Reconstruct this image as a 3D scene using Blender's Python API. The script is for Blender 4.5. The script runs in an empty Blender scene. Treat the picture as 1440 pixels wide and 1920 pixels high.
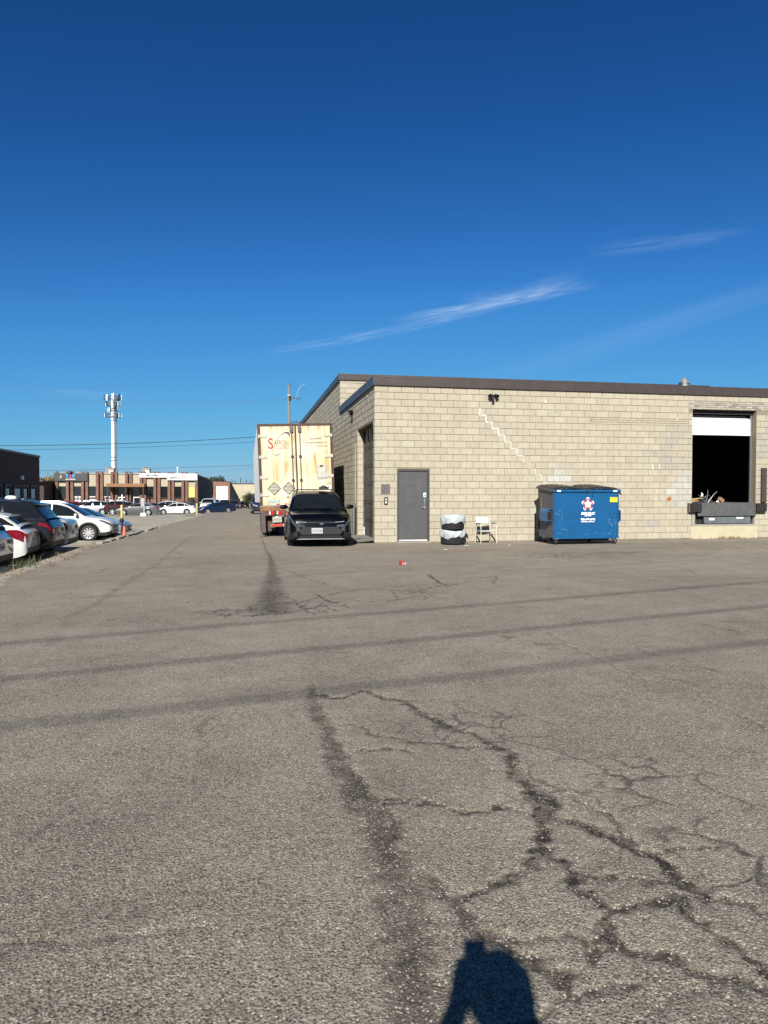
import bpy, bmesh, math, random
import numpy as np
from mathutils import Vector, Matrix

random.seed(7)
SC = bpy.context.scene
COL = SC.collection
R = math.radians
# ------------------------------------------------------------------ camera
CAM_H = 1.45
EXPOSURE = 1.0
cam_d = bpy.data.cameras.new('camera')
cam_d.sensor_fit = 'HORIZONTAL'
cam_d.sensor_width = 36.0
cam_d.lens = 36.0 * 1331.0 / 1440.0
cam_d.clip_start = 0.02
cam_d.clip_end = 3000
cam = bpy.data.objects.new('camera', cam_d)
COL.objects.link(cam)
cam.location = (0, 0, CAM_H)
cam.rotation_euler = (R(90 - 1.506), 0, R(-11.2))
SC.camera = cam
# ------------------------------------------------------------------ sky + sun
SUN_EL, SUN_AZ = 32.4, 18.5          # light travels towards +Y turned 18.5 deg to +X
world = bpy.data.worlds.new('World')
SC.world = world
world.use_nodes = True
wn, wl = world.node_tree.nodes, world.node_tree.links
wn.clear()
w_out = wn.new('ShaderNodeOutputWorld')
w_bg = wn.new('ShaderNodeBackground')
w_bg.inputs['Strength'].default_value = 0.055
sky = wn.new('ShaderNodeTexSky')
sky.sky_type = 'NISHITA'
sky.sun_disc = False
sky.sun_elevation = R(SUN_EL)
sky.sun_rotation = R(180 + SUN_AZ)
sky.altitude = 200
sky.air_density = 1.0
sky.dust_density = 0.25
sky.ozone_density = 3.0
# grade the sky model to the deep polarised blue of the photograph (one curve per channel, whole dome alike)
w_sc = wn.new('ShaderNodeVectorMath'); w_sc.operation = 'SCALE'; w_sc.inputs['Scale'].default_value = 0.055
wl.new(sky.outputs[0], w_sc.inputs[0])
w_cv = wn.new('ShaderNodeRGBCurve')
for ch, pts in enumerate(([(0, 0), (.05, .009), (.078, .020), (.153, .068), (.376, .20), (.47, .28), (1, .5)],
                          [(0, 0), (.091, .066), (.135, .122), (.254, .30), (.474, .50), (1, .8)],
                          [(0, 0), (.168, .235), (.243, .40), (.386, .69), (.445, .73), (1, .95)])):
    cu = w_cv.mapping.curves[ch]
    cu.points[0].location = pts[0]; cu.points[1].location = pts[-1]
    for p in pts[1:-1]: cu.points.new(*p)
w_cv.mapping.update()
wl.new(w_sc.outputs[0], w_cv.inputs['Color'])
w_hs = wn.new('ShaderNodeVectorMath'); w_hs.operation = 'SCALE'
w_hs.inputs['Scale'].default_value = 1.0 / (0.055 * 2 ** EXPOSURE)
wl.new(w_cv.outputs[0], w_hs.inputs[0])
wl.new(w_bg.outputs[0], w_out.inputs[0])

def wmath(op, a, b=None, clamp=False):
    n = wn.new('ShaderNodeMath'); n.operation = op; n.use_clamp = clamp
    for i, v in enumerate((a, b)):
        if v is None: continue
        if isinstance(v, (int, float)): n.inputs[i].default_value = v
        else: wl.new(v, n.inputs[i])
    return n.outputs[0]
w_tc = wn.new('ShaderNodeTexCoord')
w_sep = wn.new('ShaderNodeSeparateXYZ')
wl.new(w_tc.outputs['Generated'], w_sep.inputs[0])
w_az = wmath('ARCTAN2', w_sep.outputs[0], w_sep.outputs[1])      # azimuth from +Y
w_el = wmath('ARCSINE', w_sep.outputs[2])                        # elevation

def cirrus(az0, el0, az1, el1, wid, streak, gain, seed, curve=0.0):
    """one wisp of high cloud lying between two points of the sky dome (degrees)"""
    a0, e0, a1, e1 = map(R, (az0, el0, az1, el1))
    dx, dy = a1 - a0, e1 - e0
    ln = math.hypot(dx, dy); ux, uy = dx / ln, dy / ln
    pa = wmath('SUBTRACT', w_az, a0); pe = wmath('SUBTRACT', w_el, e0)
    u = wmath('DIVIDE', wmath('ADD', wmath('MULTIPLY', pa, ux), wmath('MULTIPLY', pe, uy)), ln)
    v = wmath('DIVIDE', wmath('SUBTRACT', wmath('MULTIPLY', pe, ux), wmath('MULTIPLY', pa, uy)), R(wid))
    if curve:
        v = wmath('ADD', v, wmath('MULTIPLY', wmath('MULTIPLY', u, wmath('SUBTRACT', u, 1.0)), curve))
    cmb = wn.new('ShaderNodeCombineXYZ')
    wl.new(wmath('MULTIPLY', u, streak), cmb.inputs[0]); wl.new(wmath('MULTIPLY', v, 1.7), cmb.inputs[1])
    cmb.inputs[2].default_value = seed
    nz = wn.new('ShaderNodeTexNoise'); nz.inputs['Scale'].default_value = 1.0
    nz.inputs['Detail'].default_value = 7; nz.inputs['Roughness'].default_value = 0.62
    nz.inputs['Distortion'].default_value = 0.9
    wl.new(cmb.outputs[0], nz.inputs['Vector'])
    along = wmath('MULTIPLY', wmath('MULTIPLY', u, wmath('SUBTRACT', 1.0, u)), 4.0, True)
    across = wmath('SUBTRACT', 1.0, wmath('MULTIPLY', v, v), True)
    m = wmath('MULTIPLY', along, wmath('MULTIPLY', across, across))
    nn = wmath('MULTIPLY', wmath('SUBTRACT', nz.outputs[0], 0.33), 2.6, True)
    inside = wmath('MULTIPLY', wmath('GREATER_THAN', u, 0.0), wmath('LESS_THAN', u, 1.0))
    return wmath('MULTIPLY', wmath('MULTIPLY', m, wmath('MULTIPLY', nn, inside)), gain)
clouds = [cirrus(1.5, 10.9, 20.5, 14.3, .50, 4.5, .30, 1.3, .6),
          cirrus(11.5, 13.4, 28.0, 15.7, .50, 3.6, .42, 7.7, 1.0),
          cirrus(13.0, 14.0, 22.0, 14.9, .36, 3.0, .36, 4.4, -.6),
          cirrus(17.0, 14.8, 27.0, 16.3, 1.0, 3.0, .26, 2.9, -1.2),
          cirrus(17, 8.5, 46, 15.6, 1.3, 1.2, .10, 3.1),
          cirrus(27, 17.9, 38.5, 18.0, .7, 2.4, .13, 5.2, .5),
          cirrus(-15, 7.2, -6.5, 7.4, .5, 2.0, .14, 9.4),
          cirrus(50, 20, 95, 28, 2.2, 3.0, .2, 11.4), cirrus(-100, 22, -50, 16, 2.2, 3.0, .2, 13.4)]
tot = clouds[0]
for c in clouds[1:]:
    tot = wmath('ADD', tot, c)
tot = wmath('MINIMUM', tot, 0.75)
w_mix = wn.new('ShaderNodeMixRGB')
wl.new(tot, w_mix.inputs[0]); wl.new(w_hs.outputs[0], w_mix.inputs[1])
w_mix.inputs[2].default_value = (6.2, 7.8, 9.8, 1)
wl.new(w_mix.outputs[0], w_bg.inputs['Color'])

sun_d = bpy.data.lights.new('sun', 'SUN')
sun_d.energy = 5.0
sun_d.angle = R(0.53)
sun_d.color = (1.0, 0.95, 0.87)
sun = bpy.data.objects.new('sun', sun_d)
COL.objects.link(sun)
Ldir = Vector((math.sin(R(SUN_AZ)) * math.cos(R(SUN_EL)), math.cos(R(SUN_AZ)) * math.cos(R(SUN_EL)), -math.sin(R(SUN_EL))))
sun.rotation_euler = Ldir.to_track_quat('-Z', 'Y').to_euler()
sun.location = (-10, -30, 40)
vs = SC.view_settings
vs.view_transform = 'Standard'; vs.look = 'None'; vs.gamma = 1.0; vs.use_curve_mapping = False
vs.exposure = EXPOSURE

# ------------------------------------------------------------------ materials
MATS = {}
ALB = 0.66          # albedos below were judged at a lower exposure; whites stay closer to white
def alb(c, metal=0.0):
    if metal > .5: return tuple(c[:3])
    lum = max(c[:3]); k = ALB + (.80 - ALB) * min(1, max(0, (lum - .45) / .25)); return tuple(x * k for x in c[:3])
def nt(m):
    m.use_nodes = True
    t = m.node_tree
    return t, t.nodes, t.links, t.nodes['Principled BSDF']

def mat(name, col, rough=.6, metal=0.0, var=.12, scale=6.0, bump=0.0, bscale=60.0, coat=0.0, spec=.5, dirt=None, dirt_scale=3.0, dirt_amt=.5, stretch=None, attr=None, pos=False):
    """procedural surface: base colour broken up by two noises, optional dirt colour, fine relief"""
    if name in MATS: return MATS[name]
    m = bpy.data.materials.new(name)
    col = alb(col, metal)
    if dirt: dirt = alb(dirt)
    t, n, l, b = nt(m)
    tc = n.new('ShaderNodeTexCoord'); src = n.new('ShaderNodeNewGeometry').outputs['Position'] if pos else tc.outputs['Object']
    if stretch:
        mp = n.new('ShaderNodeMapping'); mp.inputs['Scale'].default_value = stretch
        l.new(src, mp.inputs[0]); srcs = mp.outputs[0]
    else: srcs = src
    nz = n.new('ShaderNodeTexNoise'); nz.inputs['Scale'].default_value = scale; nz.inputs['Detail'].default_value = 6
    nz.inputs['Roughness'].default_value = .6
    l.new(srcs, nz.inputs['Vector'])
    mr = n.new('ShaderNodeMapRange'); mr.inputs[1].default_value = .3; mr.inputs[2].default_value = .7
    mr.inputs[3].default_value = 1 - var; mr.inputs[4].default_value = 1 + var
    l.new(nz.outputs[0], mr.inputs[0])
    mul = n.new('ShaderNodeVectorMath'); mul.operation = 'MULTIPLY'
    if attr:
        at = n.new('ShaderNodeAttribute'); at.attribute_name = attr
        l.new(at.outputs['Color'], mul.inputs[0])
    else:
        mul.inputs[0].default_value = col[:3]
    l.new(mr.outputs[0], mul.inputs[1])
    out = mul.outputs[0]
    if dirt:
        d = n.new('ShaderNodeTexNoise'); d.inputs['Scale'].default_value = dirt_scale; d.inputs['Detail'].default_value = 8
        d.inputs['Roughness'].default_value = .7
        l.new(srcs, d.inputs['Vector'])
        cr = n.new('ShaderNodeMapRange'); cr.inputs[1].default_value = .48; cr.inputs[2].default_value = .72
        cr.inputs[3].default_value = 0; cr.inputs[4].default_value = dirt_amt
        l.new(d.outputs[0], cr.inputs[0])
        mx = n.new('ShaderNodeMixRGB'); l.new(cr.outputs[0], mx.inputs[0]); l.new(out, mx.inputs[1])
        mx.inputs[2].default_value = (*dirt, 1); out = mx.outputs[0]
    l.new(out, b.inputs['Base Color'])
    b.inputs['Roughness'].default_value = rough; b.inputs['Metallic'].default_value = metal
    b.inputs['Specular IOR Level'].default_value = spec
    b.inputs['Coat Weight'].default_value = coat; b.inputs['Coat Roughness'].default_value = .02
    if bump:
        bz = n.new('ShaderNodeTexNoise'); bz.inputs['Scale'].default_value = bscale; bz.inputs['Detail'].default_value = 5
        l.new(src, bz.inputs['Vector'])
        bp = n.new('ShaderNodeBump'); bp.inputs['Strength'].default_value = bump; bp.inputs['Distance'].default_value = .01
        l.new(bz.outputs[0], bp.inputs['Height']); l.new(bp.outputs[0], b.inputs['Normal'])
    MATS[name] = m
    return m

def brick_mat(name, c1, c2, mortar, sx=1.0, bw=.22, bh=.075, axis='XZ', rough=.85):
    if name in MATS: return MATS[name]
    m = bpy.data.materials.new(name)
    c1, c2, mortar = alb(c1), alb(c2), alb(mortar)
    t, n, l, b = nt(m)
    tc = n.new('ShaderNodeTexCoord'); sp = n.new('ShaderNodeSeparateXYZ'); cb = n.new('ShaderNodeCombineXYZ')
    l.new(tc.outputs['Object'], sp.inputs[0])
    ad = n.new('ShaderNodeMath'); ad.operation = 'ADD'
    l.new(sp.outputs[0], ad.inputs[0]); l.new(sp.outputs[1], ad.inputs[1])
    l.new(ad.outputs[0], cb.inputs[0]); l.new(sp.outputs[2], cb.inputs[1])
    br = n.new('ShaderNodeTexBrick')
    br.inputs['Scale'].default_value = 1.0; br.inputs['Brick Width'].default_value = bw; br.inputs['Row Height'].default_value = bh
    br.inputs['Mortar Size'].default_value = .008
    br.inputs['Color1'].default_value = (*c1, 1); br.inputs['Color2'].default_value = (*c2, 1); br.inputs['Mortar'].default_value = (*mortar, 1)
    l.new(cb.outputs[0], br.inputs['Vector'])
    nz = n.new('ShaderNodeTexNoise'); nz.inputs['Scale'].default_value = 1.3; nz.inputs['Detail'].default_value = 6
    l.new(tc.outputs['Object'], nz.inputs['Vector'])
    mr = n.new('ShaderNodeMapRange'); mr.inputs[1].default_value = .3; mr.inputs[2].default_value = .7; mr.inputs[3].default_value = .78; mr.inputs[4].default_value = 1.2
    l.new(nz.outputs[0], mr.inputs[0])
    mu = n.new('ShaderNodeVectorMath'); mu.operation = 'MULTIPLY'
    l.new(br.outputs[0], mu.inputs[0]); l.new(mr.outputs[0], mu.inputs[1]); l.new(mu.outputs[0], b.inputs['Base Color'])
    bp = n.new('ShaderNodeBump'); bp.invert = True; bp.inputs['Strength'].default_value = .6; bp.inputs['Distance'].default_value = .01
    l.new(br.outputs['Fac'], bp.inputs['Height']); l.new(bp.outputs[0], b.inputs['Normal'])
    b.inputs['Roughness'].default_value = rough
    MATS[name] = m
    return m

def paint(name, col, metal=.0, rough=.28, coat=1.0):
    return mat('paint_' + name, col, rough=rough, metal=metal, var=.04, scale=3, coat=coat, spec=.08, dirt=(.22, .2, .17), dirt_scale=2.2, dirt_amt=.03 if max(col) > .02 else .004)

def glass_mat():
    if 'car_glass' in MATS: return MATS['car_glass']
    m = mat('car_glass', (.010, .013, .015), rough=.008, var=.2, scale=2.5, spec=.14)
    return m

# ------------------------------------------------------------------ mesh helpers
def link(o, parent=None):
    COL.objects.link(o)
    if parent is not None: o.parent = parent
    return o

def tag(o, label, cat, group=None, kind=None):
    if label: o['label'] = label
    if cat: o['category'] = cat
    if group: o['group'] = group
    if kind: o['kind'] = kind
    return o

def empty(name, loc=(0, 0, 0), rz=0, label=None, cat=None, group=None):
    o = bpy.data.objects.new(name, None); o.empty_display_size = .3
    o.location = loc; o.rotation_euler = (0, 0, rz)
    link(o)
    if label: tag(o, label, cat, group)
    return o

class MB:
    def __init__(s): s.v = []; s.f = []; s.m = []
    def add(s, vs, fs, mi=0):
        k = len(s.v); s.v += [tuple(p) for p in vs]; s.f += [tuple(k + i for i in f) for f in fs]; s.m += [mi] * len(fs); return s
    def box(s, x0, x1, y0, y1, z0, z1, mi=0):
        return s.add([(x0, y0, z0), (x1, y0, z0), (x1, y1, z0), (x0, y1, z0), (x0, y0, z1), (x1, y0, z1), (x1, y1, z1), (x0, y1, z1)],
                     [(0, 3, 2, 1), (4, 5, 6, 7), (0, 1, 5, 4), (1, 2, 6, 5), (2, 3, 7, 6), (3, 0, 4, 7)], mi)
    def cyl(s, p0, p1, r0, r1=None, seg=12, mi=0, caps=True):
        r1 = r0 if r1 is None else r1
        p0, p1 = Vector(p0), Vector(p1); d = (p1 - p0).normalized()
        a = d.orthogonal().normalized(); b = d.cross(a)
        vs = []
        for p, r in ((p0, r0), (p1, r1)):
            for i in range(seg):
                t = 2 * math.pi * i / seg; vs.append(p + a * (r * math.cos(t)) + b * (r * math.sin(t)))
        fs = [(i, (i + 1) % seg, seg + (i + 1) % seg, seg + i) for i in range(seg)]
        if caps: fs += [tuple(range(seg - 1, -1, -1)), tuple(range(seg, 2 * seg))]
        return s.add(vs, fs, mi)
    def tube(s, pts, r, seg=8, mi=0):
        pts = [Vector(p) for p in pts]; n = len(pts); vs = []; fs = []
        up = None
        for i, p in enumerate(pts):
            d = (pts[min(i + 1, n - 1)] - pts[max(i - 1, 0)]).normalized()
            if up is None: up = d.orthogonal().normalized()
            a = (up - d * up.dot(d)).normalized(); up = a; b = d.cross(a)
            rr = r[i] if isinstance(r, (list, tuple)) else r
            for k in range(seg):
                t = 2 * math.pi * k / seg; vs.append(p + a * (rr * math.cos(t)) + b * (rr * math.sin(t)))
        for i in range(n - 1):
            for k in range(seg):
                fs.append((i * seg + k, i * seg + (k + 1) % seg, (i + 1) * seg + (k + 1) % seg, (i + 1) * seg + k))
        fs += [tuple(range(seg - 1, -1, -1)), tuple(range((n - 1) * seg, n * seg))]
        return s.add(vs, fs, mi)
    def lathe(s, prof, c=(0, 0, 0), axis='Z', seg=24, mi=0, close=False):
        vs = []; fs = []; n = len(prof)
        for i in range(seg):
            t = 2 * math.pi * i / seg; ct, st = math.cos(t), math.sin(t)
            for r, h in prof:
                p = {'Z': (r * ct, r * st, h), 'Y': (r * ct, h, r * st), 'X': (h, r * ct, r * st)}[axis]
                vs.append((p[0] + c[0], p[1] + c[1], p[2] + c[2]))
        m = n if close else n - 1
        for i in range(seg):
            j = (i + 1) % seg
            for k in range(m):
                k2 = (k + 1) % n
                f = (i * n + k, j * n + k, j * n + k2, i * n + k2)
                fs.append(f)
        return s.add(vs, fs, mi)
    def prism(s, poly, a, b, axis='Y', mi=0):
        """poly: list of 2D points; axis 'Y': (x,z), 'X': (y,z), 'Z': (x,y); extruded a..b"""
        n = len(poly)
        def P(u, v, w): return {'Y': (u, w, v), 'X': (w, u, v), 'Z': (u, v, w)}[axis]
        vs = [P(u, v, a) for u, v in poly] + [P(u, v, b) for u, v in poly]
        fs = [tuple(range(n)), tuple(range(2 * n - 1, n - 1, -1))] + [((i + 1) % n, i, n + i, n + (i + 1) % n) for i in range(n)]
        return s.add(vs, fs, mi)
    def build(s, name, mats, parent=None, smooth=False, bevel=0, loc=None, fix=True, angle=35, rot=None):
        me = bpy.data.meshes.new(name)
        me.from_pydata(s.v, [], s.f)
        mats = mats if isinstance(mats, (list, tuple)) else [mats]
        for m in mats: me.materials.append(m)
        if len(mats) > 1: me.polygons.foreach_set('material_index', s.m)
        if fix:
            bm = bmesh.new(); bm.from_mesh(me); bmesh.ops.recalc_face_normals(bm, faces=bm.faces); bm.to_mesh(me); bm.free()
        o = bpy.data.objects.new(name, me); link(o, parent)
        if smooth:
            me.polygons.foreach_set('use_smooth', [True] * len(me.polygons))
            try: me.set_sharp_from_angle(angle=R(angle))
            except Exception: pass
        if bevel:
            bv = o.modifiers.new('bevel', 'BEVEL'); bv.width = bevel; bv.segments = 2; bv.limit_method = 'ANGLE'; bv.angle_limit = R(40)
        if loc: o.location = loc
        if rot: o.rotation_euler = rot
        me.update()
        return o

def copy_tree(o, parent=None):
    c = o.copy(); COL.objects.link(c); c.parent = parent
    for ch in list(o.children): copy_tree(ch, c)
    return c

def text(name, body, size, m, parent, loc, rot=(R(90), 0, 0), align='CENTER', ext=.002, sx=1.0, shear=0.0, bold=0.0, space=1.0):
    cu = bpy.data.curves.new(name, 'FONT'); cu.body = body; cu.size = size; cu.align_x = align; cu.align_y = 'CENTER'
    cu.extrude = ext; cu.shear = shear; cu.offset = bold; cu.space_character = space; cu.resolution_u = 3
    tmp = bpy.data.objects.new('tmp_text', cu); COL.objects.link(tmp)
    dg = bpy.context.evaluated_depsgraph_get()
    me = bpy.data.meshes.new_from_object(tmp.evaluated_get(dg))
    bpy.data.objects.remove(tmp)
    me.name = name; me.materials.clear(); me.materials.append(m)
    o = bpy.data.objects.new(name, me); link(o, parent)
    o.location = loc; o.rotation_euler = rot; o.scale = (sx, 1, 1)
    return o

# ------------------------------------------------------------------ terrain
def smooth01(t): t = np.clip(t, 0, 1); return t * t * (3 - 2 * t)
def terrain(X, Y):
    X = np.asarray(X, float); Y = np.asarray(Y, float)
    z = -0.0135 * np.clip(Y - 22, 0, 230)
    drop = .45 + (.2 - .45) * smooth01((Y - 36) / 10)
    z = z - drop * smooth01((-4.15 - X) / 1.3)
    return z
def tz(x, y): return float(terrain(x, y))

def vnoise(x, y, s, seed=0):
    """value noise on a hash grid"""
    x = x * s; y = y * s
    xi = np.floor(x).astype(np.int64); yi = np.floor(y).astype(np.int64); fx = x - xi; fy = y - yi
    def h(a, b):
        n = (a * 374761393 + b * 668265263 + seed * 974634777) & 0x7fffffff
        n = ((n ^ (n >> 13)) * 1274126177) & 0x7fffffff
        return ((n ^ (n >> 16)) & 0xffff) / 65535.0
    fx = fx * fx * (3 - 2 * fx); fy = fy * fy * (3 - 2 * fy)
    return (h(xi, yi) * (1 - fx) + h(xi + 1, yi) * fx) * (1 - fy) + (h(xi, yi + 1) * (1 - fx) + h(xi + 1, yi + 1) * fx) * fy
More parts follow.
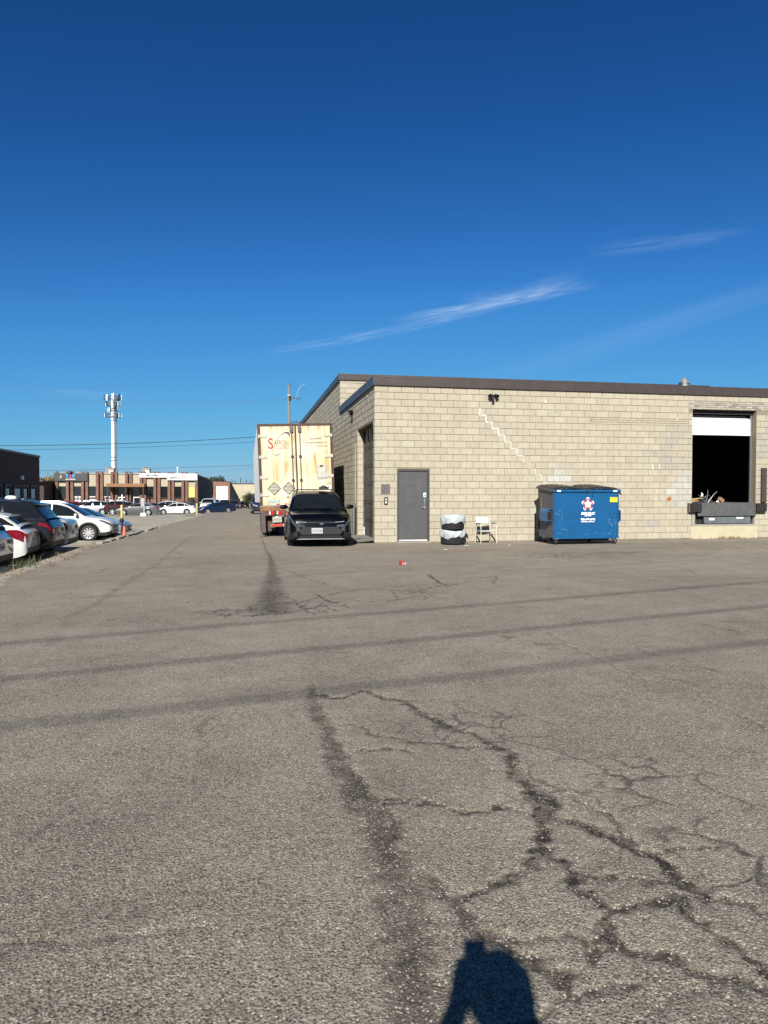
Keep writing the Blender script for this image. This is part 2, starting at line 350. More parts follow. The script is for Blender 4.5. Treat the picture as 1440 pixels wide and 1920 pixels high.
# ================================================================== GROUND
CRACKS=[
(0.62, [(0.48, 5.37, 0.081), (0.49, 4.79, 0.098), (0.49, 4.28, 0.111), (0.49, 3.94, 0.124), (0.5, 3.64, 0.134), (0.53, 3.38, 0.144), (0.55, 3.18, 0.152), (0.58, 3.04, 0.163), (0.57, 2.84, 0.169), (0.56, 2.66, 0.173), (0.55, 2.51, 0.177), (0.54, 2.37, 0.181), (0.53, 2.24, 0.184), (0.49, 1.99, 0.175), (0.46, 1.83, 0.171)]),
(0.7, [(0.53, 3.68, 0.084), (0.59, 3.39, 0.091), (0.65, 3.09, 0.096), (0.65, 2.91, 0.102)]),
(0.9, [(0.67, 3.3, 0.036), (0.77, 3.29, 0.037), (0.89, 3.21, 0.036), (0.96, 3.12, 0.036), (1.05, 3.09, 0.037), (1.14, 3.12, 0.038), (1.2, 3.05, 0.038), (1.3, 3.03, 0.038), (1.37, 2.97, 0.038), (1.45, 2.9, 0.038)]),
(0.75, [(0.5, 5.11, 0.054), (0.69, 5.02, 0.058), (0.86, 5.16, 0.065), (0.98, 4.99, 0.068), (1.08, 4.86, 0.072), (1.13, 4.66, 0.073), (1.17, 4.47, 0.075), (1.23, 4.35, 0.078), (1.3, 4.25, 0.08), (1.35, 4.11, 0.082), (1.42, 3.98, 0.084), (1.44, 3.89, 0.086), (1.46, 3.72, 0.086), (1.42, 3.49, 0.085), (1.41, 3.35, 0.085), (1.43, 3.21, 0.085), (1.39, 3.04, 0.084)]),
(0.7, [(0.58, 4.44, 0.03), (0.71, 4.37, 0.031), (0.82, 4.21, 0.031), (0.91, 4.1, 0.031), (1.03, 4.04, 0.032), (1.14, 3.95, 0.032), (1.26, 3.89, 0.033), (1.43, 3.88, 0.034)]),
(0.6, [(0.62, 3.98, 0.027), (0.73, 3.98, 0.028), (0.83, 3.98, 0.028), (0.92, 3.89, 0.027)]),
(0.8, [(1.4, 3.32, 0.07), (1.29, 2.9, 0.06), (1.23, 2.75, 0.056), (1.13, 2.62, 0.052), (1.08, 2.54, 0.05), (1.0, 2.53, 0.048), (0.94, 2.48, 0.046), (0.88, 2.44, 0.045), (0.79, 2.45, 0.044), (0.7, 2.44, 0.042)]),
(0.95, [(1.41, 3.53, 0.074), (1.39, 3.27, 0.069), (1.39, 3.1, 0.067), (1.38, 2.97, 0.065), (1.44, 2.9, 0.064), (1.46, 2.85, 0.064), (1.51, 2.81, 0.064), (1.56, 2.73, 0.063), (1.6, 2.63, 0.061), (1.63, 2.55, 0.06), (1.65, 2.46, 0.059), (1.6, 2.4, 0.058), (1.6, 2.33, 0.057), (1.63, 2.27, 0.056), (1.7, 2.24, 0.057), (1.74, 2.22, 0.057), (1.78, 2.16, 0.056), (1.82, 2.12, 0.056)]),
(0.85, [(1.25, 2.86, 0.056), (1.21, 2.76, 0.053), (1.23, 2.64, 0.051), (1.23, 2.55, 0.049), (1.24, 2.47, 0.047), (1.21, 2.38, 0.045), (1.22, 2.31, 0.044), (1.25, 2.25, 0.043), (1.28, 2.24, 0.042), (1.33, 2.27, 0.043), (1.4, 2.3, 0.043), (1.44, 2.27, 0.043), (1.54, 2.27, 0.043), (1.55, 2.23, 0.042)]),
(0.75, [(1.25, 2.48, 0.031), (1.33, 2.46, 0.031), (1.4, 2.44, 0.031), (1.46, 2.4, 0.031), (1.53, 2.39, 0.032), (1.57, 2.35, 0.032)]),
(0.85, [(1.55, 2.26, 0.046), (1.53, 2.16, 0.045), (1.52, 2.09, 0.044), (1.55, 2.04, 0.044), (1.58, 2.01, 0.044), (1.59, 1.95, 0.044), (1.6, 1.86, 0.043)]),
(0.9, [(1.24, 2.23, 0.056), (1.19, 2.15, 0.054), (1.21, 2.1, 0.053), (1.24, 2.03, 0.051), (1.28, 1.98, 0.05), (1.33, 1.95, 0.05), (1.35, 1.91, 0.049), (1.35, 1.88, 0.048), (1.4, 1.87, 0.048), (1.44, 1.84, 0.048), (1.56, 1.82, 0.048)]),
(0.65, [(0.78, 2.25, 0.04), (0.81, 2.23, 0.038), (0.85, 2.18, 0.037), (0.92, 2.16, 0.036), (0.98, 2.15, 0.035), (1.05, 2.14, 0.034), (1.11, 2.1, 0.032), (1.19, 2.15, 0.032)]),
(0.75, [(0.73, 2.36, 0.052), (0.77, 2.24, 0.048), (0.81, 2.16, 0.045), (0.87, 2.09, 0.042), (0.92, 2.04, 0.04), (0.95, 2.01, 0.038), (0.93, 1.94, 0.035), (0.92, 1.88, 0.033), (0.99, 1.88, 0.031), (1.06, 1.9, 0.03), (1.16, 1.9, 0.029)]),
(0.7, [(1.03, 2.02, 0.033), (1.09, 2.06, 0.032), (1.13, 2.07, 0.03), (1.21, 2.1, 0.028)]),
(0.6, [(1.35, 1.87, 0.026), (1.25, 1.84, 0.023), (1.18, 1.81, 0.02), (1.13, 1.77, 0.018)]),
(0.6, [(1.33, 1.83, 0.025), (1.34, 1.77, 0.021), (1.35, 1.71, 0.018)]),
(0.5, [(0.92, 1.88, 0.031), (0.86, 1.85, 0.026), (0.79, 1.83, 0.022), (0.75, 1.79, 0.017)]),
(0.5, [(1.65, 2.64, 0.022), (1.72, 2.62, 0.022), (1.81, 2.61, 0.022), (1.95, 2.6, 0.022)]),
(0.35, [(1.91, 2.68, 0.05), (1.94, 2.65, 0.05), (1.97, 2.61, 0.049)]),
(0.5, [(1.58, 3.16, 0.021), (1.62, 3.01, 0.02), (1.61, 2.89, 0.019), (1.62, 2.79, 0.019), (1.6, 2.67, 0.018)]),
(0.6, [(0.66, 2.58, 0.061), (0.7, 2.44, 0.055), (0.74, 2.35, 0.051), (0.81, 2.23, 0.046)]),
(0.6, [(0.61, 26.09, 0.03), (0.56, 18.6, 0.05), (0.6, 16.39, 0.1), (0.54, 13.72, 0.22), (0.42, 11.0, 0.42), (0.3, 8.97, 0.62)]),
(0.7, [(0.41, 10.82, 0.4025), (0.37, 9.59, 0.47375), (0.33, 8.81, 0.54125)]),
(0.95, [(0.44, 9.53, 0.036), (0.72, 9.47, 0.036), (1.05, 9.95, 0.038), (1.5, 10.48, 0.04), (1.81, 10.66, 0.041), (2.16, 10.53, 0.041), (2.51, 10.28, 0.04), (2.86, 10.65, 0.041), (3.15, 10.85, 0.042), (3.43, 11.0, 0.043)]),
(0.85, [(0.57, 8.72, 0.033), (0.87, 9.03, 0.033), (1.15, 9.38, 0.033), (1.41, 9.68, 0.033), (1.6, 9.39, 0.031), (1.94, 9.47, 0.03), (2.34, 9.59, 0.03)]),
(1, [(1.05, 10.23, 0.062), (1.11, 9.63, 0.058), (1.21, 9.37, 0.057)]),
(1, [(3.23, 12.19, 0.076), (3.13, 11.35, 0.071), (3.15, 10.72, 0.067)]),
(0.7, [(3.15, 10.72, 0.034), (3.79, 11.36, 0.033), (4.34, 11.8, 0.031), (3.96, 10.9, 0.026)]),
(0.7, [(3.23, 12.19, 0.028), (3.86, 12.78, 0.03), (4.34, 12.97, 0.031)]),
(0.6, [(3.15, 10.72, 0.025), (3.54, 10.32, 0.024), (4.21, 10.71, 0.026)]),
(0.8, [(1.73, 10.2, 0.031), (2.18, 10.41, 0.032), (2.11, 9.74, 0.03)]),
(0.8, [(0.48, 10.45, 0.039), (0.67, 9.72, 0.036), (0.77, 8.68, 0.033), (0.84, 8.51, 0.032)]),
(0.7, [(0.52, 14.23, 0.032), (0.82, 13.57, 0.03), (1.09, 12.05, 0.027), (1.35, 11.21, 0.025)]),
(0.28, [(-1.71, 53.51, 0.157), (-1.68, 26.54, 0.089), (-1.81, 21.72, 0.082), (-1.76, 17.14, 0.072), (-1.75, 15.0, 0.069), (-1.83, 13.45, 0.068), (-1.87, 12.41, 0.068), (-1.87, 11.52, 0.068), (-1.89, 10.54, 0.066), (-1.93, 9.54, 0.064), (-2.03, 9.0, 0.064)]),
(0.04, [(-1.83, 13.45, 0.213), (-1.87, 12.41, 0.21), (-1.89, 10.54, 0.189), (-1.93, 9.54, 0.182), (-2.03, 9.0, 0.181), (-1.83, 7.36, 0.155)]),
(0.4, [(-2.0, 6.13, 0.043), (-1.93, 6.19, 0.043), (-1.91, 6.36, 0.044)]),
(0.55, [(-1.87, 8.75, 0.025), (-1.25, 8.52, 0.024), (-0.77, 8.46, 0.025), (-0.23, 8.57, 0.025)]),
(0.6, [(-1.63, 9.89, 0.028), (-1.08, 9.69, 0.028), (-0.69, 9.84, 0.029), (-0.26, 9.71, 0.029), (0.3, 9.55, 0.028)]),
(0.6, [(-3.32, 10.66, 0.022), (-2.57, 10.72, 0.024), (-1.81, 11.32, 0.028), (-0.96, 11.53, 0.03), (-0.15, 11.92, 0.033), (0.37, 11.97, 0.036)]),
(0.5, [(-1.51, 14.42, 0.031), (-0.6, 14.66, 0.032), (0.47, 14.9, 0.033)]),
(0.7, [(10.45, 18.4, 0.045), (10.78, 17.32, 0.043), (10.57, 15.93, 0.04), (10.49, 14.86, 0.038), (10.59, 14.27, 0.036)]),
(0.6, [(13.94, 20.92, 0.052), (12.45, 18.22, 0.046), (11.85, 16.19, 0.041), (13.16, 16.66, 0.043)]),
(0.22, [(3.06, 7.36, 0.047), (3.14, 7.0, 0.044), (3.12, 6.63, 0.04), (3.07, 6.26, 0.037), (3.1, 6.0, 0.034), (3.1, 5.64, 0.031), (3.07, 5.32, 0.029), (3.14, 5.05, 0.026), (3.22, 4.92, 0.025)]),
(0.2, [(3.28, 4.68, 0.024), (3.2, 4.29, 0.024), (3.18, 4.01, 0.025), (3.18, 3.77, 0.026)]),
(0.6, [(6.0, 12.54, 0.03), (6.78, 13.2, 0.032), (7.09, 12.72, 0.031), (7.5, 12.44, 0.031), (8.46, 12.87, 0.032), (8.26, 11.72, 0.03)]),
(0.8, [(14.84, 19.14, 0.098), (14.74, 18.21, 0.07), (14.8, 17.75, 0.046)]),
(0.12, [(-0.82, 2.48, 0.031), (-0.69, 2.48, 0.03), (-0.53, 2.44, 0.029), (-0.43, 2.46, 0.028), (-0.3, 2.46, 0.028), (-0.2, 2.46, 0.027), (-0.11, 2.38, 0.025)]),
]
def axis(*segs):
    out = []
    for a, b, st in segs: out += list(np.arange(a, b - 1e-6, st))
    return np.array(out + [segs[-1][1]])
gx = axis((-800, -120, 85), (-120, -40, 8), (-40, -12, 1.0), (-12, -6, .4), (-6, -3.4, .09), (-3.4, -1.6, .05), (-1.6, 5.2, .017), (5.2, 9, .05), (9, 18, .1), (18, 40, 2), (40, 120, 10), (120, 800, 85))
gy = axis((-800, -40, 95), (-40, -4, 6), (-4, 1.6, .7), (1.6, 6.5, .017), (6.5, 11, .04), (11, 20.6, .055), (20.6, 40, .4), (40, 60, 1), (60, 130, 2), (130, 260, 10), (260, 800, 90))
GX, GY = np.meshgrid(gx, gy)
px, py = GX.ravel(), GY.ravel()
# irregular warp so that cracks crumble
near = (px > -8) & (px < 18) & (py > 1) & (py < 26)
crack = np.zeros(px.size); ckst = np.zeros(px.size)
xn, yn = px[near], py[near]
wv = .35
wx = xn + (vnoise(xn, yn, 9, 1) - .5) * .07 + (vnoise(xn, yn, 31, 2) - .5) * .05
wy = yn + (vnoise(xn, yn, 9, 3) - .5) * .07 + (vnoise(xn, yn, 31, 4) - .5) * .05
val = np.zeros(xn.size); sval = np.zeros(xn.size)
for s, q in CRACKS:
    ax = np.array(q)
    bb = (wx > ax[:, 0].min() - .5) & (wx < ax[:, 0].max() + .5) & (wy > ax[:, 1].min() - .5) & (wy < ax[:, 1].max() + .5)
    idx = np.nonzero(bb)[0]
    X_, Y_ = wx[idx], wy[idx]
    best = np.zeros(idx.size)
    for (x0, y0, w0), (x1, y1, w1) in zip(q[:-1], q[1:]):
        dx, dy = x1 - x0, y1 - y0; L2 = dx * dx + dy * dy + 1e-9
        t = np.clip(((X_ - x0) * dx + (Y_ - y0) * dy) / L2, 0, 1)
        d = np.hypot(X_ - x0 - t * dx, Y_ - y0 - t * dy)
        w = (w0 + (w1 - w0) * t) * .48 + .007
        best = np.maximum(best, np.clip(1.15 - d / w * .8, 0, 1))
    sval[idx] = np.maximum(sval[idx], s * best)
    val[idx] = np.maximum(val[idx], best)
crack[near] = val; ckst[near] = np.where(val > 0, sval / np.maximum(val, 1e-3), 0)
def blob(cx, cy, rx, ry, rot=0):
    c, s_ = math.cos(rot), math.sin(rot)
    u = ((px - cx) * c + (py - cy) * s_) / rx; v = (-(px - cx) * s_ + (py - cy) * c) / ry
    return np.clip(1.25 - np.sqrt(u * u + v * v), 0, 1)
alli = np.maximum.reduce([blob(.45, 9.0, 1.1, .55, .2), blob(7.4, 15.6, 1.3, 1.0, .1), blob(9.0, 16.0, .9, .5, .1), .8 * blob(2.6, 9.9, .5, .5),
                          .5 * blob(2.4, 2.5, 1.3, .7), .42 * blob(1.9, 3.3, 1.0, .6), .4 * blob(1.4, 4.3, .8, .7), .5 * blob(12.5, 16.8, 1.5, .6)])
rust = np.maximum.reduce([.8 * blob(6.3, 17.55, .75, .09, .42), .55 * blob(5.9, 17.3, 1.5, .30, .42), .35 * blob(8.0, 18.0, .6, .14, .4), .5 * blob(13.2, 18.3, .9, .12, .2)])
stain = np.maximum.reduce([.22 * blob(-.9, 3.2, 1.2, .7, .3), .2 * blob(4.4, 6.2, 2.0, .6, .4), .18 * blob(-2.2, 8.5, 1.4, .8), .16 * blob(8, 10, 3, 1.0, .3), .5 * blob(-.55, 2.55, .35, .16, .2), .5 * blob(-.85, 2.35, .2, .2), .35 * blob(-2, 10.6, 1.6, .10, .32), .3 * blob(1.6, 12.9, 3.4, .09, .36),
                           .3 * blob(-.2, 13.6, 4.2, .08, .45), .35 * blob(3.0, 11.0, 4.5, .10, .25), .3 * blob(7, 13.2, 4.0, .12, .25), .22 * blob(-1, 8.8, 2.2, .09, .3),
                           .4 * blob(.35, 5.3, .8, .3, .2), .35 * blob(.9, 3.9, .35, 1.0, -.25), .22 * blob(-1.2, 14.8, 3.0, .35, .6), .4 * blob(11, 17.5, 3.5, .2, .12), .3 * blob(14, 18.9, 1.8, .35, .0),
                           .35 * blob(2.2, 20.3, .6, 2.6), .3 * blob(1.6, 24, .9, 2.5)])
dust = np.maximum.reduce([.8 * blob(-.3, 33, 2.6, 13), .6 * blob(.1, 7.6, 1.0, .8), .7 * blob(7, 19.9, 4, .6), .6 * blob(13, 19.6, 4, .8), .5 * blob(3, 18.5, 1.6, 2), .5 * blob(-3.0, 18, .8, 8)])
edge = -3.95 + (vnoise(px, py, .9, 5) - .5) * .35 + (vnoise(px, py, 4, 6) - .5) * .12
gravel = ((px < edge) & (py > 9)).astype(float)
gravel = np.where(py > 112, 0, gravel)
grass = np.maximum.reduce([blob(-13.5, 84, 5.5, 1.6), .9 * blob(-5, 80, 1.5, 4)]) * (py > 40)
verts = np.stack([px, py, terrain(px, py) + np.where((px > -3.9) & (py < 60), (vnoise(px, py, .5, 8) - .5) * .02 - .012, 0) - .008 * np.clip(crack, 0, 1) * (py < 8)], 1)
nxg, nyg = gx.size, gy.size
ii = np.arange((nyg - 1) * (nxg - 1)); r_, c_ = ii // (nxg - 1), ii % (nxg - 1)
quads = np.stack([r_ * nxg + c_, r_ * nxg + c_ + 1, (r_ + 1) * nxg + c_ + 1, (r_ + 1) * nxg + c_], 1)
gme = bpy.data.meshes.new('ground')
gme.vertices.add(len(verts)); gme.vertices.foreach_set('co', verts.astype(np.float32).ravel())
gme.loops.add(quads.size); gme.loops.foreach_set('vertex_index', quads.astype(np.int32).ravel())
gme.polygons.add(len(quads)); gme.polygons.foreach_set('loop_start', np.arange(0, quads.size, 4, dtype=np.int32))
gme.polygons.foreach_set('use_smooth', np.ones(len(quads), bool))
gme.update(calc_edges=True)
for nm, a in (('crack', crack), ('crack_strength', ckst), ('alligator', alli), ('rust', rust), ('stain', stain), ('gravel', gravel), ('grass', grass), ('dust', dust)):
    at = gme.attributes.new(nm, 'FLOAT', 'POINT'); at.data.foreach_set('value', a.astype(np.float32))

gm = bpy.data.materials.new('worn_asphalt'); t, n, l, b = nt(gm)
def N(tp, **kw):
    o = n.new(tp)
    for k, v in kw.items(): setattr(o, k, v)
    return o
def M(op, a, b_=None, c=None, clamp=False):
    o = N('ShaderNodeMath', operation=op, use_clamp=clamp)
    for i, v in enumerate((a, b_, c)):
        if v is None: continue
        if isinstance(v, (int, float)): o.inputs[i].default_value = v
        else: l.new(v, o.inputs[i])
    return o.outputs[0]
def MIX(f, a, c):
    o = N('ShaderNodeMixRGB')
    for i, v in enumerate((f, a, c)):
        if isinstance(v, (int, float)): o.inputs[i].default_value = v
        elif isinstance(v, tuple): o.inputs[i].default_value = (*v, 1)
        else: l.new(v, o.inputs[i])
    return o.outputs[0]
def RNG(v, a, b_, c, d):
    o = N('ShaderNodeMapRange')
    l.new(v, o.inputs[0])
    for i, q in enumerate((a, b_, c, d)): o.inputs[i + 1].default_value = q
    return o.outputs[0]
geo = N('ShaderNodeNewGeometry'); POS = geo.outputs['Position']
def NZ(sc, det=4, ro=.6, dist=0.0):
    o = N('ShaderNodeTexNoise'); o.inputs['Scale'].default_value = sc; o.inputs['Detail'].default_value = det; o.inputs['Roughness'].default_value = ro
    o.inputs['Distortion'].default_value = dist
    l.new(POS, o.inputs['Vector']); return o.outputs[0]
def VO(sc, feat='F1', rnd=1.0, vec=None):
    o = N('ShaderNodeTexVoronoi'); o.feature = feat; o.inputs['Scale'].default_value = sc; o.inputs['Randomness'].default_value = rnd
    l.new(vec or POS, o.inputs['Vector']); return o
def AT(nm):
    o = N('ShaderNodeAttribute'); o.attribute_name = nm; return o.outputs['Fac']
big = NZ(.35, 5); mid = NZ(2.2, 6); fine = NZ(38, 5, .7); grit = NZ(130, 3, .7)
v1 = VO(95); v2 = VO(190)
spk = N('ShaderNodeSeparateColor'); l.new(v1.outputs['Color'], spk.inputs[0])
spk2 = N('ShaderNodeSeparateColor'); l.new(v2.outputs['Color'], spk2.inputs[0])
tone = M('ADD', RNG(big, .3, .7, .86, 1.14), M('ADD', RNG(mid, .3, .7, -.15, .15), RNG(fine, .3, .7, -.2, .2)))
tone = M('ADD', tone, RNG(grit, .3, .7, -.5, .5))
tone = M('ADD', tone, M('ADD', RNG(spk2.outputs[0], 0, 1, -.45, .45), RNG(NZ(15, 3, .6), .3, .7, -.10, .10)))
tone = M('MAXIMUM', tone, .12)
colb = N('ShaderNodeVectorMath', operation='SCALE'); colb.inputs[0].default_value = (.178, .1565, .124); l.new(tone, colb.inputs['Scale'])
stone_f = M('MULTIPLY', RNG(spk.outputs[0], .74, .80, 0, 1), RNG(v1.outputs['Distance'], .34, .50, 1, 0))
stone_c = MIX(spk.outputs[1], (.26, .235, .195), (.50, .46, .40))
col = MIX(M('MULTIPLY', stone_f, .85), colb.outputs[0], stone_c)
dark_f = M('MULTIPLY', RNG(spk.outputs[2], .72, .8, 0, .7), RNG(v1.outputs['Distance'], .3, .5, 1, 0))
col = MIX(dark_f, col, (.032, .028, .024))
# stains
st_ = M('MULTIPLY', AT('stain'), RNG(NZ(4, 5), .3, .65, .35, 1.0), clamp=True)
col = MIX(M('MULTIPLY', st_, .75), col, (.042, .036, .031))
ru = M('MULTIPLY', AT('rust'), RNG(NZ(7, 5), .3, .6, .3, 1.0), clamp=True)
col = MIX(M('MULTIPLY', ru, .85), col, (.17, .07, .03))
col = MIX(M('MULTIPLY', M('MULTIPLY', AT('dust'), RNG(NZ(1.6, 6, .7), .35, .65, 0, 1)), .55, clamp=True), col, (.27, .235, .175))
# drawn cracks, edges broken by grit
cA = AT('crack'); cS = M('POWER', AT('crack_strength'), .55)
ck = M('ADD', cA, M('ADD', RNG(NZ(14, 5, .75), .3, .7, -.28, .22), RNG(grit, .3, .7, -.34, .34)))
ckm = M('MULTIPLY', M('MULTIPLY', RNG(ck, .30, .70, 0, 1), RNG(cA, .02, .2, 0, 1)), M('MULTIPLY', cS, RNG(NZ(6, 6, .75), .36, .58, .35, 1.05)), clamp=True)
ckc = MIX(RNG(NZ(90, 3), .4, .62, 0, 1), (.010, .0075, .0058), (.050, .038, .028))
ckc = MIX(M('MULTIPLY', stone_f, .75), ckc, stone_c)
# sharp open core where the crack is strong
core = M('MULTIPLY', RNG(M('ADD', cA, RNG(NZ(20, 4, .7), .3, .7, -.22, .22)), .92, 1.02, 0, 1), RNG(cS, .7, .9, 0, 1), clamp=True)
col = MIX(M('MULTIPLY', ckm, .92), col, ckc)
col = MIX(M('MULTIPLY', core, .8), col, (.010, .009, .008))
# sparse oil drips and gum spots
vd = VO(1.15); sd_ = N('ShaderNodeSeparateColor'); l.new(vd.outputs['Color'], sd_.inputs[0])
drip = M('MULTIPLY', RNG(M('ADD', vd.outputs['Distance'], RNG(NZ(30, 3), .3, .7, -.012, .012)), .016, .034, 1, 0), RNG(sd_.outputs[0], .55, .6, 0, .75), clamp=True)
col = MIX(drip, col, (.025, .022, .02))
# alligator cracking
wpn = N('ShaderNodeTexNoise'); wpn.inputs['Scale'].default_value = 3.0; wpn.inputs['Detail'].default_value = 4; l.new(POS, wpn.inputs['Vector'])
wpa = N('ShaderNodeVectorMath', operation='SCALE'); wpa.inputs['Scale'].default_value = .45; l.new(wpn.outputs['Color'], wpa.inputs[0])
wps = N('ShaderNodeVectorMath', operation='ADD'); l.new(POS, wps.inputs[0]); l.new(wpa.outputs[0], wps.inputs[1])
va = VO(3.1, 'DISTANCE_TO_EDGE', vec=wps.outputs[0]); vb = VO(6.3, 'DISTANCE_TO_EDGE', vec=wps.outputs[0])
al = AT('alligator')
ae = M('MULTIPLY', RNG(va.outputs['Distance'], .015, .06, 1, 0), RNG(al, .1, .5, 0, 1))
ae2 = M('MULTIPLY', RNG(vb.outputs['Distance'], .01, .05, 1, 0), RNG(al, .45, .9, 0, .8))
aem = M('MULTIPLY', M('MAXIMUM', ae, ae2), RNG(NZ(5, 4), .35, .55, 0, 1), clamp=True)
col = MIX(M('MULTIPLY', aem, .85), col, (.02, .018, .016))
# hairline cracks everywhere, faint
vh = VO(.42, 'DISTANCE_TO_EDGE', vec=wps.outputs[0])
hl = M('MULTIPLY', RNG(vh.outputs['Distance'], .002, .007, 1, 0), RNG(NZ(.8, 4), .5, .62, 0, .6), clamp=True)
col = MIX(hl, col, (.034, .03, .026))
# gravel / grass
vg = VO(28); sg = N('ShaderNodeSeparateColor'); l.new(vg.outputs['Color'], sg.inputs[0])
gcol = N('ShaderNodeVectorMath', operation='SCALE'); gcol.inputs[0].default_value = (.29, .265, .215)
l.new(M('MULTIPLY', RNG(sg.outputs[0], 0, 1, .55, 1.35), RNG(NZ(.7, 6), .3, .7, .7, 1.2)), gcol.inputs['Scale'])
gm_ = AT('gravel')
col = MIX(gm_, col, gcol.outputs[0])
gr = M('MULTIPLY', AT('grass'), RNG(NZ(2, 6, .7), .38, .5, 0, 1), clamp=True)
grc = MIX(RNG(NZ(9, 5), .35, .65, 0, 1), (.025, .04, .010), (.08, .078, .03))
col = MIX(RNG(gr, .1, .4, 0, 1), col, grc)
l.new(col, b.inputs['Base Color'])
b.inputs['Roughness'].default_value = .93; b.inputs['Specular IOR Level'].default_value = .25
hgt = M('ADD', M('MULTIPLY', RNG(v1.outputs['Distance'], 0, .7, 1, 0), .35), M('ADD', M('MULTIPLY', grit, .55), M('MULTIPLY', fine, .9)))
hgt = M('SUBTRACT', hgt, M('MULTIPLY', M('MAXIMUM', M('MAXIMUM', ckm, core), aem), .45))
bp = N('ShaderNodeBump'); bp.inputs['Strength'].default_value = .75; bp.inputs['Distance'].default_value = .012
l.new(hgt, bp.inputs['Height']); l.new(bp.outputs[0], b.inputs['Normal'])
gme.materials.append(gm)
ground = link(bpy.data.objects.new('ground', gme)); ground['kind'] = 'structure'

# loose stones crumbled out of the cracks
rng = np.random.default_rng(5)
ico = [(0, 0, 1), (.9, 0, .3), (.28, .85, .3), (-.72, .53, .3), (-.72, -.53, .3), (.28, -.85, .3), (.72, .53, -.4), (-.28, .85, -.4), (-.9, 0, -.4), (-.28, -.85, -.4), (.72, -.53, -.4)]
icf = [(0, 1, 2), (0, 2, 3), (0, 3, 4), (0, 4, 5), (0, 5, 1), (1, 6, 2), (2, 7, 3), (3, 8, 4), (4, 9, 5), (5, 10, 1), (2, 6, 7), (3, 7, 8), (4, 8, 9), (5, 9, 10), (1, 10, 6)]
st = MB(); cnt = 0
def stone_at(x, y, r):
    a = rng.random() * 6.28; ca, sa = math.cos(a), math.sin(a); sx_, sy_, sz_ = r * (.7 + .7 * rng.random()), r * (.6 + .5 * rng.random()), r * (.45 + .35 * rng.random())
    z = tz(x, y) - .014
    st.add([(x + (p[0] * ca * sx_ - p[1] * sa * sy_), y + (p[0] * sa * sx_ + p[1] * ca * sy_), z + (p[2] + .3) * sz_) for p in ico], icf)
for s, q in CRACKS:
    for (x0, y0, w0), (x1, y1, w1) in zip(q[:-1], q[1:]):
        if min(y0, y1) > 7 or s < .4: continue
        ln = math.hypot(x1 - x0, y1 - y0)
        for k in range(int(ln * 34 * (1 + 9 * max(w0, w1)))):
            tt = rng.random(); wd = (w0 + w1) * .5 + .03
            stone_at(x0 + (x1 - x0) * tt + rng.normal() * wd * .55, y0 + (y1 - y0) * tt + rng.normal() * wd * .55, .0014 + .0042 * rng.random() ** 3.2)
for k in range(900):
    y = 2 + 6 * rng.random() ** 1.5; x = y * (-.34 + 1.2 * rng.random())
    stone_at(x, y, .002 + .0035 * rng.random() ** 3)
o = st.build('loose_gravel', mat('crushed_stone', (.33, .30, .25), rough=.9, var=.6, scale=45), fix=False)
tag(o, 'loose pale gravel crumbled out of the cracked asphalt', 'gravel', kind='stuff')
# ================================================================== MAIN WAREHOUSE
BX, BY = 3.76, 20.4
CREAMS = [(.477, .430, .328), (.486, .439, .335), (.470, .423, .322), (.478, .430, .326), (.492, .447, .345), (.459, .412, .313), (.478, .433, .333), (.452, .404, .305)]
GREY = (.43, .395, .315); LGREY = (.485, .47, .415); WHITE = (.56, .545, .49); DGREY = (.385, .365, .315)
M_block = mat('painted_concrete_block', (1, 1, 1), rough=.9, var=.09, scale=9, bump=.35, bscale=70, attr='Col', dirt=(.345, .305, .235), dirt_scale=1.0, dirt_amt=.42, spec=.3, pos=True, stretch=(2.6, 2.6, .7))
M_mortar = mat('block_mortar', (.255, .22, .155), rough=.95, var=.1, scale=12, spec=.2)
M_flash = mat('brown_flashing', (.060, .045, .040), rough=.42, var=.12, scale=2.5, dirt=(.10, .08, .07), dirt_amt=.4, spec=.5)
M_dgrey = mat('dark_grey_paint', (.075, .075, .076), rough=.5, var=.08, scale=4, dirt=(.13, .12, .11), dirt_amt=.25)
M_black = mat('black_plastic', (.007, .007, .0075), rough=.5, var=.2, scale=8)
M_rubber = mat('black_rubber', (.010, .0095, .0095), rough=.85, var=.25, scale=14, bump=.3, bscale=50, dirt=(.035, .032, .03), dirt_scale=6, dirt_amt=.5)
M_steel = mat('galvanised_steel', (.48, .48, .46), rough=.35, metal=.9, var=.15, scale=7)
M_conc = mat('bare_concrete', (.34, .32, .28), rough=.92, var=.16, scale=5, bump=.3, bscale=50, dirt=(.2, .18, .15), dirt_amt=.5)
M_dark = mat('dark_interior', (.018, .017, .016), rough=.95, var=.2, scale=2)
M_white = mat('white_enamel', (.74, .75, .74), rough=.4, var=.03, scale=3, dirt=(.5, .47, .42), dirt_amt=.15)
M_wpaint = mat('white_smear', (.60, .58, .51), rough=.9, var=.08, scale=15)

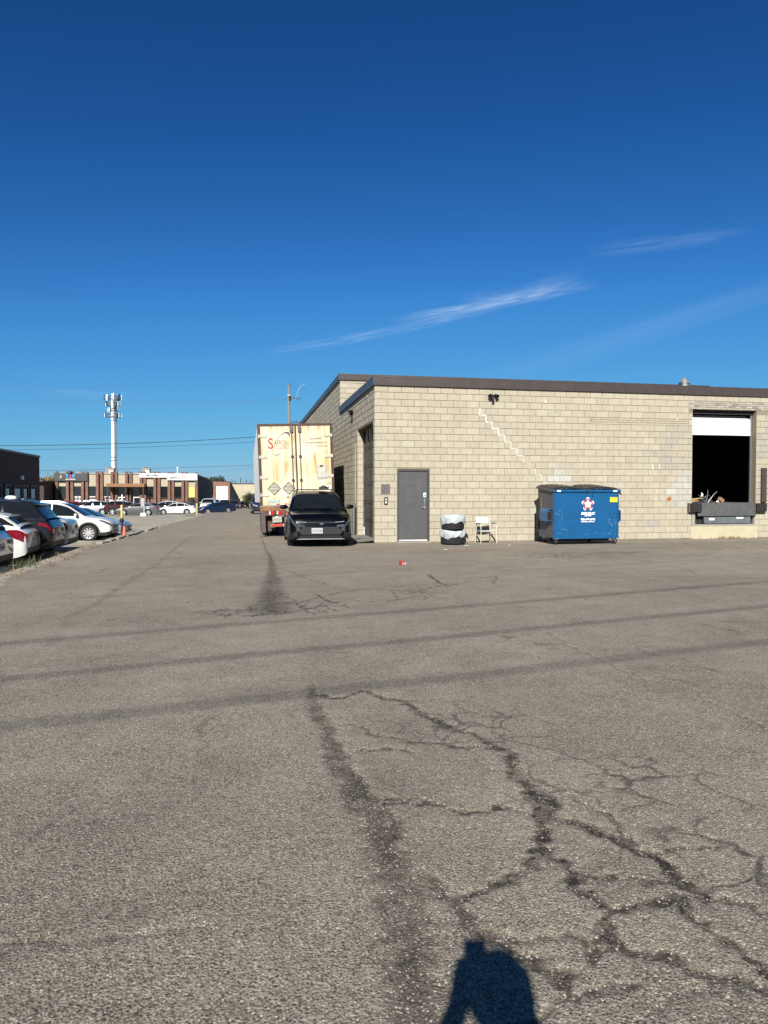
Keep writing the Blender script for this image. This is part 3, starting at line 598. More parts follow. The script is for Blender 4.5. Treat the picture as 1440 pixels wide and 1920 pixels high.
class Blocks:
    """collects bevelled masonry units in wall coordinates u (along), n (outward), z"""
    def __init__(s): s.v = []; s.f = []; s.c = []
    def add(s, u0, u1, z0, z1, col, n=0.0, ch=.008, dep=.045):
        k = len(s.v)
        s.v += [(u0 + ch, n, z0 + ch), (u1 - ch, n, z0 + ch), (u1 - ch, n, z1 - ch), (u0 + ch, n, z1 - ch),
                (u0, n - ch, z0), (u1, n - ch, z0), (u1, n - ch, z1), (u0, n - ch, z1), (u0, n - dep, z0), (u1, n - dep, z0), (u1, n - dep, z1), (u0, n - dep, z1)]
        s.f += [tuple(k + i for i in f) for f in ((0, 1, 2, 3), (4, 5, 1, 0), (5, 6, 2, 1), (6, 7, 3, 2), (7, 4, 0, 3), (8, 9, 5, 4), (9, 10, 6, 5), (10, 11, 7, 6), (11, 8, 4, 7))]
        s.c += [col] * 12
    def mesh(s, name, frame, m):
        me = bpy.data.meshes.new(name)
        me.from_pydata([frame(*p) for p in s.v], [], s.f)
        at = me.attributes.new('Col', 'FLOAT_COLOR', 'POINT')
        at.data.foreach_set('color', np.array([(*(x * .62 for x in c), 1) for c in s.c], np.float32).ravel())
        me.materials.append(m); me.update()
        return me
F_front = lambda u, nn, z: (u, -nn, z)
F_left = lambda u, nn, z: (-nn, u, z)          # wall facing -X, u runs along +Y

def cut(a0, a1, holes):
    seg = [(a0, a1)]
    for h0, h1 in holes:
        out = []
        for s0, s1 in seg:
            if h1 <= s0 or h0 >= s1: out.append((s0, s1)); continue
            if h0 > s0: out.append((s0, h0))
            if h1 < s1: out.append((h1, s1))
        seg = out
    return seg

def courses(u0, u1, z0, z1, holes, bw=.4, bh=.2, j=.010, off=0.0):
    """yield every block of a running-bond field, cut at the openings"""
    c = 0; z = z0
    while z < z1 - .03:
        zt_ = min(z + bh, z1)
        hs = [(h[0], h[1]) for h in holes if h[2] < zt_ - .02 and h[3] > z + .02]
        o_ = off + (bw / 2 if c % 2 else 0)
        for s0, s1 in cut(u0, u1, hs):
            k = math.floor((s0 - o_) / bw)
            while True:
                a = max(s0, o_ + k * bw); e = min(s1, o_ + (k + 1) * bw); k += 1
                if a >= s1 - .02: break
                if e - a < .03: continue
                yield a + j / 2, e - j / 2, z + j / 2, zt_ - j / 2, c
        z += bh; c += 1

def wall_core(name, u0, u1, z0, z1, n0, n1, holes, frame, m, parent):
    us = sorted({u0, u1, *[x for h in holes for x in h[:2]]}); zs = sorted({z0, z1, *[x for h in holes for x in h[2:4]]})
    us = [x for x in us if u0 <= x <= u1]; zs = [x for x in zs if z0 <= x <= z1]
    solid = {}
    for i in range(len(us) - 1):
        for k in range(len(zs) - 1):
            cu, cz = (us[i] + us[i + 1]) / 2, (zs[k] + zs[k + 1]) / 2
            solid[i, k] = not any(h[0] < cu < h[1] and h[2] < cz < h[3] for h in holes)
    b_ = MB()
    for (i, k), s_ in solid.items():
        if not s_: continue
        a, e, p, q = us[i], us[i + 1], zs[k], zs[k + 1]
        P = lambda u, nn, z: frame(u, nn, z)
        b_.add([P(a, n0, p), P(e, n0, p), P(e, n0, q), P(a, n0, q)], [(0, 1, 2, 3)])
        b_.add([P(a, n1, p), P(e, n1, p), P(e, n1, q), P(a, n1, q)], [(3, 2, 1, 0)])
        if not solid.get((i - 1, k)): b_.add([P(a, n0, p), P(a, n0, q), P(a, n1, q), P(a, n1, p)], [(0, 1, 2, 3)])
        if not solid.get((i + 1, k)): b_.add([P(e, n0, p), P(e, n1, p), P(e, n1, q), P(e, n0, q)], [(0, 1, 2, 3)])
        if not solid.get((i, k - 1)): b_.add([P(a, n0, p), P(a, n1, p), P(e, n1, p), P(e, n0, p)], [(0, 1, 2, 3)])
        if not solid.get((i, k + 1)): b_.add([P(a, n0, q), P(e, n0, q), P(e, n1, q), P(a, n1, q)], [(0, 1, 2, 3)])
    return b_.build(name, m, parent, fix=False)

wh = empty('warehouse', (BX, BY, 0), 0, 'long cream concrete-block warehouse with brown metal roof edging and an open loading dock', 'warehouse')
WZ = 4.60; WU1 = 18.4
DOOR = (.68, 1.66, 0.0, 2.16); DOCK = (10.34, 12.66, 0.0, 4.14)
fw = wall_core('front_wall', 0.012, WU1, -.25, WZ, -.013, -.2, [DOOR, DOCK], F_front, M_mortar, wh)
# --- tints of repaired blocks: (x0,x1,z0,z1,colour) in wall coordinates
PATCH = [(5.37, 6.2, 1.78, 2.02, WHITE), (5.6, 6.0, 2.0, 2.2, LGREY), (4.85, 5.1, .8, 1.0, LGREY), (9.9, 10.4, 1.42, 2.2, LGREY), (9.6, 10.4, 1.2, 1.82, LGREY), (9.45, 9.9, 1.38, 1.62, WHITE), (9.8, 10.4, 1.0, 1.42, LGREY),
         (8.35, 9.2, .4, .6, GREY), (8.8, 9.2, .4, .6, DGREY), (9.2, 10.4, 2.2, 3.3, None), (8.7, 9.8, 2.58, 2.82, GREY), (9.4, 10.4, 3.2, 3.6, GREY), (9.0, 9.9, 2.2, 2.4, GREY),
         (12.66, 13.4, 1.0, 4.2, None), (12.0, 14, 4.2, 4.4, GREY)]
def btint(u0, u1, z0, z1):
    cu, cz = (u0 + u1) / 2, (z0 + z1) / 2
    col = None
    for p in PATCH:
        if p[0] < cu < p[1] and p[2] < cz < p[3]:
            col = p[4] if p[4] else random.choice([GREY, GREY, DGREY, CREAMS[5], CREAMS[7]])
    return col
BR_ROW = (6.8, 10.2, 3.60, 3.80)      # band of thin bricks left of the dock
LINTEL = (10.2, 14.6, 4.14, 4.40)    # three thin brick courses over the dock
hole_extra = [DOOR, DOCK, BR_ROW, LINTEL]
cand = []
for u0, u1, z0, z1, c in courses(0.0, WU1, 0.0, WZ, hole_extra):
    d = math.hypot(BX + (u0 + u1) / 2, BY)
    cand.append((((u1 - u0) * (z1 - z0)) / (d * d * d), u0, u1, z0, z1))
cand.sort(reverse=True)
cache = {}; rest = Blocks()
for i, (_, u0, u1, z0, z1) in enumerate(cand):
    col = btint(u0, u1, z0, z1)
    if i < 300:
        key = (round(u1 - u0, 3), round(z1 - z0, 3), col or random.randrange(8), i % 3)
        if key not in cache:
            b_ = Blocks(); w2, h2 = (u1 - u0) / 2, (z1 - z0) / 2
            cc = col or CREAMS[key[2]]; k_ = random.uniform(.965, 1.03)
            b_.add(-w2, w2, -h2, h2, tuple(x * k_ for x in cc))
            cache[key] = b_.mesh('block', F_front, M_block)
        o = bpy.data.objects.new('block', cache[key]); link(o, fw)
        o.location = ((u0 + u1) / 2, -random.uniform(-.001, .0022), (z0 + z1) / 2)
        o.rotation_euler = (random.uniform(-.004, .004), 0, random.uniform(-.004, .004))
    else:
        cc = col or random.choice(CREAMS); k_ = random.uniform(.965, 1.03)
        rest.add(u0, u1, z0, z1, tuple(x * k_ for x in cc), n=random.uniform(-.001, .0022))
for R0, rows, cols_ in ((BR_ROW, 3, [CREAMS[0], CREAMS[5], CREAMS[2], CREAMS[7]]), (LINTEL, 4, [GREY, DGREY, LGREY, GREY, (.30, .25, .21)])):
    hh = (R0[3] - R0[2]) / rows
    for u0, u1, z0, z1, c in courses(R0[0], R0[1], R0[2], R0[3], [], bw=.21, bh=hh, j=.010):
        rest.add(u0, u1, z0, z1, random.choice(cols_), n=random.uniform(-.003, .002), ch=.004)
o = link(bpy.data.objects.new('block_field', rest.mesh('block_field', F_front, M_block)), fw); o['kind'] = 'stuff'

# --- side wall of the low wing, with the roll-up door
GAR = (.24, 3.2, 0.0, 3.56); LW = 7.5
sw = wall_core('side_wall', .2, LW, -.3, WZ, -.009, -.2, [GAR], F_left, M_mortar, wh)
def field(u0, u1, z0, z1, holes, frame, name, parent, loc=None, dark=0.0, off=0.0):
    b_ = Blocks()
    for a, e, p, q, c in courses(u0, u1, z0, z1, holes, off=off):
        k_ = random.uniform(.93, 1.05); cc = random.choice(CREAMS + CREAMS + [GREY] if dark else CREAMS)
        b_.add(a, e, p, q, tuple(x * k_ for x in cc), n=random.uniform(-.0015, .004))
    o_ = link(bpy.data.objects.new(name, b_.mesh(name, frame, M_block)), parent); o_['kind'] = 'stuff'
    if loc: o_.location = loc
    return o_
field(0.0, LW, 0.0, WZ, [GAR], F_left, 'block_field', sw, dark=1)
# return jambs of the garage opening (visible far jamb faces the yard)
jb = Blocks()
for a, e, p, q, c in courses(0.012, .24, 0, 3.56, []):
    jb.add(a, e, p, q, random.choice(CREAMS), n=0)
o = link(bpy.data.objects.new('jamb_blocks', jb.mesh('jamb_blocks', F_front, M_block)), sw); o['kind'] = 'stuff'; o.location = (0, 3.197, 0)
# --- upper block behind
UZ = 5.92; UL = 38.0; UU1 = 16.3
uf = wall_core('upper_front_wall', 0.012, UU1, WZ - .4, UZ, -.012, -.2, [], F_front, M_mortar, wh); uf.location = (0, LW, 0)
field(0.0, UU1, 4.4, UZ, [], F_front, 'block_field', uf)
us_ = wall_core('upper_side_wall', .2, UL, -.8, UZ, -.024, -.2, [], F_left, M_mortar, wh); us_.location = (0, LW, 0)
field(0.0, UL, -.6, UZ, [], F_left, 'block_field', us_, dark=1)
# --- roofs
MB().box(.1, WU1 - .1, .1, LW, 4.40, 4.50).build('roof', mat('roof_felt', (.10, .095, .09), rough=.95), wh)
MB().box(.1, UU1 - .1, LW + .15, LW + UL, 5.6, 5.7).build('roof', MATS['roof_felt'], wh)
MB().box(WU1 - .2, WU1, 0.2, LW, -.2, WZ).build('end_wall', M_mortar, wh)
MB().box(UU1 - .2, UU1, LW + .2, LW + UL, -.2, UZ).build('end_wall', M_mortar, wh)
MB().box(.2, UU1 - .2, LW + UL - .2, LW + UL, -1, UZ).build('end_wall', M_mortar, wh)
# --- flashing in lengths, each overlapping a hair proud of the next
def flashing(p0, p1, z0, z1, out, step, parent):
    p0, p1 = Vector(p0), Vector(p1); L = (p1 - p0).length; d = (p1 - p0) / L; nn = Vector(out)
    k = 0; s = 0
    while s < L - .01:
        e = min(s + step, L); pr = .045 + (.003 if k % 2 else 0)
        a = p0 + d * (s - .004); c = p0 + d * (e + .004)
        prof = [(-.14, z1 - .012), (pr, z1 + .006), (pr + .004, z1 - .02), (pr, z1 - .03), (pr, z0 + .02), (pr + .014, z0 - .004), (pr - .008, z0 - .012), (-.01, z0 - .006), (-.02, z1 - .04)]
        n_ = len(prof)
        vs_ = [(*(a + nn * o_)[:2], z) for o_, z in prof] + [(*(c + nn * o_)[:2], z) for o_, z in prof]
        b_ = MB(); b_.add(vs_, [tuple(range(n_)), tuple(range(2 * n_ - 1, n_ - 1, -1))] + [((i + 1) % n_, i, n_ + i, n_ + (i + 1) % n_) for i in range(n_)])
        b_.build('roof_flashing', M_flash, parent)
        s = e; k += 1
flashing((-.05, 0, 0), (WU1, 0, 0), WZ, 4.86, (0, -1, 0), 3.05, wh)
flashing((0, -.045, 0), (0, LW - .05, 0), WZ, 4.86, (-1, 0, 0), 3.05, wh)
flashing((-.05, LW, 0), (UU1, LW, 0), UZ, 6.16, (0, -1, 0), 3.05, wh)
flashing((0, LW - .045, 0), (0, LW + UL, 0), UZ, 6.16, (-1, 0, 0), 3.05, wh)
# --- zig-zag crack repair following the joints
zz = MB(); u, z = 3.2, 3.90; pts_ = [(u + .02, 4.0), (u, 3.82)]
for k in range(10):
    pts_ += [(u, z - .1), (u + .2, z - .1)]; u += .2; z -= .2
    pts_[-1] = (u, z + .1 + random.uniform(-.015, .015))
pts_ += [(u, z - .06), (u + .12, z - .1), (u + .16, z - .22)]
for k, ((x0, z0), (x1, z1)) in enumerate(zip(pts_[:-1], pts_[1:])):
    L = math.hypot(x1 - x0, z1 - z0)
    if L < .01: continue
    ux, uz = (x1 - x0) / L, (z1 - z0) / L; n_ = 6; top = []; bot = []
    for i in range(n_ + 1):
        t_ = -.012 + (L + .024) * i / n_; wf_ = 1.2 if k < 8 else .8 if k < 15 else .5; wv = random.uniform(.003, .022) * wf_
        bx_, bz_ = x0 + ux * t_, z0 + uz * t_; w2 = random.uniform(.003, .022) * wf_
        top.append((bx_ - uz * wv, bz_ + ux * wv)); bot.append((bx_ + uz * w2, bz_ - ux * w2))
    zz.prism(top + bot[::-1], -.0035 - .0004 * (k % 3), .006, 'Y')
o = zz.build('mortar_repair', M_wpaint, fw); o['label'] = 'white zig-zag smear of mortar over a stepped crack'
sm = MB()
for (x, z, w, h) in ((8.92, 2.3, .05, .2), (9.16, 2.31, .03, .19), (9.02, 1.5, .02, .18), (9.07, 1.53, .02, .14), (9.05, 1.3, .025, .16), (9.75, 3.78, .1, .04), (9.79, 3.82, .03, .1)):
    sm.prism([(x + random.uniform(-.02, .02), z - h / 2), (x + w, z - h / 2 + .02), (x + w * .7, z + h / 2), (x + .01, z + h / 2 - .03)], -.0035, .006, 'Y')
sm.build('mortar_repair', M_wpaint, fw)
MB().prism([(9.44, 1.24), (9.5, 1.21), (9.57, 1.23), (9.63, 1.28), (9.58, 1.31), (9.55, 1.36), (9.51, 1.33), (9.46, 1.29)], -.004, .006, 'Y').build('paint_mark', mat('orange_rust', (.36, .11, .025), rough=.8, var=.4, scale=12), fw)
# --- man door
dr = MB().box(DOOR[0] + .055, DOOR[1] - .055, .05, .095, .035, 2.10).build('door', M_dgrey, wh, bevel=.004)
fr = MB().box(DOOR[0] + .004, DOOR[0] + .05, .015, .13, .0, 2.15).box(DOOR[1] - .05, DOOR[1] - .004, .015, .13, .0, 2.15).box(DOOR[0] + .05, DOOR[1] - .05, .016, .129, 2.105, 2.15)
fr.build('door_frame', mat('door_frame_grey', (.06, .06, .062), rough=.5, var=.1), wh)
MB().box(DOOR[0], DOOR[1], .1, .14, 0, 2.16).build('door_backing', M_dark, wh)
MB().box(DOOR[0] + .06, DOOR[1] - .06, .038, .0495, .045, .075).build('kick_strip', M_white, dr)
MB().box(DOOR[0] - .02, DOOR[1] + .02, -.04, .1, -.05, .028).build('threshold', M_conc, wh)
kp = MB().box(1.475, 1.565, .025, .049, 1.33, 1.47).build('keypad', mat('pale_blue_plastic', (.55, .66, .70), rough=.4, var=.05), dr, bevel=.012)
MB().cyl((1.52, .024, 1.385), (1.52, .02, 1.385), .026, seg=14).build('keypad_button', mat('teal_plastic', (.06, .32, .36), rough=.4), kp)
MB().tube([(1.515, .048, 1.30), (1.513, .04, 1.2), (1.512, .04, 1.12), (1.510, .048, 1.06)], .009).build('pull_handle', M_steel, dr, smooth=True)
hd = MB().cyl((1.51, .05, 1.02), (1.51, .02, 1.02), .035, seg=16).cyl((1.51, .02, 1.02), (1.51, -.012, 1.02), .014, seg=10).cyl((1.51, .0, 1.02), (1.42, -.004, 1.02), .01, seg=8)
hd.build('door_handle', M_steel, dr, smooth=True)
ln = MB()      # outline left by a removed notice
for q in ([(.99, 1.02), (1.13, 1.0)],): pass
def stroke(b_, a, c, w, y0, y1):
    L = math.hypot(c[0] - a[0], c[1] - a[1]); ux, uz = (c[0] - a[0]) / L * w / 2, (c[1] - a[1]) / L * w / 2
    b_.prism([(a[0] - uz, a[1] + ux), (c[0] - uz, c[1] + ux), (c[0] + uz, c[1] - ux), (a[0] + uz, a[1] - ux)], y0, y1, 'Y')
for a, c in (((.99, 1.76), (1.30, 1.78)), ((1.31, 1.77), (1.32, 1.30)), ((.99, 1.75), (.98, 1.27)), ((.98, 1.26), (1.24, 1.25)), ((1.0, 1.58), (1.26, 1.59)), ((1.0, 1.52), (1.30, 1.51)), ((1.28, 1.7), (1.40, 1.82)), ((1.37, 1.8), (1.38, 1.4))):
    stroke(ln, a, c, .006, .0485, .0499)
ln.build('tape_residue', mat('tape_residue', (.16, .155, .15), rough=.7, var=.3, scale=20), dr)
# plaque and intercom
MB().box(.19, .46, -.012, -.0005, 1.43, 1.72).build('plaque', mat('plaque_mauve', (.13, .11, .115), rough=.45, var=.1), wh, bevel=.004)
ic = MB().box(.275, .385, -.05, -.0005, 1.13, 1.34).build('intercom', mat('intercom_brown', (.10, .065, .06), rough=.5, var=.25), wh, bevel=.006)
MB().cyl((.33, -.051, 1.27), (.33, -.058, 1.27), .022, seg=12).box(.315, .345, -.056, -.0505, 1.16, 1.22).build('intercom_button', M_white, ic)
# --- twin flood light
def flood(loc, frame_rot, name='flood_light'):
    r_ = MB().cyl((0, 0, 0), (0, -.03, 0), .065, seg=16).cyl((0, -.03, 0), (0, -.07, 0), .03, seg=12).cyl((0, -.06, -.02), (0, -.085, -.1), .03, .036, seg=12).box(-.03, .03, -.12, -.06, -.17, -.10)
    o_ = r_.build(name, M_black, wh, smooth=True, loc=loc, rot=frame_rot)
    for s_ in (-1, 1):
        h_ = MB().lathe([(.0, .06), (.045, .05), (.05, .0), (.062, -.07), (.058, -.072), (.05, -.04), (0, -.035)], axis='Y', seg=16)
        o2 = h_.build('lamp_head', M_black, o_, smooth=True); o2.location = (s_ * .095, -.085, .015); o2.rotation_euler = (R(28), 0, R(s_ * 24))
    return o_
flood((3.60, 0.0, 4.36), (0, 0, 0))
sl = flood((0.0, 4.15, 4.28), (0, 0, R(-90)), 'wall_light')
MB().tube([(-.03, 4.15, 4.2), (-.028, 4.14, 4.05), (-.03, 4.16, 3.92)], .012, seg=6).build('light_cable', M_black, wh, smooth=True)
MB().cyl((5.3, 0, 4.24), (5.3, -.03, 4.24), .05, .045, seg=12).build('wall_vent', mat('vent_cap', (.55, .5, .4), rough=.6), wh)
MB().cyl((5.62, -.004, 3.98), (5.62, .0, 3.98), .03, seg=10).cyl((5.63, -.006, 3.93), (5.61, -.001, 4.02), .02, seg=8).build('pipe_stub', M_steel, wh)
# --- sectional garage door in the side wall
gd = MB().box(.245, .27, GAR[0], GAR[1], 0, GAR[3]).build('garage_door', mat('garage_door_grey', (.036, .036, .038), rough=.55, var=.12, scale=3, dirt=(.10, .095, .09), dirt_amt=.3), wh)
ns = 6; hs_ = (GAR[3] - .02) / ns
for i in range(ns):
    z0 = .012 + i * hs_; b_ = MB()
    x1 = .245
    y0, y1 = GAR[0] + .03, GAR[1] - .03
    b_.box(x1 - .02, x1 - .0005, y0, y1, z0 + .006, z0 + .06).box(x1 - .02, x1 - .0005, y0, y1, z0 + hs_ - .06, z0 + hs_ - .006)
    for k in range(5):
        yy = y0 + (y1 - y0 - .07) * k / 4
        b_.box(x1 - .0195, x1 - .0006, yy, yy + .07, z0 + .06, z0 + hs_ - .06)
    b_.build('door_section', MATS['garage_door_grey'], gd)
MB().box(.2, .245, GAR[0] - .0, GAR[0] + .028, 0, GAR[3] - .002).box(.2, .244, GAR[1] - .028, GAR[1], 0, GAR[3] - .002).build('door_track', M_dgrey, wh)
MB().box(.20, .24, GAR[1] - .1, GAR[1] - .04, .0, .32).build('lock_guard', M_white, wh)
MB().tube([(-.02, 3.5, 0), (-.02, 3.5, 3.15)], .018).build('conduit', mat('painted_conduit', (.36, .32, .24), rough=.7), wh, smooth=True)
# sloping asphalt apron before the garage door
ap = MB(); ap.add([(-.75, .12, -.012), (-.05, .1, .055), (.24, .1, .06), (.24, 3.25, .06), (-.05, 3.3, .05), (-.7, 3.2, -.025)], [(0, 1, 4, 5), (1, 2, 3, 4)])
o = ap.build('ramp', mat('patched_asphalt', (.20, .19, .175), rough=.95, var=.2, scale=14, bump=.4, bscale=90), None, fix=False); o.location = (BX, BY, 0); o['kind'] = 'structure'
# --- loading dock
MB().box(10.40, 12.60, .22, .255, 3.34, 3.60).build('dock_door_panel', M_white, wh, bevel=.006)
o = MB().box(10.40, 12.60, 0, .035, 0, .26).build('dock_door_panel', M_white, wh, bevel=.006); o.location = (0, .218, 3.607); o.rotation_euler = (R(-9), 0, 0)
o = MB().box(10.40, 12.60, 0, .035, 0, .25).build('dock_door_panel', M_white, wh, bevel=.006); o.location = (0, .262, 3.868); o.rotation_euler = (R(-55), 0, 0)
for z_ in (3.41, 3.47, 3.53): MB().box(10.40, 12.60, .2185, .2205, z_, z_ + .006).build('panel_groove', mat('groove_grey', (.35, .35, .35), rough=.6), wh)
MB().box(10.42, 12.58, .214, .22, 3.325, 3.345).build('door_seal', M_rubber, wh)
MB().box(10.345, 12.655, .16, .2, 4.02, 4.135).build('dock_header', mat('header_black', (.02, .02, .02), rough=.8), wh)
for s_ in (10.345, 12.60):
    MB().box(s_, s_ + .055, .205, .26, 1.14, 4.1).build('door_track', M_steel, wh)
fl = MB().box(9.2, 15.5, .2, 7.3, 1.0, 1.14).build('dock_floor', mat('dock_concrete', (.06, .055, .05), rough=.95, var=.3), wh)
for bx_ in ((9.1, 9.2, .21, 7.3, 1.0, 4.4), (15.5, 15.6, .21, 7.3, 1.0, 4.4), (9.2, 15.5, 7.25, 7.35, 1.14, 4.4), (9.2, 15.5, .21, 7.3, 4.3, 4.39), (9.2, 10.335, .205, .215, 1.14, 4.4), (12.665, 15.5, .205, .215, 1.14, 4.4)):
    MB().box(*bx_).build('shade_liner', M_dark, wh)  # near-black liners added so bounced light leaves the dock dark
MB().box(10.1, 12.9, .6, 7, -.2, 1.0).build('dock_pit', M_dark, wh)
lv = MB().box(10.50, 12.62, -.06, .55, 1.085, 1.15).box(10.50, 12.62, -.075, -.055, .72, 1.12).build('dock_leveller', mat('leveller_steel', (.115, .12, .12), rough=.55, metal=.3, var=.2, scale=5, dirt=(.2, .17, .14), dirt_amt=.4), wh, bevel=.006)
lp = MB().box(10.76, 12.44, -.05, .02, .47, .69).build('leveller_lip', mat('lip_steel', (.16, .18, .19), rough=.5, metal=.3, var=.2, scale=6), lv, bevel=.008)
MB().box(10.93, 11.12, -.054, -.0505, .585, .655).box(11.92, 12.17, -.054, -.0505, .63, .68).build('warning_label', M_white, lp)
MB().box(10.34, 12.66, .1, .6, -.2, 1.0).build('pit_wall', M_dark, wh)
MB().box(10.345, 10.45, -.01, .09, .42, 1.0).box(12.60, 12.655, -.01, .09, .42, 1.0).build('pit_angle', M_conc, wh)
pl = MB().box(10.30, 12.72, -.035, .09, -.1, .40).build('dock_plinth', mat('painted_plinth', (.50, .45, .30), rough=.9, var=.12, scale=6, bump=.3, dirt=(.32, .27, .19), dirt_scale=3, dirt_amt=.6), wh, bevel=.02)
MB().box(10.32, 12.70, -.04, .095, .395, .45).build('plinth_angle', M_conc, wh)
for s_ in (10.20, 12.57):
    bp_ = MB()
    for k in range(9): bp_.box(s_ + .012 + k * .042, s_ + .052 + k * .042, -.16 + .006 * (k % 2), -.012, .86 + .004 * (k % 3), 1.13)
    db = bp_.build('dock_bumper', M_rubber, wh, bevel=.004)
    MB().box(s_ - .03, s_ + .012, -.10, -.0005, .85, 1.14).box(s_ + .392, s_ + .42, -.10, -.0005, .85, 1.14).build('bumper_plate', mat('rusty_plate', (.13, .09, .075), rough=.7, var=.3), db)
MB().box(12.83, 13.0, -.09, -.0005, 1.16, 2.28).build('corner_guard', mat('brown_guard', (.062, .036, .032), rough=.6, var=.2), wh, bevel=.01)
# --- roof vent
rv = MB().cyl((0, 0, 0), (0, 0, .95), .13, seg=18).cyl((0, 0, .93), (0, 0, .98), .24, .22, seg=18)
o = rv.build('roof_vent', mat('vent_galvanised', (.34, .34, .33), rough=.42, metal=.4, var=.2, scale=6), wh, smooth=True, loc=(12.45, 3.6, 4.48)); o.scale = (.72, .72, .93)
MB().lathe([(.13, 1.0), (.2, 1.02), (.2, 1.16), (.24, 1.17), (.16, 1.30), (.05, 1.40), (0, 1.42)], seg=18).build('vent_cap', MATS['vent_galvanised'], o, smooth=True)
MB().box(.12, .30, -.1, .1, 1.06, 1.14).build('vent_hood', M_dgrey, o)
for s_ in (-1, 1): MB().box(s_ * .2 - .05, s_ * .2 + .05, -.12, .12, 1.02, 1.20).build('vent_louvre', M_dgrey, o)
# --- bollard beside the garage door
bl = MB().lathe([(0, 1.13), (.05, 1.13), (.055, 1.12), (.055, -.1)], seg=16).build('guard_post', mat('post_grey', (.10, .10, .10), rough=.6, var=.15), None, smooth=True)
bl.location = (BX - .12, 23.62, 0); tag(bl, 'slim grey steel guard post against the block wall beside the garage door', 'bollard')
# ================================================================== DUMPSTER
M_blue = mat('bin_blue', (.003, .088, .235), rough=.38, var=.10, scale=2.2, dirt=(.008, .11, .27), dirt_scale=4, dirt_amt=.5, spec=.5)
M_binside = mat('bin_side_grey', (.075, .085, .10), rough=.6, var=.25, scale=3, dirt=(.16, .11, .08), dirt_scale=4, dirt_amt=.6, stretch=(1, 1, .25))  # left side sheet: greyer than the front, with brown patches
M_lid = mat('bin_lid_plastic', (.008, .0075, .007), rough=.5, var=.3, scale=3, dirt=(.025, .021, .018), dirt_scale=5, dirt_amt=.4)
dm = empty('dumpster', (8.58, 18.72, 0), R(1.0), 'blue steel front-load dumpster with black lids on casters against the block wall', 'dumpster')
W_, D_, Z0, Z1 = 2.03, 1.02, .19, 1.56
hull = MB()
hull.prism([(0, Z0), (W_, Z0), (W_, Z1), (0, Z1)], 0, .012, 'Y', 0)                                       # front sheet
hull.prism([(.02, Z0), (D_ - .1, Z0), (D_, Z0 + .3), (D_, Z1 + .10), (.02, Z1)], -.002, .012, 'X', 1)       # left side
hull.prism([(.02, Z0), (D_ - .1, Z0), (D_, Z0 + .3), (D_, Z1 + .10), (.02, Z1)], W_ - .012, W_ + .002, 'X', 0)
hull.box(.01, W_ - .01, D_ - .1, D_ - .09, Z0 + .02, Z1 + .06).box(.01, W_ - .01, .01, D_ - .1, Z0, Z0 + .02)
body_o = hull.build('body', [M_blue, M_binside], dm)
MB().box(-.035, W_ + .035, -.045, .02, Z1 - .075, Z1 - .003).build('top_rim', M_blue, dm, bevel=.008)
MB().prism([(-.03, Z1 - .07), (D_ + .03, Z1 + .03), (D_ + .03, Z1 + .10), (-.03, Z1)], -.05, .008, 'X').build('side_rim', mat('rim_side_grey', (.085, .09, .10), rough=.55, var=.3), dm)  # left rim, greyer than the front one
MB().prism([(-.03, Z1 - .07), (D_ + .03, Z1 + .03), (D_ + .03, Z1 + .10), (-.03, Z1)], W_ - .008, W_ + .05, 'X').build('side_rim', M_blue, dm)
MB().box(-.01, W_ + .01, -.012, .02, Z0 - .03, Z0 + .015).build('bottom_rail', M_blue, dm)
for x_ in (.02, W_ - .055): MB().box(x_, x_ + .035, -.02, -.001, Z0, Z1 - .08).build('corner_fold', M_blue, dm)
# lids: sagging plastic with ribs
for k, (x0, x1) in enumerate(((-.05, 1.02), (1.03, W_ + .07))):
    lv_, lf_ = [], []; nx_, ny_ = 22, 12
    for i in range(nx_ + 1):
        for j_ in range(ny_ + 1):
            u, v = i / nx_, j_ / ny_
            ex = min(u, 1 - u) * 2
            z = Z1 + .035 + .095 * v + .03 * math.sin(math.pi * min(1, u * 1.15)) * (.7 + .3 * math.cos(6 * v)) + .010 * math.sin(i * 2.1) * (1 - (2 * u - 1) ** 4) + random.uniform(-.004, .004)
            z -= .05 * max(0, 1 - ex * 6) + (.035 if j_ == 0 else 0)
            if k == 1 and u > .9: z -= .10 * (u - .9) * 10
            lv_.append((x0 + (x1 - x0) * u, -.06 + (D_ + .06) * v + .015 * math.sin(u * 9), z))
    for i in range(nx_):
        for j_ in range(ny_):
            a = i * (ny_ + 1) + j_; lf_.append((a, a + ny_ + 1, a + ny_ + 2, a + 1))
    b_ = MB(); b_.add(lv_, lf_); o = b_.build('lid', M_lid, dm, smooth=True, angle=60)
    sd = o.modifiers.new('thick', 'SOLIDIFY'); sd.thickness = .02; sd.offset = -1
# fork pockets
for s_, x in ((-1, 0), (1, W_)):
    mm = mat('pocket_blue', (.02, .12, .30), rough=.5, var=.3, scale=9, dirt=(.2, .14, .1), dirt_amt=.5) if s_ < 0 else M_blue
    p = MB()
    a, c = (x - .14, x + .0) if s_ < 0 else (x, x + .14)
    p.box(a, c, .12, .62, .93, .945).box(a, c, .12, .62, .66, .675)
    p.box(a if s_ < 0 else c - .012, a + .012 if s_ < 0 else c, .12, .62, .675, .93)
    p.add([(x, .06, 1.0), (a if s_ < 0 else c, .12, .945), (a if s_ < 0 else c, .62, .945), (x, .7, 1.02)], [(0, 1, 2, 3)])
    p.add([(x, .06, .58), (a if s_ < 0 else c, .12, .66), (a if s_ < 0 else c, .62, .66), (x, .7, .58)], [(3, 2, 1, 0)])
    p.build('fork_pocket', mm, dm)
    MB().box(a + .012, c - .012, .13, .14, .675, .93).build('pocket_shadow_plate', M_black, dm)
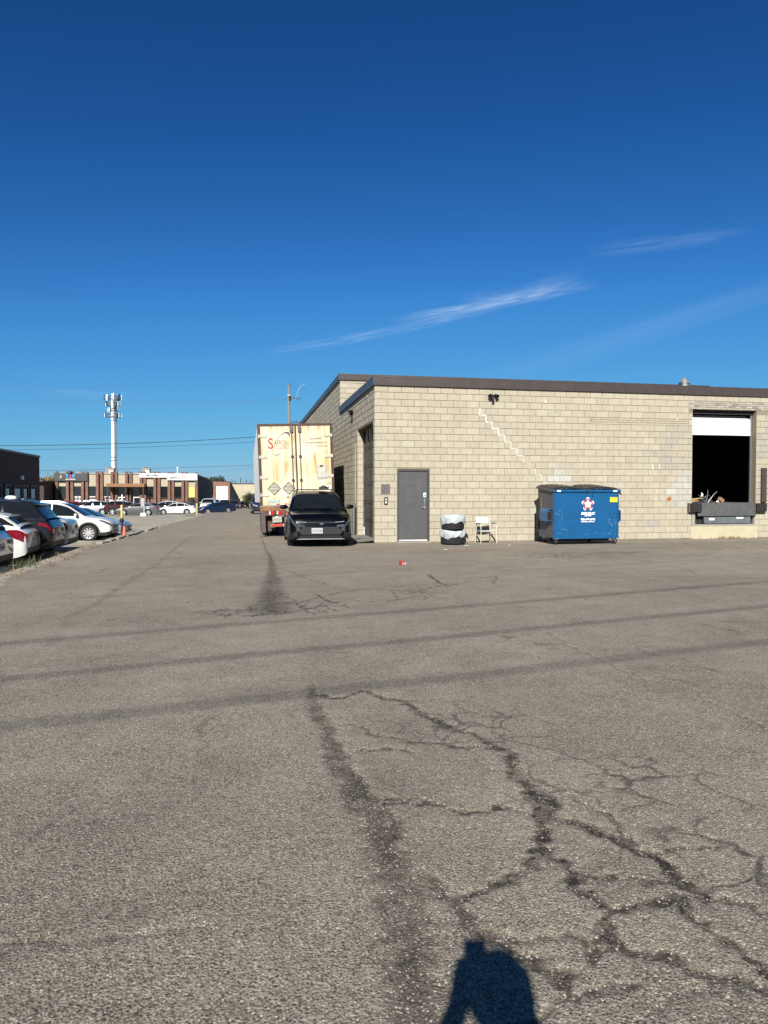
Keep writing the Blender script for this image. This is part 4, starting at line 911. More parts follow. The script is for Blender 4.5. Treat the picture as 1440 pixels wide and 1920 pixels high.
MB().box(-.012, -.001, .75, .81, .98, 1.32).build('side_plate', mat('plate_tan', (.22, .17, .11), rough=.7, var=.3), dm)
def caster(x, y, rz):
    r_ = MB().box(-.075, .075, -.06, .06, .165, .18).cyl((0, 0, .165), (0, 0, .13), .04, seg=12)
    for s_ in (-1, 1): r_.prism([(-.04, .14), (.04, .14), (.065, .05), (.035, .05)], s_ * .034 - .004, s_ * .034 + .004, 'Y')
    c_ = r_.build('caster', M_steel, dm, loc=(x, y, 0), rot=(0, 0, rz))
    MB().lathe([(.02, -.026), (.072, -.026), (.078, -.018), (.078, .018), (.072, .026), (.02, .026)], c=(.05, 0, .078), axis='Y', seg=20).build('caster_wheel', M_rubber, c_, smooth=True)
for x, y, a in ((.12, .07, R(70)), (W_ - .12, .07, R(15)), (.12, D_ - .2, R(40)), (W_ - .45, D_ - .2, R(100))): caster(x, y, a)
MB().box(.02, W_ - .02, .3, .42, .12, .19).build('skid_rail', M_black, dm)
MB().box(-.06, -.004, D_ - .06, D_ - .02, .3, 1.3).build('hinge_post', M_black, dm)
# lettering and star on the front sheet
dec = mat('decal_white', (.78, .78, .77), rough=.5, var=.04); dred = mat('decal_red', (.42, .018, .03), rough=.5, var=.1); dblk = mat('decal_black', (.02, .02, .03), rough=.5)
dyel = mat('decal_yellow', (.85, .70, .04), rough=.5, var=.05)
sx_, sz_ = 1.06, 1.14
def star_pts(r0, r1, rot=90, n_=5, rnd=True):
    return [(sx_ + (r0 if i % 2 == 0 else r1) * math.cos(R(rot + 36 * i)), sz_ + (r0 if i % 2 == 0 else r1) * math.sin(R(rot + 36 * i))) for i in range(2 * n_)]
sb = MB()
for i in range(5):
    a = R(90 + 72 * i); cx_, cz_ = sx_ + .145 * math.cos(a), sz_ + .145 * math.sin(a)
    sb.prism([(cx_ + .055 * math.cos(t_ * .524), cz_ + .055 * math.sin(t_ * .524)) for t_ in range(12)], -.004 - .0001 * i, -.001, 'Y')
    px_, pz_ = -math.sin(a), math.cos(a)
    sb.prism([(sx_ + px_ * .10, sz_ + pz_ * .10), (cx_ + px_ * .054, cz_ + pz_ * .054), (cx_ - px_ * .054, cz_ - pz_ * .054), (sx_ - px_ * .10, sz_ - pz_ * .10)], -.0046 - .0001 * i, -.001, 'Y')
sb.build('star_outline', dec, body_o)
sr = MB()
for i in range(5):
    a = R(90 + 72 * i)
    for s_ in (-1, 1):
        px_, pz_ = -math.sin(a) * s_, math.cos(a) * s_
        q = [(.075, .082), (.15, .046), (.186, .014), (.150, .008), (.120, .016), (.07, .040)]
        sr.prism([(sx_ + math.cos(a) * r_ + px_ * w_, sz_ + math.sin(a) * r_ + pz_ * w_) for r_, w_ in q], -.0072 - .0001 * i, -.006, 'Y')
sr.build('star_ribbon', dred, body_o)
sb2 = MB()
for i in range(5):
    a = R(90 + 72 * i); px_, pz_ = -math.sin(a), math.cos(a)
    sb2.prism([(sx_ + math.cos(a) * r_ + px_ * w_, sz_ + math.sin(a) * r_ + pz_ * w_) for r_, w_ in ((.12, -.012), (.14, -.005), (.12, .012), (.095, .01))], -.0086, -.0076, 'Y')
sb2.build('star_shadow', mat('decal_navy', (.02, .04, .12), rough=.5), body_o)
text('lettering', 'REPUBLIC', .092, dec, body_o, (1.06, -.003, .873), shear=.25, bold=.005, sx=1.06)
text('lettering', 'SERVICES', .05, dec, body_o, (1.06, -.003, .815), shear=.25, bold=.0025)
text('lettering', '905-499-2716', .078, dec, body_o, (1.06, -.003, .705), shear=.2, bold=.004, sx=1.02)
text('lettering', 'RepublicServices.com', .045, dec, body_o, (1.06, -.003, .645), shear=.15, bold=.002, sx=1.05)
lb = MB().box(1.75, 1.97, -.026, -.002, 1.20, 1.34).build('warning_label', dyel, body_o)
text('lettering', 'CAUTION', .042, dblk, lb, (1.86, -.027, 1.315), bold=.001, sx=.95)
text('lettering', '2.7 YD', .05, mat('decal_orange', (.75, .25, .03), rough=.5), lb, (1.86, -.027, 1.255), bold=.001)
MB().box(.09, .20, -.050, -.046, Z1 - .065, Z1 - .02).box(W_ - .2, W_ - .08, -.050, -.046, Z1 - .065, Z1 - .02).build('rim_label', dec, body_o)
ch = MB().tube([(1.00, -.06, Z1 + .02), (1.0, -.056, Z1 - .08), (1.03, -.02, Z1 - .15)], .006, seg=6).tube([(1.2, -.06, Z1 + .01), (1.2, -.056, Z1 - .09), (1.2, -.02, Z1 - .22)], .006, seg=6)
ch.build('lid_strap', M_black, dm)
sc_ = MB()
for k in range(46):
    x, z = random.choice([(random.uniform(.03, .3), random.uniform(.3, 1.0)), (random.uniform(.1, W_ - .1), random.uniform(.24, .42)), (random.uniform(1.6, W_ - .05), random.uniform(.25, .7))])
    w, h = random.choice([(random.uniform(.01, .05), .004), (.008, random.uniform(.008, .02)), (random.uniform(.02, .09), .003)])
    y = -.0007 - (.0002 if .06 < x < W_ - .06 else .0205)
    a = random.uniform(-.3, .3)
    stroke(sc_, (x, z), (x + w * math.cos(a), z + w * math.sin(a)), h, y - .0012, y)
sc_.build('paint_scratch', mat('scratched_primer', (.42, .52, .60), rough=.6, var=.3, scale=20), body_o)

# ================================================================== CHAIR
M_mint = mat('mint_plastic', (.50, .60, .50), rough=.5, var=.08, scale=5, dirt=(.4, .42, .33), dirt_amt=.3)
M_ctube = mat('chair_tube', (.56, .54, .45), rough=.45, var=.12, scale=12)
chx = empty('armchair', (6.93, 19.72, 0), R(4), 'pale mint metal-framed stacking armchair by the block wall, between tyres and dumpster', 'chair')
for s_ in (-1, 1):
    x = s_ * .265
    MB().tube([(x, -.24, 0.0), (x * .98, -.235, .40), (x * .97, -.225, .60), (x * .97, -.19, .645), (x * .96, -.05, .655), (x * .95, .18, .63)], .0125, seg=8).build('leg', M_ctube, chx, smooth=True)
    MB().tube([(x * .93, .26, 0.0), (x * .90, .19, .42), (x * .87, .21, .62), (x * .86, .255, .86)], .0125, seg=8).build('leg', M_ctube, chx, smooth=True)
    MB().box(x - .025, x + .025, -.2, .12, .655, .678).build('armrest', M_black, chx, bevel=.008)
seatm = MB()
sv, sf = [], []
for i in range(9):
    for j_ in range(9):
        u, v = i / 8 * 2 - 1, j_ / 8
        sv.append((u * .232, -.235 + .43 * v, .435 - .03 * v - .018 * (1 - u * u) * math.sin(math.pi * v)))
for i in range(8):
    for j_ in range(8):
        a = i * 9 + j_; sf.append((a, a + 9, a + 10, a + 1))
seatm.add(sv, sf); o = seatm.build('seat', M_mint, chx, smooth=True); m_ = o.modifiers.new('t', 'SOLIDIFY'); m_.thickness = .025; m_.offset = -1
bkm = MB(); sv = []
for i in range(9):
    for j_ in range(7):
        u, v = i / 8 * 2 - 1, j_ / 6
        wv_ = .225 * (1 - .06 * (v - .5) ** 2)
        sv.append((u * wv_, .215 + .05 * v - .035 * (1 - u * u) + .012, .635 + .235 * v))
bkm.add(sv, [(i * 7 + j_, i * 7 + j_ + 7, i * 7 + j_ + 8, i * 7 + j_ + 1) for i in range(8) for j_ in range(6)])
o = bkm.build('backrest', M_mint, chx, smooth=True); m_ = o.modifiers.new('t', 'SOLIDIFY'); m_.thickness = .02; m_.offset = 0
MB().tube([(-.25, -.22, .395), (.25, -.22, .395)], .011).tube([(-.23, .19, .385), (.23, .19, .385)], .011).build('seat_rail', M_ctube, chx, smooth=True)

chx.scale = (.93, .93, .87)
# ================================================================== STACK OF TYRES
TR, TH = .335, .205
tcx, tcy = 5.87, 19.50
def tyre_mesh():
    prof = [(.19, .02), (.215, .005), (.27, .0), (.315, .018), (.333, .045)]
    for k in range(4):
        z = .052 + k * .03; prof += [(.335, z), (.335, z + .018), (.326, z + .021), (.326, z + .026)]
    prof += [(.335, .172), (.315, .188), (.27, .205), (.215, .20), (.19, .185), (.20, .10)]
    return prof
tl = [('black car tyre lying at the bottom of the tyre stack', .0, 0), ('black car tyre second from the ground, under crumpled white plastic', .012, .01),
      ('bare black car tyre third from the ground in the stack', -.006, .0), ('black car tyre at the top of the stack, under a plastic bag', -.004, .006)]
for k, (lab, dx, dy) in enumerate(tl):
    o = MB().lathe(tyre_mesh(), seg=40, close=True).build('car_tyre', M_rubber, None, smooth=True, angle=50)
    sc = 1.04 if k == 0 else .98
    o.scale = (sc, sc, 1); o.location = (tcx + dx, tcy + dy, k * TH - .004); o.rotation_euler = (0, 0, k * 1.3)
    tag(o, lab, 'tyre', 'tyres stacked by the grey door')
M_plast = mat('white_plastic_film', (.46, .50, .52), rough=.3, var=.3, scale=9, spec=.6)
def wrap(zlo, zhi, r, top, seed, name, lab, ragged, amp):
    rn = random.Random(seed); nu, nv = 72, 14 if top else 9
    vs_, fs_ = [], []
    ph = [rn.uniform(0, 6.28) for _ in range(8)]
    def fold(t_, z): return amp * (math.sin(5 * t_ + ph[0] + 6 * z) + .7 * math.sin(11 * t_ + ph[1] - 13 * z) + .5 * math.sin(23 * t_ + ph[2] + 19 * z) + .4 * math.sin(37 * t_ + ph[3]))
    for j_ in range(nv + 1):
        v = j_ / nv
        for i in range(nu):
            t_ = 2 * math.pi * i / nu
            lo = zlo + ragged * (.5 * math.sin(2 * t_ + ph[4]) + .35 * math.sin(5 * t_ + ph[5]) + .25 * math.sin(9 * t_ + ph[6]))
            if top:
                if v < .62:
                    q = v / .62; z = lo + (zhi - lo) * q; rr = r + .01 + .014 * math.sin(math.pi * q) + fold(t_, z) - (.03 * max(0, q - .8) * 5)
                else:
                    q = (v - .62) / .38; rr = (r - .01) * (1 - q * .96) + fold(t_, q) * (1 - q); z = zhi + .022 * math.sin(math.pi * min(q * 1.6, 1)) - .03 * q + fold(t_ * 2, q) * .6
            else:
                hi = zhi + ragged * .3 * math.sin(3 * t_ + ph[7])
                z = lo + (hi - lo) * v; rr = r + .012 + .018 * math.sin(math.pi * v) + fold(t_, z * 1.6) * 1.4
            vs_.append((rr * math.cos(t_), rr * math.sin(t_), z))
    for j_ in range(nv):
        for i in range(nu):
            i2 = (i + 1) % nu
            fs_.append((j_ * nu + i, j_ * nu + i2, (j_ + 1) * nu + i2, (j_ + 1) * nu + i))
    b_ = MB(); b_.add(vs_, fs_); o = b_.build(name, M_plast, None, smooth=True, angle=180)
    sd = o.modifiers.new('t', 'SOLIDIFY'); sd.thickness = .003; sd.offset = 1
    o.location = (tcx, tcy, 0)
    return tag(o, lab, 'plastic wrap', 'plastic on the tyre stack')
wrap(.60, .835, .335, True, 3, 'plastic_bag', 'white plastic bag pulled over the topmost tyre of the stack', .05, .0045)
wrap(.20, .40, .338, False, 11, 'plastic_sheet', 'crumpled white plastic sheet bunched round the middle of the tyre stack', .06, .008)
rg = MB()
for k in range(5):
    a = R(-20 + k * 16); rg.tube([(tcx + .35 * math.cos(a), tcy + .35 * math.sin(a) - .05, .33 - k * .02), (tcx + .39 * math.cos(a), tcy + .38 * math.sin(a) - .06, .24), (tcx + .42 * math.cos(a), tcy + .36 * math.sin(a) - .06, .13 + .02 * k)], [.012, .025, .006], seg=6)
o = rg.build('rubber_strip', M_rubber, None, smooth=True); tag(o, 'torn black rubber strip hanging from the side of the tyre stack', 'rubber strip')

# ================================================================== LITTER
lt = empty('snack_carton', (3.19, 14.15, -.012), R(25), 'small crushed red and white carton lying on the asphalt before the grey door', 'litter')
b_ = MB(); b_.add([(-.09, -.06, 0), (.09, -.05, 0), (.1, .05, 0), (-.08, .06, 0), (-.08, -.05, .10), (.05, -.04, .07), (.06, .03, .085), (-.07, .05, .115)], [(0, 3, 2, 1), (4, 5, 6, 7), (0, 1, 5, 4), (1, 2, 6, 5), (2, 3, 7, 6), (3, 0, 4, 7)])
b_.build('carton', mat('carton_red', (.5, .03, .03), rough=.5, var=.1), lt, bevel=.004)
b_ = MB()
for k in range(3):
    x = -.06 + .05 * k; b_.add([(x, -.066, .005), (x + .02, -.063, .005), (x + .028, -.058, .06), (x + .008, -.062, .075)], [(0, 1, 2, 3)])
b_.build('stripe', dec, lt)
lt.scale = (.8, .8, .8)
for k, (x, y, w) in enumerate(((5.05, 17.6, .05), (7.32, 18.75, .06), (6.15, 18.9, .05))):
    o = MB().prism([(0, 0), (w * 2.2, .01), (w * 2.4, w), (w, w * 1.2), (.01, w * .8)], .0, .006, 'Z').build('paper_scrap', M_white, None, loc=(x, y, -.004), rot=(0, 0, k * 1.1))
    tag(o, ('flattened white paper scrap on the asphalt before the tyre stack', 'flattened white paper scrap on the asphalt before the mint armchair', 'small white paper scrap lying beside the bottom tyre')[k], 'litter')

# ================================================================== SCRAP INSIDE THE DOCK
FZ = 1.142
def scrap(bld, name, lab, cat, m, smooth=True):
    o = bld.build(name, m, None, smooth=smooth); return tag(o, lab, cat, 'scrap heaped in the open dock')
M_wood = mat('raw_timber', (.42, .27, .13), rough=.8, var=.25, scale=9, stretch=(1, 8, 8))
for k, (x, y, a, L, t_, z) in enumerate(((14.45, 20.95, .35, .75, .16, 0.0), (14.50, 21.0, .2, .62, .2, .05), (14.62, 21.02, -.15, .5, .1, .10))):
    o = MB().box(-L / 2, L / 2, -.04, .04, 0, .035).build('timber_offcut', M_wood, None, bevel=.003, loc=(x, y, FZ + z + .01), rot=(0, -t_ * .8, a))
    tag(o, ('short timber offcut flat on the dock floor', 'short timber offcut lying across the lowest plank in the dock', 'small timber offcut on top of the plank pile in the dock')[k], 'timber', 'scrap heaped in the open dock')
M_dmet = mat('dull_tube', (.16, .16, .16), rough=.4, metal=.7, var=.2)
scrap(MB().tube([(15.0, 20.98, FZ), (15.06, 20.97, FZ + .2), (15.07, 20.96, FZ + .42)], .013), 'metal_tube', 'upright dull metal tube standing out of the dock scrap', 'tube', M_dmet)
scrap(MB().tube([(15.05, 20.93, FZ), (15.2, 20.95, FZ + .17), (15.33, 20.97, FZ + .30), (15.42, 20.98, FZ + .36)], .010), 'metal_tube', 'bent thin tube leaning right out of the dock scrap', 'tube', M_steel)
scrap(MB().tube([(14.98, 20.95, FZ + .0), (14.86, 20.97, FZ + .16), (14.74, 21.0, FZ + .26)], .009), 'metal_rod', 'thin dark rod leaning left out of the dock scrap', 'rod', M_dmet)
scrap(MB().lathe([(.115, -.012), (.128, 0), (.115, .012), (.108, 0)], c=(0, 0, 0), axis='Y', seg=24, close=True), 'wheel_hoop', 'small bare wheel hoop lying in the dock scrap', 'hoop', M_dmet).location = (15.14, 21.05, FZ + .128)
b_ = MB(); rn = random.Random(4)
b_.add([(rn.uniform(-1, 1) * .02 + .05 * math.cos(i * 1.05) * (1.2 - .4 * (i % 2)), rn.uniform(-.03, .03), .05 + .13 * (i / 6) + .04 * math.sin(i * 1.9)) for i in range(8)] + [(0, -.03, .1), (0, .03, .1)], [(i, (i + 1) % 8, 8) for i in range(8)] + [((i + 1) % 8, i, 9) for i in range(8)])
o = scrap(b_, 'crumpled_sheet', 'crumpled white sheet sticking up from the dock scrap', 'sheet', M_white, False); o.location = (14.80, 20.9, FZ + .12)
o = MB().box(-.09, .09, -.06, .06, 0, .12).build('cardboard_piece', mat('cardboard', (.34, .19, .10), rough=.85, var=.2), None, bevel=.005, loc=(15.52, 20.95, FZ + .04), rot=(.2, .5, .3)); tag(o, 'brown cardboard piece at the right of the dock scrap', 'cardboard', 'scrap heaped in the open dock')
o = MB().box(-.05, .05, -.03, .03, 0, .05).build('white_bracket', M_white, None, bevel=.005, loc=(15.36, 20.86, FZ), rot=(.0, .6, .5)); tag(o, 'little white bracket on the sill of the dock', 'bracket', 'scrap heaped in the open dock')
o = MB().prism([(-.42, 0), (.40, 0), (.36, .08), (.2, .16), (.05, .19), (-.1, .14), (-.3, .1)], -.12, .12, 'Y').build('scrap_bag', mat('dark_bag', (.02, .02, .02), rough=.6, var=.3), None, loc=(14.95, 21.15, FZ), bevel=.03); tag(o, 'low dark sack under the scrap on the dock floor', 'sack', 'scrap heaped in the open dock')
# ================================================================== SEMI TRAILER
M_cream = bpy.data.materials.new('weathered_door_paint'); t, n, l, b = nt(M_cream)
def rusted(m_nodes, links, bsdf, base, streak):
    pass
tc_ = n.new('ShaderNodeTexCoord')
mp1 = n.new('ShaderNodeMapping'); mp1.inputs['Scale'].default_value = (7, 7, .45); l.new(tc_.outputs['Object'], mp1.inputs[0])
n1 = n.new('ShaderNodeTexNoise'); n1.inputs['Scale'].default_value = 1.0; n1.inputs['Detail'].default_value = 7; n1.inputs['Roughness'].default_value = .65; l.new(mp1.outputs[0], n1.inputs['Vector'])
n2 = n.new('ShaderNodeTexNoise'); n2.inputs['Scale'].default_value = 1.1; n2.inputs['Detail'].default_value = 5; l.new(tc_.outputs['Object'], n2.inputs['Vector'])
n3 = n.new('ShaderNodeTexNoise'); n3.inputs['Scale'].default_value = 16; n3.inputs['Detail'].default_value = 8; n3.inputs['Roughness'].default_value = .75; l.new(tc_.outputs['Object'], n3.inputs['Vector'])
def mr_(src, a, c, d, e):
    o_ = n.new('ShaderNodeMapRange'); l.new(src, o_.inputs[0])
    for i, q in enumerate((a, c, d, e)): o_.inputs[i + 1].default_value = q
    return o_.outputs[0]
def mx_(f, a, c):
    o_ = n.new('ShaderNodeMixRGB')
    for i, v in enumerate((f, a, c)):
        if isinstance(v, tuple): o_.inputs[i].default_value = (*v, 1)
        elif isinstance(v, float): o_.inputs[i].default_value = v
        else: l.new(v, o_.inputs[i])
    return o_.outputs[0]
mu_ = n.new('ShaderNodeMath'); mu_.operation = 'MULTIPLY'; l.new(mr_(n1.outputs[0], .45, .66, 0, 1), mu_.inputs[0]); l.new(mr_(n2.outputs[0], .38, .62, .1, 1), mu_.inputs[1])
c1 = mx_(mr_(n2.outputs[0], .35, .65, 0, 1), (.51, .475, .35), (.47, .41, .25))
c2 = mx_(mu_.outputs[0], c1, (.27, .155, .05))
sxyz = n.new('ShaderNodeSeparateXYZ'); l.new(tc_.outputs['Object'], sxyz.inputs[0])
def mth_(op, a, c):
    o_ = n.new('ShaderNodeMath'); o_.operation = op
    for i, v in enumerate((a, c)):
        if isinstance(v, (int, float)): o_.inputs[i].default_value = v
        else: l.new(v, o_.inputs[i])
    return o_.outputs[0]
rim_ = mth_('MAXIMUM', mr_(sxyz.outputs[2], 3.45, 3.78, 0, 1), mth_('MAXIMUM', mr_(sxyz.outputs[0], .32, .08, 0, 1), mr_(sxyz.outputs[0], 2.25, 2.52, 0, 1)))
rust_f = mr_(mth_('MULTIPLY', rim_, mr_(n1.outputs[0], .35, .65, .15, 1.0)), .1, .9, 0, .85)
c2 = mx_(rust_f, c2, (.30, .17, .055))
c3 = mx_(mr_(n3.outputs[0], .62, .70, 0, .8), c2, (.10, .045, .02))
l.new(c3, b.inputs['Base Color']); b.inputs['Roughness'].default_value = .55
M_rust = mat('rusted_steel', (.24, .105, .045), rough=.85, var=.45, scale=6, bump=.3, bscale=40, dirt=(.42, .20, .07), dirt_scale=5, dirt_amt=.7)
M_rdark = mat('dark_rusty_frame', (.06, .035, .028), rough=.8, var=.5, scale=9, dirt=(.20, .10, .06), dirt_scale=7, dirt_amt=.6)
M_tside = mat('trailer_side_sheet', (.40, .42, .43), rough=.38, metal=.35, var=.12, scale=1.5, dirt=(.22, .21, .19), dirt_scale=2.4, dirt_amt=.4)
M_lred = mat('lamp_red', (.55, .012, .015), rough=.2, var=.1)
M_tred = mat('tape_red', (.52, .02, .02), rough=.45, var=.1); M_twhite = mat('tape_white', (.72, .70, .66), rough=.45, var=.05)
TW, TZ0, TZ1, TLn = 2.59, 1.03, 3.86, 16.0
tr = empty('semi_trailer', (.60, 24.75, -.03), 0, 'long rust-streaked cream box trailer parked beside the warehouse, rear doors towards the yard', 'trailer')
tr.rotation_euler = (R(-.7), R(-1.9), R(-.3))
MB().box(0, TW, .06, TLn, TZ0 + .12, TZ1 - .03).build('body', M_tside, tr)
for k in range(32): MB().box(-.012, -.0005, .35 + k * .5, .40 + k * .5, TZ0 + .15, TZ1 - .06).build('side_post', M_tside, tr)
MB().box(-.01, TW + .01, .04, TLn, TZ1 - .04, TZ1 + .0).build('roof_cap', M_tside, tr)
rfm = MB().box(0, .07, 0, .12, TZ0, TZ1).box(TW - .07, TW, 0, .12, TZ0, TZ1).box(.07, TW - .07, 0.001, .12, TZ1 - .085, TZ1).build('rear_frame', M_rdark, tr, bevel=.008)
MB().box(0.0, TW, -.02, .14, TZ0 - .17, TZ0).build('rear_sill', M_rust, tr, bevel=.008)
MB().box(-.006, TW + .006, -.035, .2, TZ0 - .02, TZ0 + .012).build('bumper_plate', mat('sill_grey', (.33, .31, .26), rough=.6, metal=.3, var=.3), tr)
doors = []
for k, (x0, x1) in enumerate(((.075, 1.288), (1.302, TW - .075))):
    d_ = MB().box(x0, x1, .012, .06, TZ0 + .02, TZ1 - .09).build('rear_door', M_cream, tr, bevel=.006); doors.append(d_)
    MB().box(x0 + .003, x0 + .02, .004, .012, TZ0 + .03, TZ1 - .10).box(x1 - .02, x1 - .003, .004, .012, TZ0 + .03, TZ1 - .10).build('door_seal', M_rdark, d_)
    hx = x0 if k == 0 else x1; s_ = 1 if k == 0 else -1
    for z in (1.42, 2.02, 2.72, 3.44):
        h_ = MB().box(min(hx - s_ * .05, hx + s_ * .22), max(hx - s_ * .05, hx + s_ * .22), -.012, .011, z - .045, z + .045).cyl((hx - s_ * .035, -.012, z - .06), (hx - s_ * .035, -.012, z + .06), .022, seg=10)
        h_.box(min(hx + s_ * .10, hx + s_ * .21), max(hx + s_ * .10, hx + s_ * .21), -.02, -.0125, z - .05, z + .05)
        ho = h_.build('hinge', mat('hinge_paint', (.52, .50, .42), rough=.55, var=.25, scale=14, dirt=(.2, .13, .08), dirt_amt=.6), d_)
    rx = 1.155 if k == 0 else 1.435
    rod = MB().tube([(rx, -.03, TZ0 + .0), (rx, -.03, TZ1 - .05)], .0165, seg=8).build('lock_rod', mat('rod_grey', (.20, .19, .17), rough=.5, metal=.4, var=.3), d_, smooth=True)
    for z in (1.9, 2.72):
        MB().box(rx - .045, rx + .045, -.05, .011, z - .035, z + .035).build('rod_guide', M_rdark, d_, bevel=.006)
    MB().box(rx - .055, rx + .055, -.055, .011, TZ1 - .30, TZ1 - .10).build('lock_cam', mat('cam_dark', (.10, .09, .085), rough=.6, var=.4), d_, bevel=.006)
    MB().box(rx - .05, rx + .05, -.05, .011, TZ0 + .02, TZ0 + .15).build('lock_cam', MATS['cam_dark'], d_, bevel=.006)
    hz = 1.36
    MB().tube([(rx, -.05, hz), (rx + (-.25 if k == 0 else .25), -.055, hz - .02)], .014, seg=8).build('lock_handle', MATS['rod_grey'], d_, smooth=True)
MB().tube([(1.295, -.004, TZ0 + .05), (1.295, -.004, TZ1 - .1)], .010, seg=6).build('centre_seal', M_rdark, tr)
M_plac = mat('placard_aluminium', (.42, .40, .33), rough=.5, metal=.3, var=.18, scale=7)
for x in (.50, 1.0):
    z = 1.63; h = .215
    p_ = MB().prism([(x - h, z), (x, z - h), (x + h, z), (x, z + h)], .002, .011, 'Y').build('placard_holder', M_plac, doors[0])
    b_ = MB()
    for a, c in (((x - h, z), (x, z - h)), ((x, z - h), (x + h, z)), ((x + h, z), (x, z + h)), ((x, z + h), (x - h, z))): stroke(b_, a, c, .018, -.008, .004)
    b_.box(x - .16, x + .16, -.003, .0015, z + .045, z + .055).box(x - .15, x + .15, -.003, .0015, z - .075, z - .065).build('placard_rim', M_rdark, p_)
dbx = MB().box(2.02, 2.30, -.012, .011, 1.95, 2.36).build('document_box', mat('doc_box', (.50, .50, .46), rough=.5, metal=.3, var=.2), doors[1], bevel=.008)
MB().box(1.99, 2.33, -.006, .0105, 1.91, 2.40).build('document_frame', M_plac, doors[1])
MB().box(2.10, 2.20, -.02, -.0125, 2.33, 2.40).build('latch', M_rdark, dbx)
# lettering
tink = mat('letter_grey', (.12, .115, .11), rough=.6, var=.2); tred = mat('letter_red', (.20, .06, .05), rough=.6, var=.15); tblue = mat('letter_navy', (.035, .045, .085), rough=.6, var=.2)
text('lettering', 'S', .52, mat('letter_crimson', (.42, .03, .04), rough=.6, var=.15), doors[0], (.43, .010, 3.16), bold=.004, sx=.85)
text('lettering', 'AFRON', .26, tred, doors[0], (.80, .010, 3.19), sx=.58)
text('lettering', 'LOGISTICS', .135, tred, doors[0], (.84, .010, 3.03), sx=.66)
sw_ = MB(); N_ = 44; outer = []; inner = []
for i in range(N_ + 1):
    a = R(-35 + 255 * i / N_)
    ex, ez = .47 * math.cos(a), .20 * math.sin(a); rr = R(57)
    outer.append((.80 + ex * math.cos(rr) - ez * math.sin(rr), 3.17 + ex * math.sin(rr) + ez * math.cos(rr)))
    kx = 1 - .13 * max(0, math.cos(a - R(5))) ** 2 - .02; kz = .93
    ex, ez = .47 * kx * math.cos(a), .20 * kz * math.sin(a)
    inner.append((.80 + ex * math.cos(rr) - ez * math.sin(rr), 3.17 + ex * math.sin(rr) + ez * math.cos(rr)))
for i in range(N_): sw_.prism([outer[i], outer[i + 1], inner[i + 1], inner[i]], .0085, .011, 'Y')
b_ = MB()
sw_.build('logo_swoosh', tblue, doors[0])
b2 = MB(); oo = []; ni = []
for i in range(20):
    a = R(225 + 85 * i / 19); rr = R(57); w_ = .03 * math.sin(math.pi * i / 19)
    for lst, k_ in ((oo, 1.0), (ni, 1 - .2 * math.sin(math.pi * i / 19) - .02)):
        ex, ez = .47 * math.cos(a - R(75)) * (1 if k_ == 1 else .965) , .20 * math.sin(a - R(75)) * k_
        lst.append((.80 + ex * math.cos(rr) - ez * math.sin(rr), 3.17 + ex * math.sin(rr) + ez * math.cos(rr)))
for i in range(19): b2.prism([oo[i], oo[i + 1], ni[i + 1], ni[i]], .0088, .0112, 'Y')
b2.build('logo_swoosh', tblue, doors[0])
text('lettering', '905-439-0407', .105, tink, doors[1], (2.0, .010, 3.32), bold=.002, sx=.68)
text('lettering', 'www.safronlogistics.com', .105, tink, doors[1], (2.0, .010, 3.19), bold=.002, sx=.72)
text('lettering', 'FTL/LTL', .11, tink, doors[1], (1.76, .010, 3.06), sx=.72)
text('lettering', 'CANUSA', .11, tred, doors[1], (2.22, .010, 3.06), sx=.85)
text('lettering', 'DANGER', .06, tink, doors[1], (2.37, .010, 1.74), sx=.9)
lbw = MB().box(2.29, 2.46, .008, .0115, 1.52, 1.70).build('warning_label', M_twhite, doors[1])
MB().prism([(2.35, 1.55), (2.42, 1.60), (2.37, 1.62), (2.44, 1.68), (2.38, 1.655), (2.33, 1.60)], .004, .0078, 'Y').build('warning_mark', tred, lbw)
bll = MB().box(.33, .68, .004, .0115, 1.155, 1.225).build('blue_label', mat('label_blue', (.10, .32, .50), rough=.5, var=.3, scale=20), doors[0])
text('lettering', 'INSPECTED', .055, M_twhite, bll, (.505, .0035, 1.19), bold=.001)
b_ = MB()
for k in range(7): b_.box(.54 + k * .29, .54 + k * .29 + .145, .006, .0115, 1.065, 1.105)
b_.build('reflective_tape', M_tred, tr)
b_ = MB()
for k in range(8): b_.box(.395 + k * .29, .395 + k * .29 + .145, .006, .0115, 1.065, 1.105)
b_.build('reflective_tape', M_twhite, tr)
# lamps, plate, underride guard, axles
lam = MB().box(.16, .86, -.05, -.015, .70, .87).build('lamp_panel', M_rdark, tr)
for x in (.40, .66):
    q_ = MB().cyl((x, -.051, .79), (x, -.066, .79), .066, .06, seg=20).build('tail_lamp', M_lred, tr, smooth=True)
    MB().box(x - .105, x - .066, -.056, -.0505, .74, .85).build('lamp_reflector', M_twhite, q_)
    MB().box(1.93 + x - .4 - .07, 1.93 + x - .4 + .07, -.056, -.0205, .74, .85).build('tail_lamp', M_lred, tr)
MB().box(.0, .16, -.02, .3, .12, .87).build('mud_guard', mat('guard_brown', (.085, .06, .052), rough=.7, var=.3, scale=5), tr)
MB().box(.16, .50, .24, .26, .16, .72).build('mud_flap', mat('flap_brown', (.075, .058, .05), rough=.8, var=.3, scale=4), tr)
MB().box(2.0, 2.5, .24, .26, .16, .72).build('mud_flap', MATS['flap_brown'], tr)
pm = MB().box(.40, .72, -.01, .0, .46, .66).build('licence_plate', mat('plate_dirty', (.40, .38, .31), rough=.6, var=.25, scale=18), tr)
text('lettering', 'X47 31R', .085, mat('plate_ink', (.10, .10, .16), rough=.6), pm, (.56, -.0112, .545), sx=.85)
MB().cyl((.54, -.03, .645), (.54, -.0, .645), .035, seg=12).build('plate_lamp', M_twhite, pm)
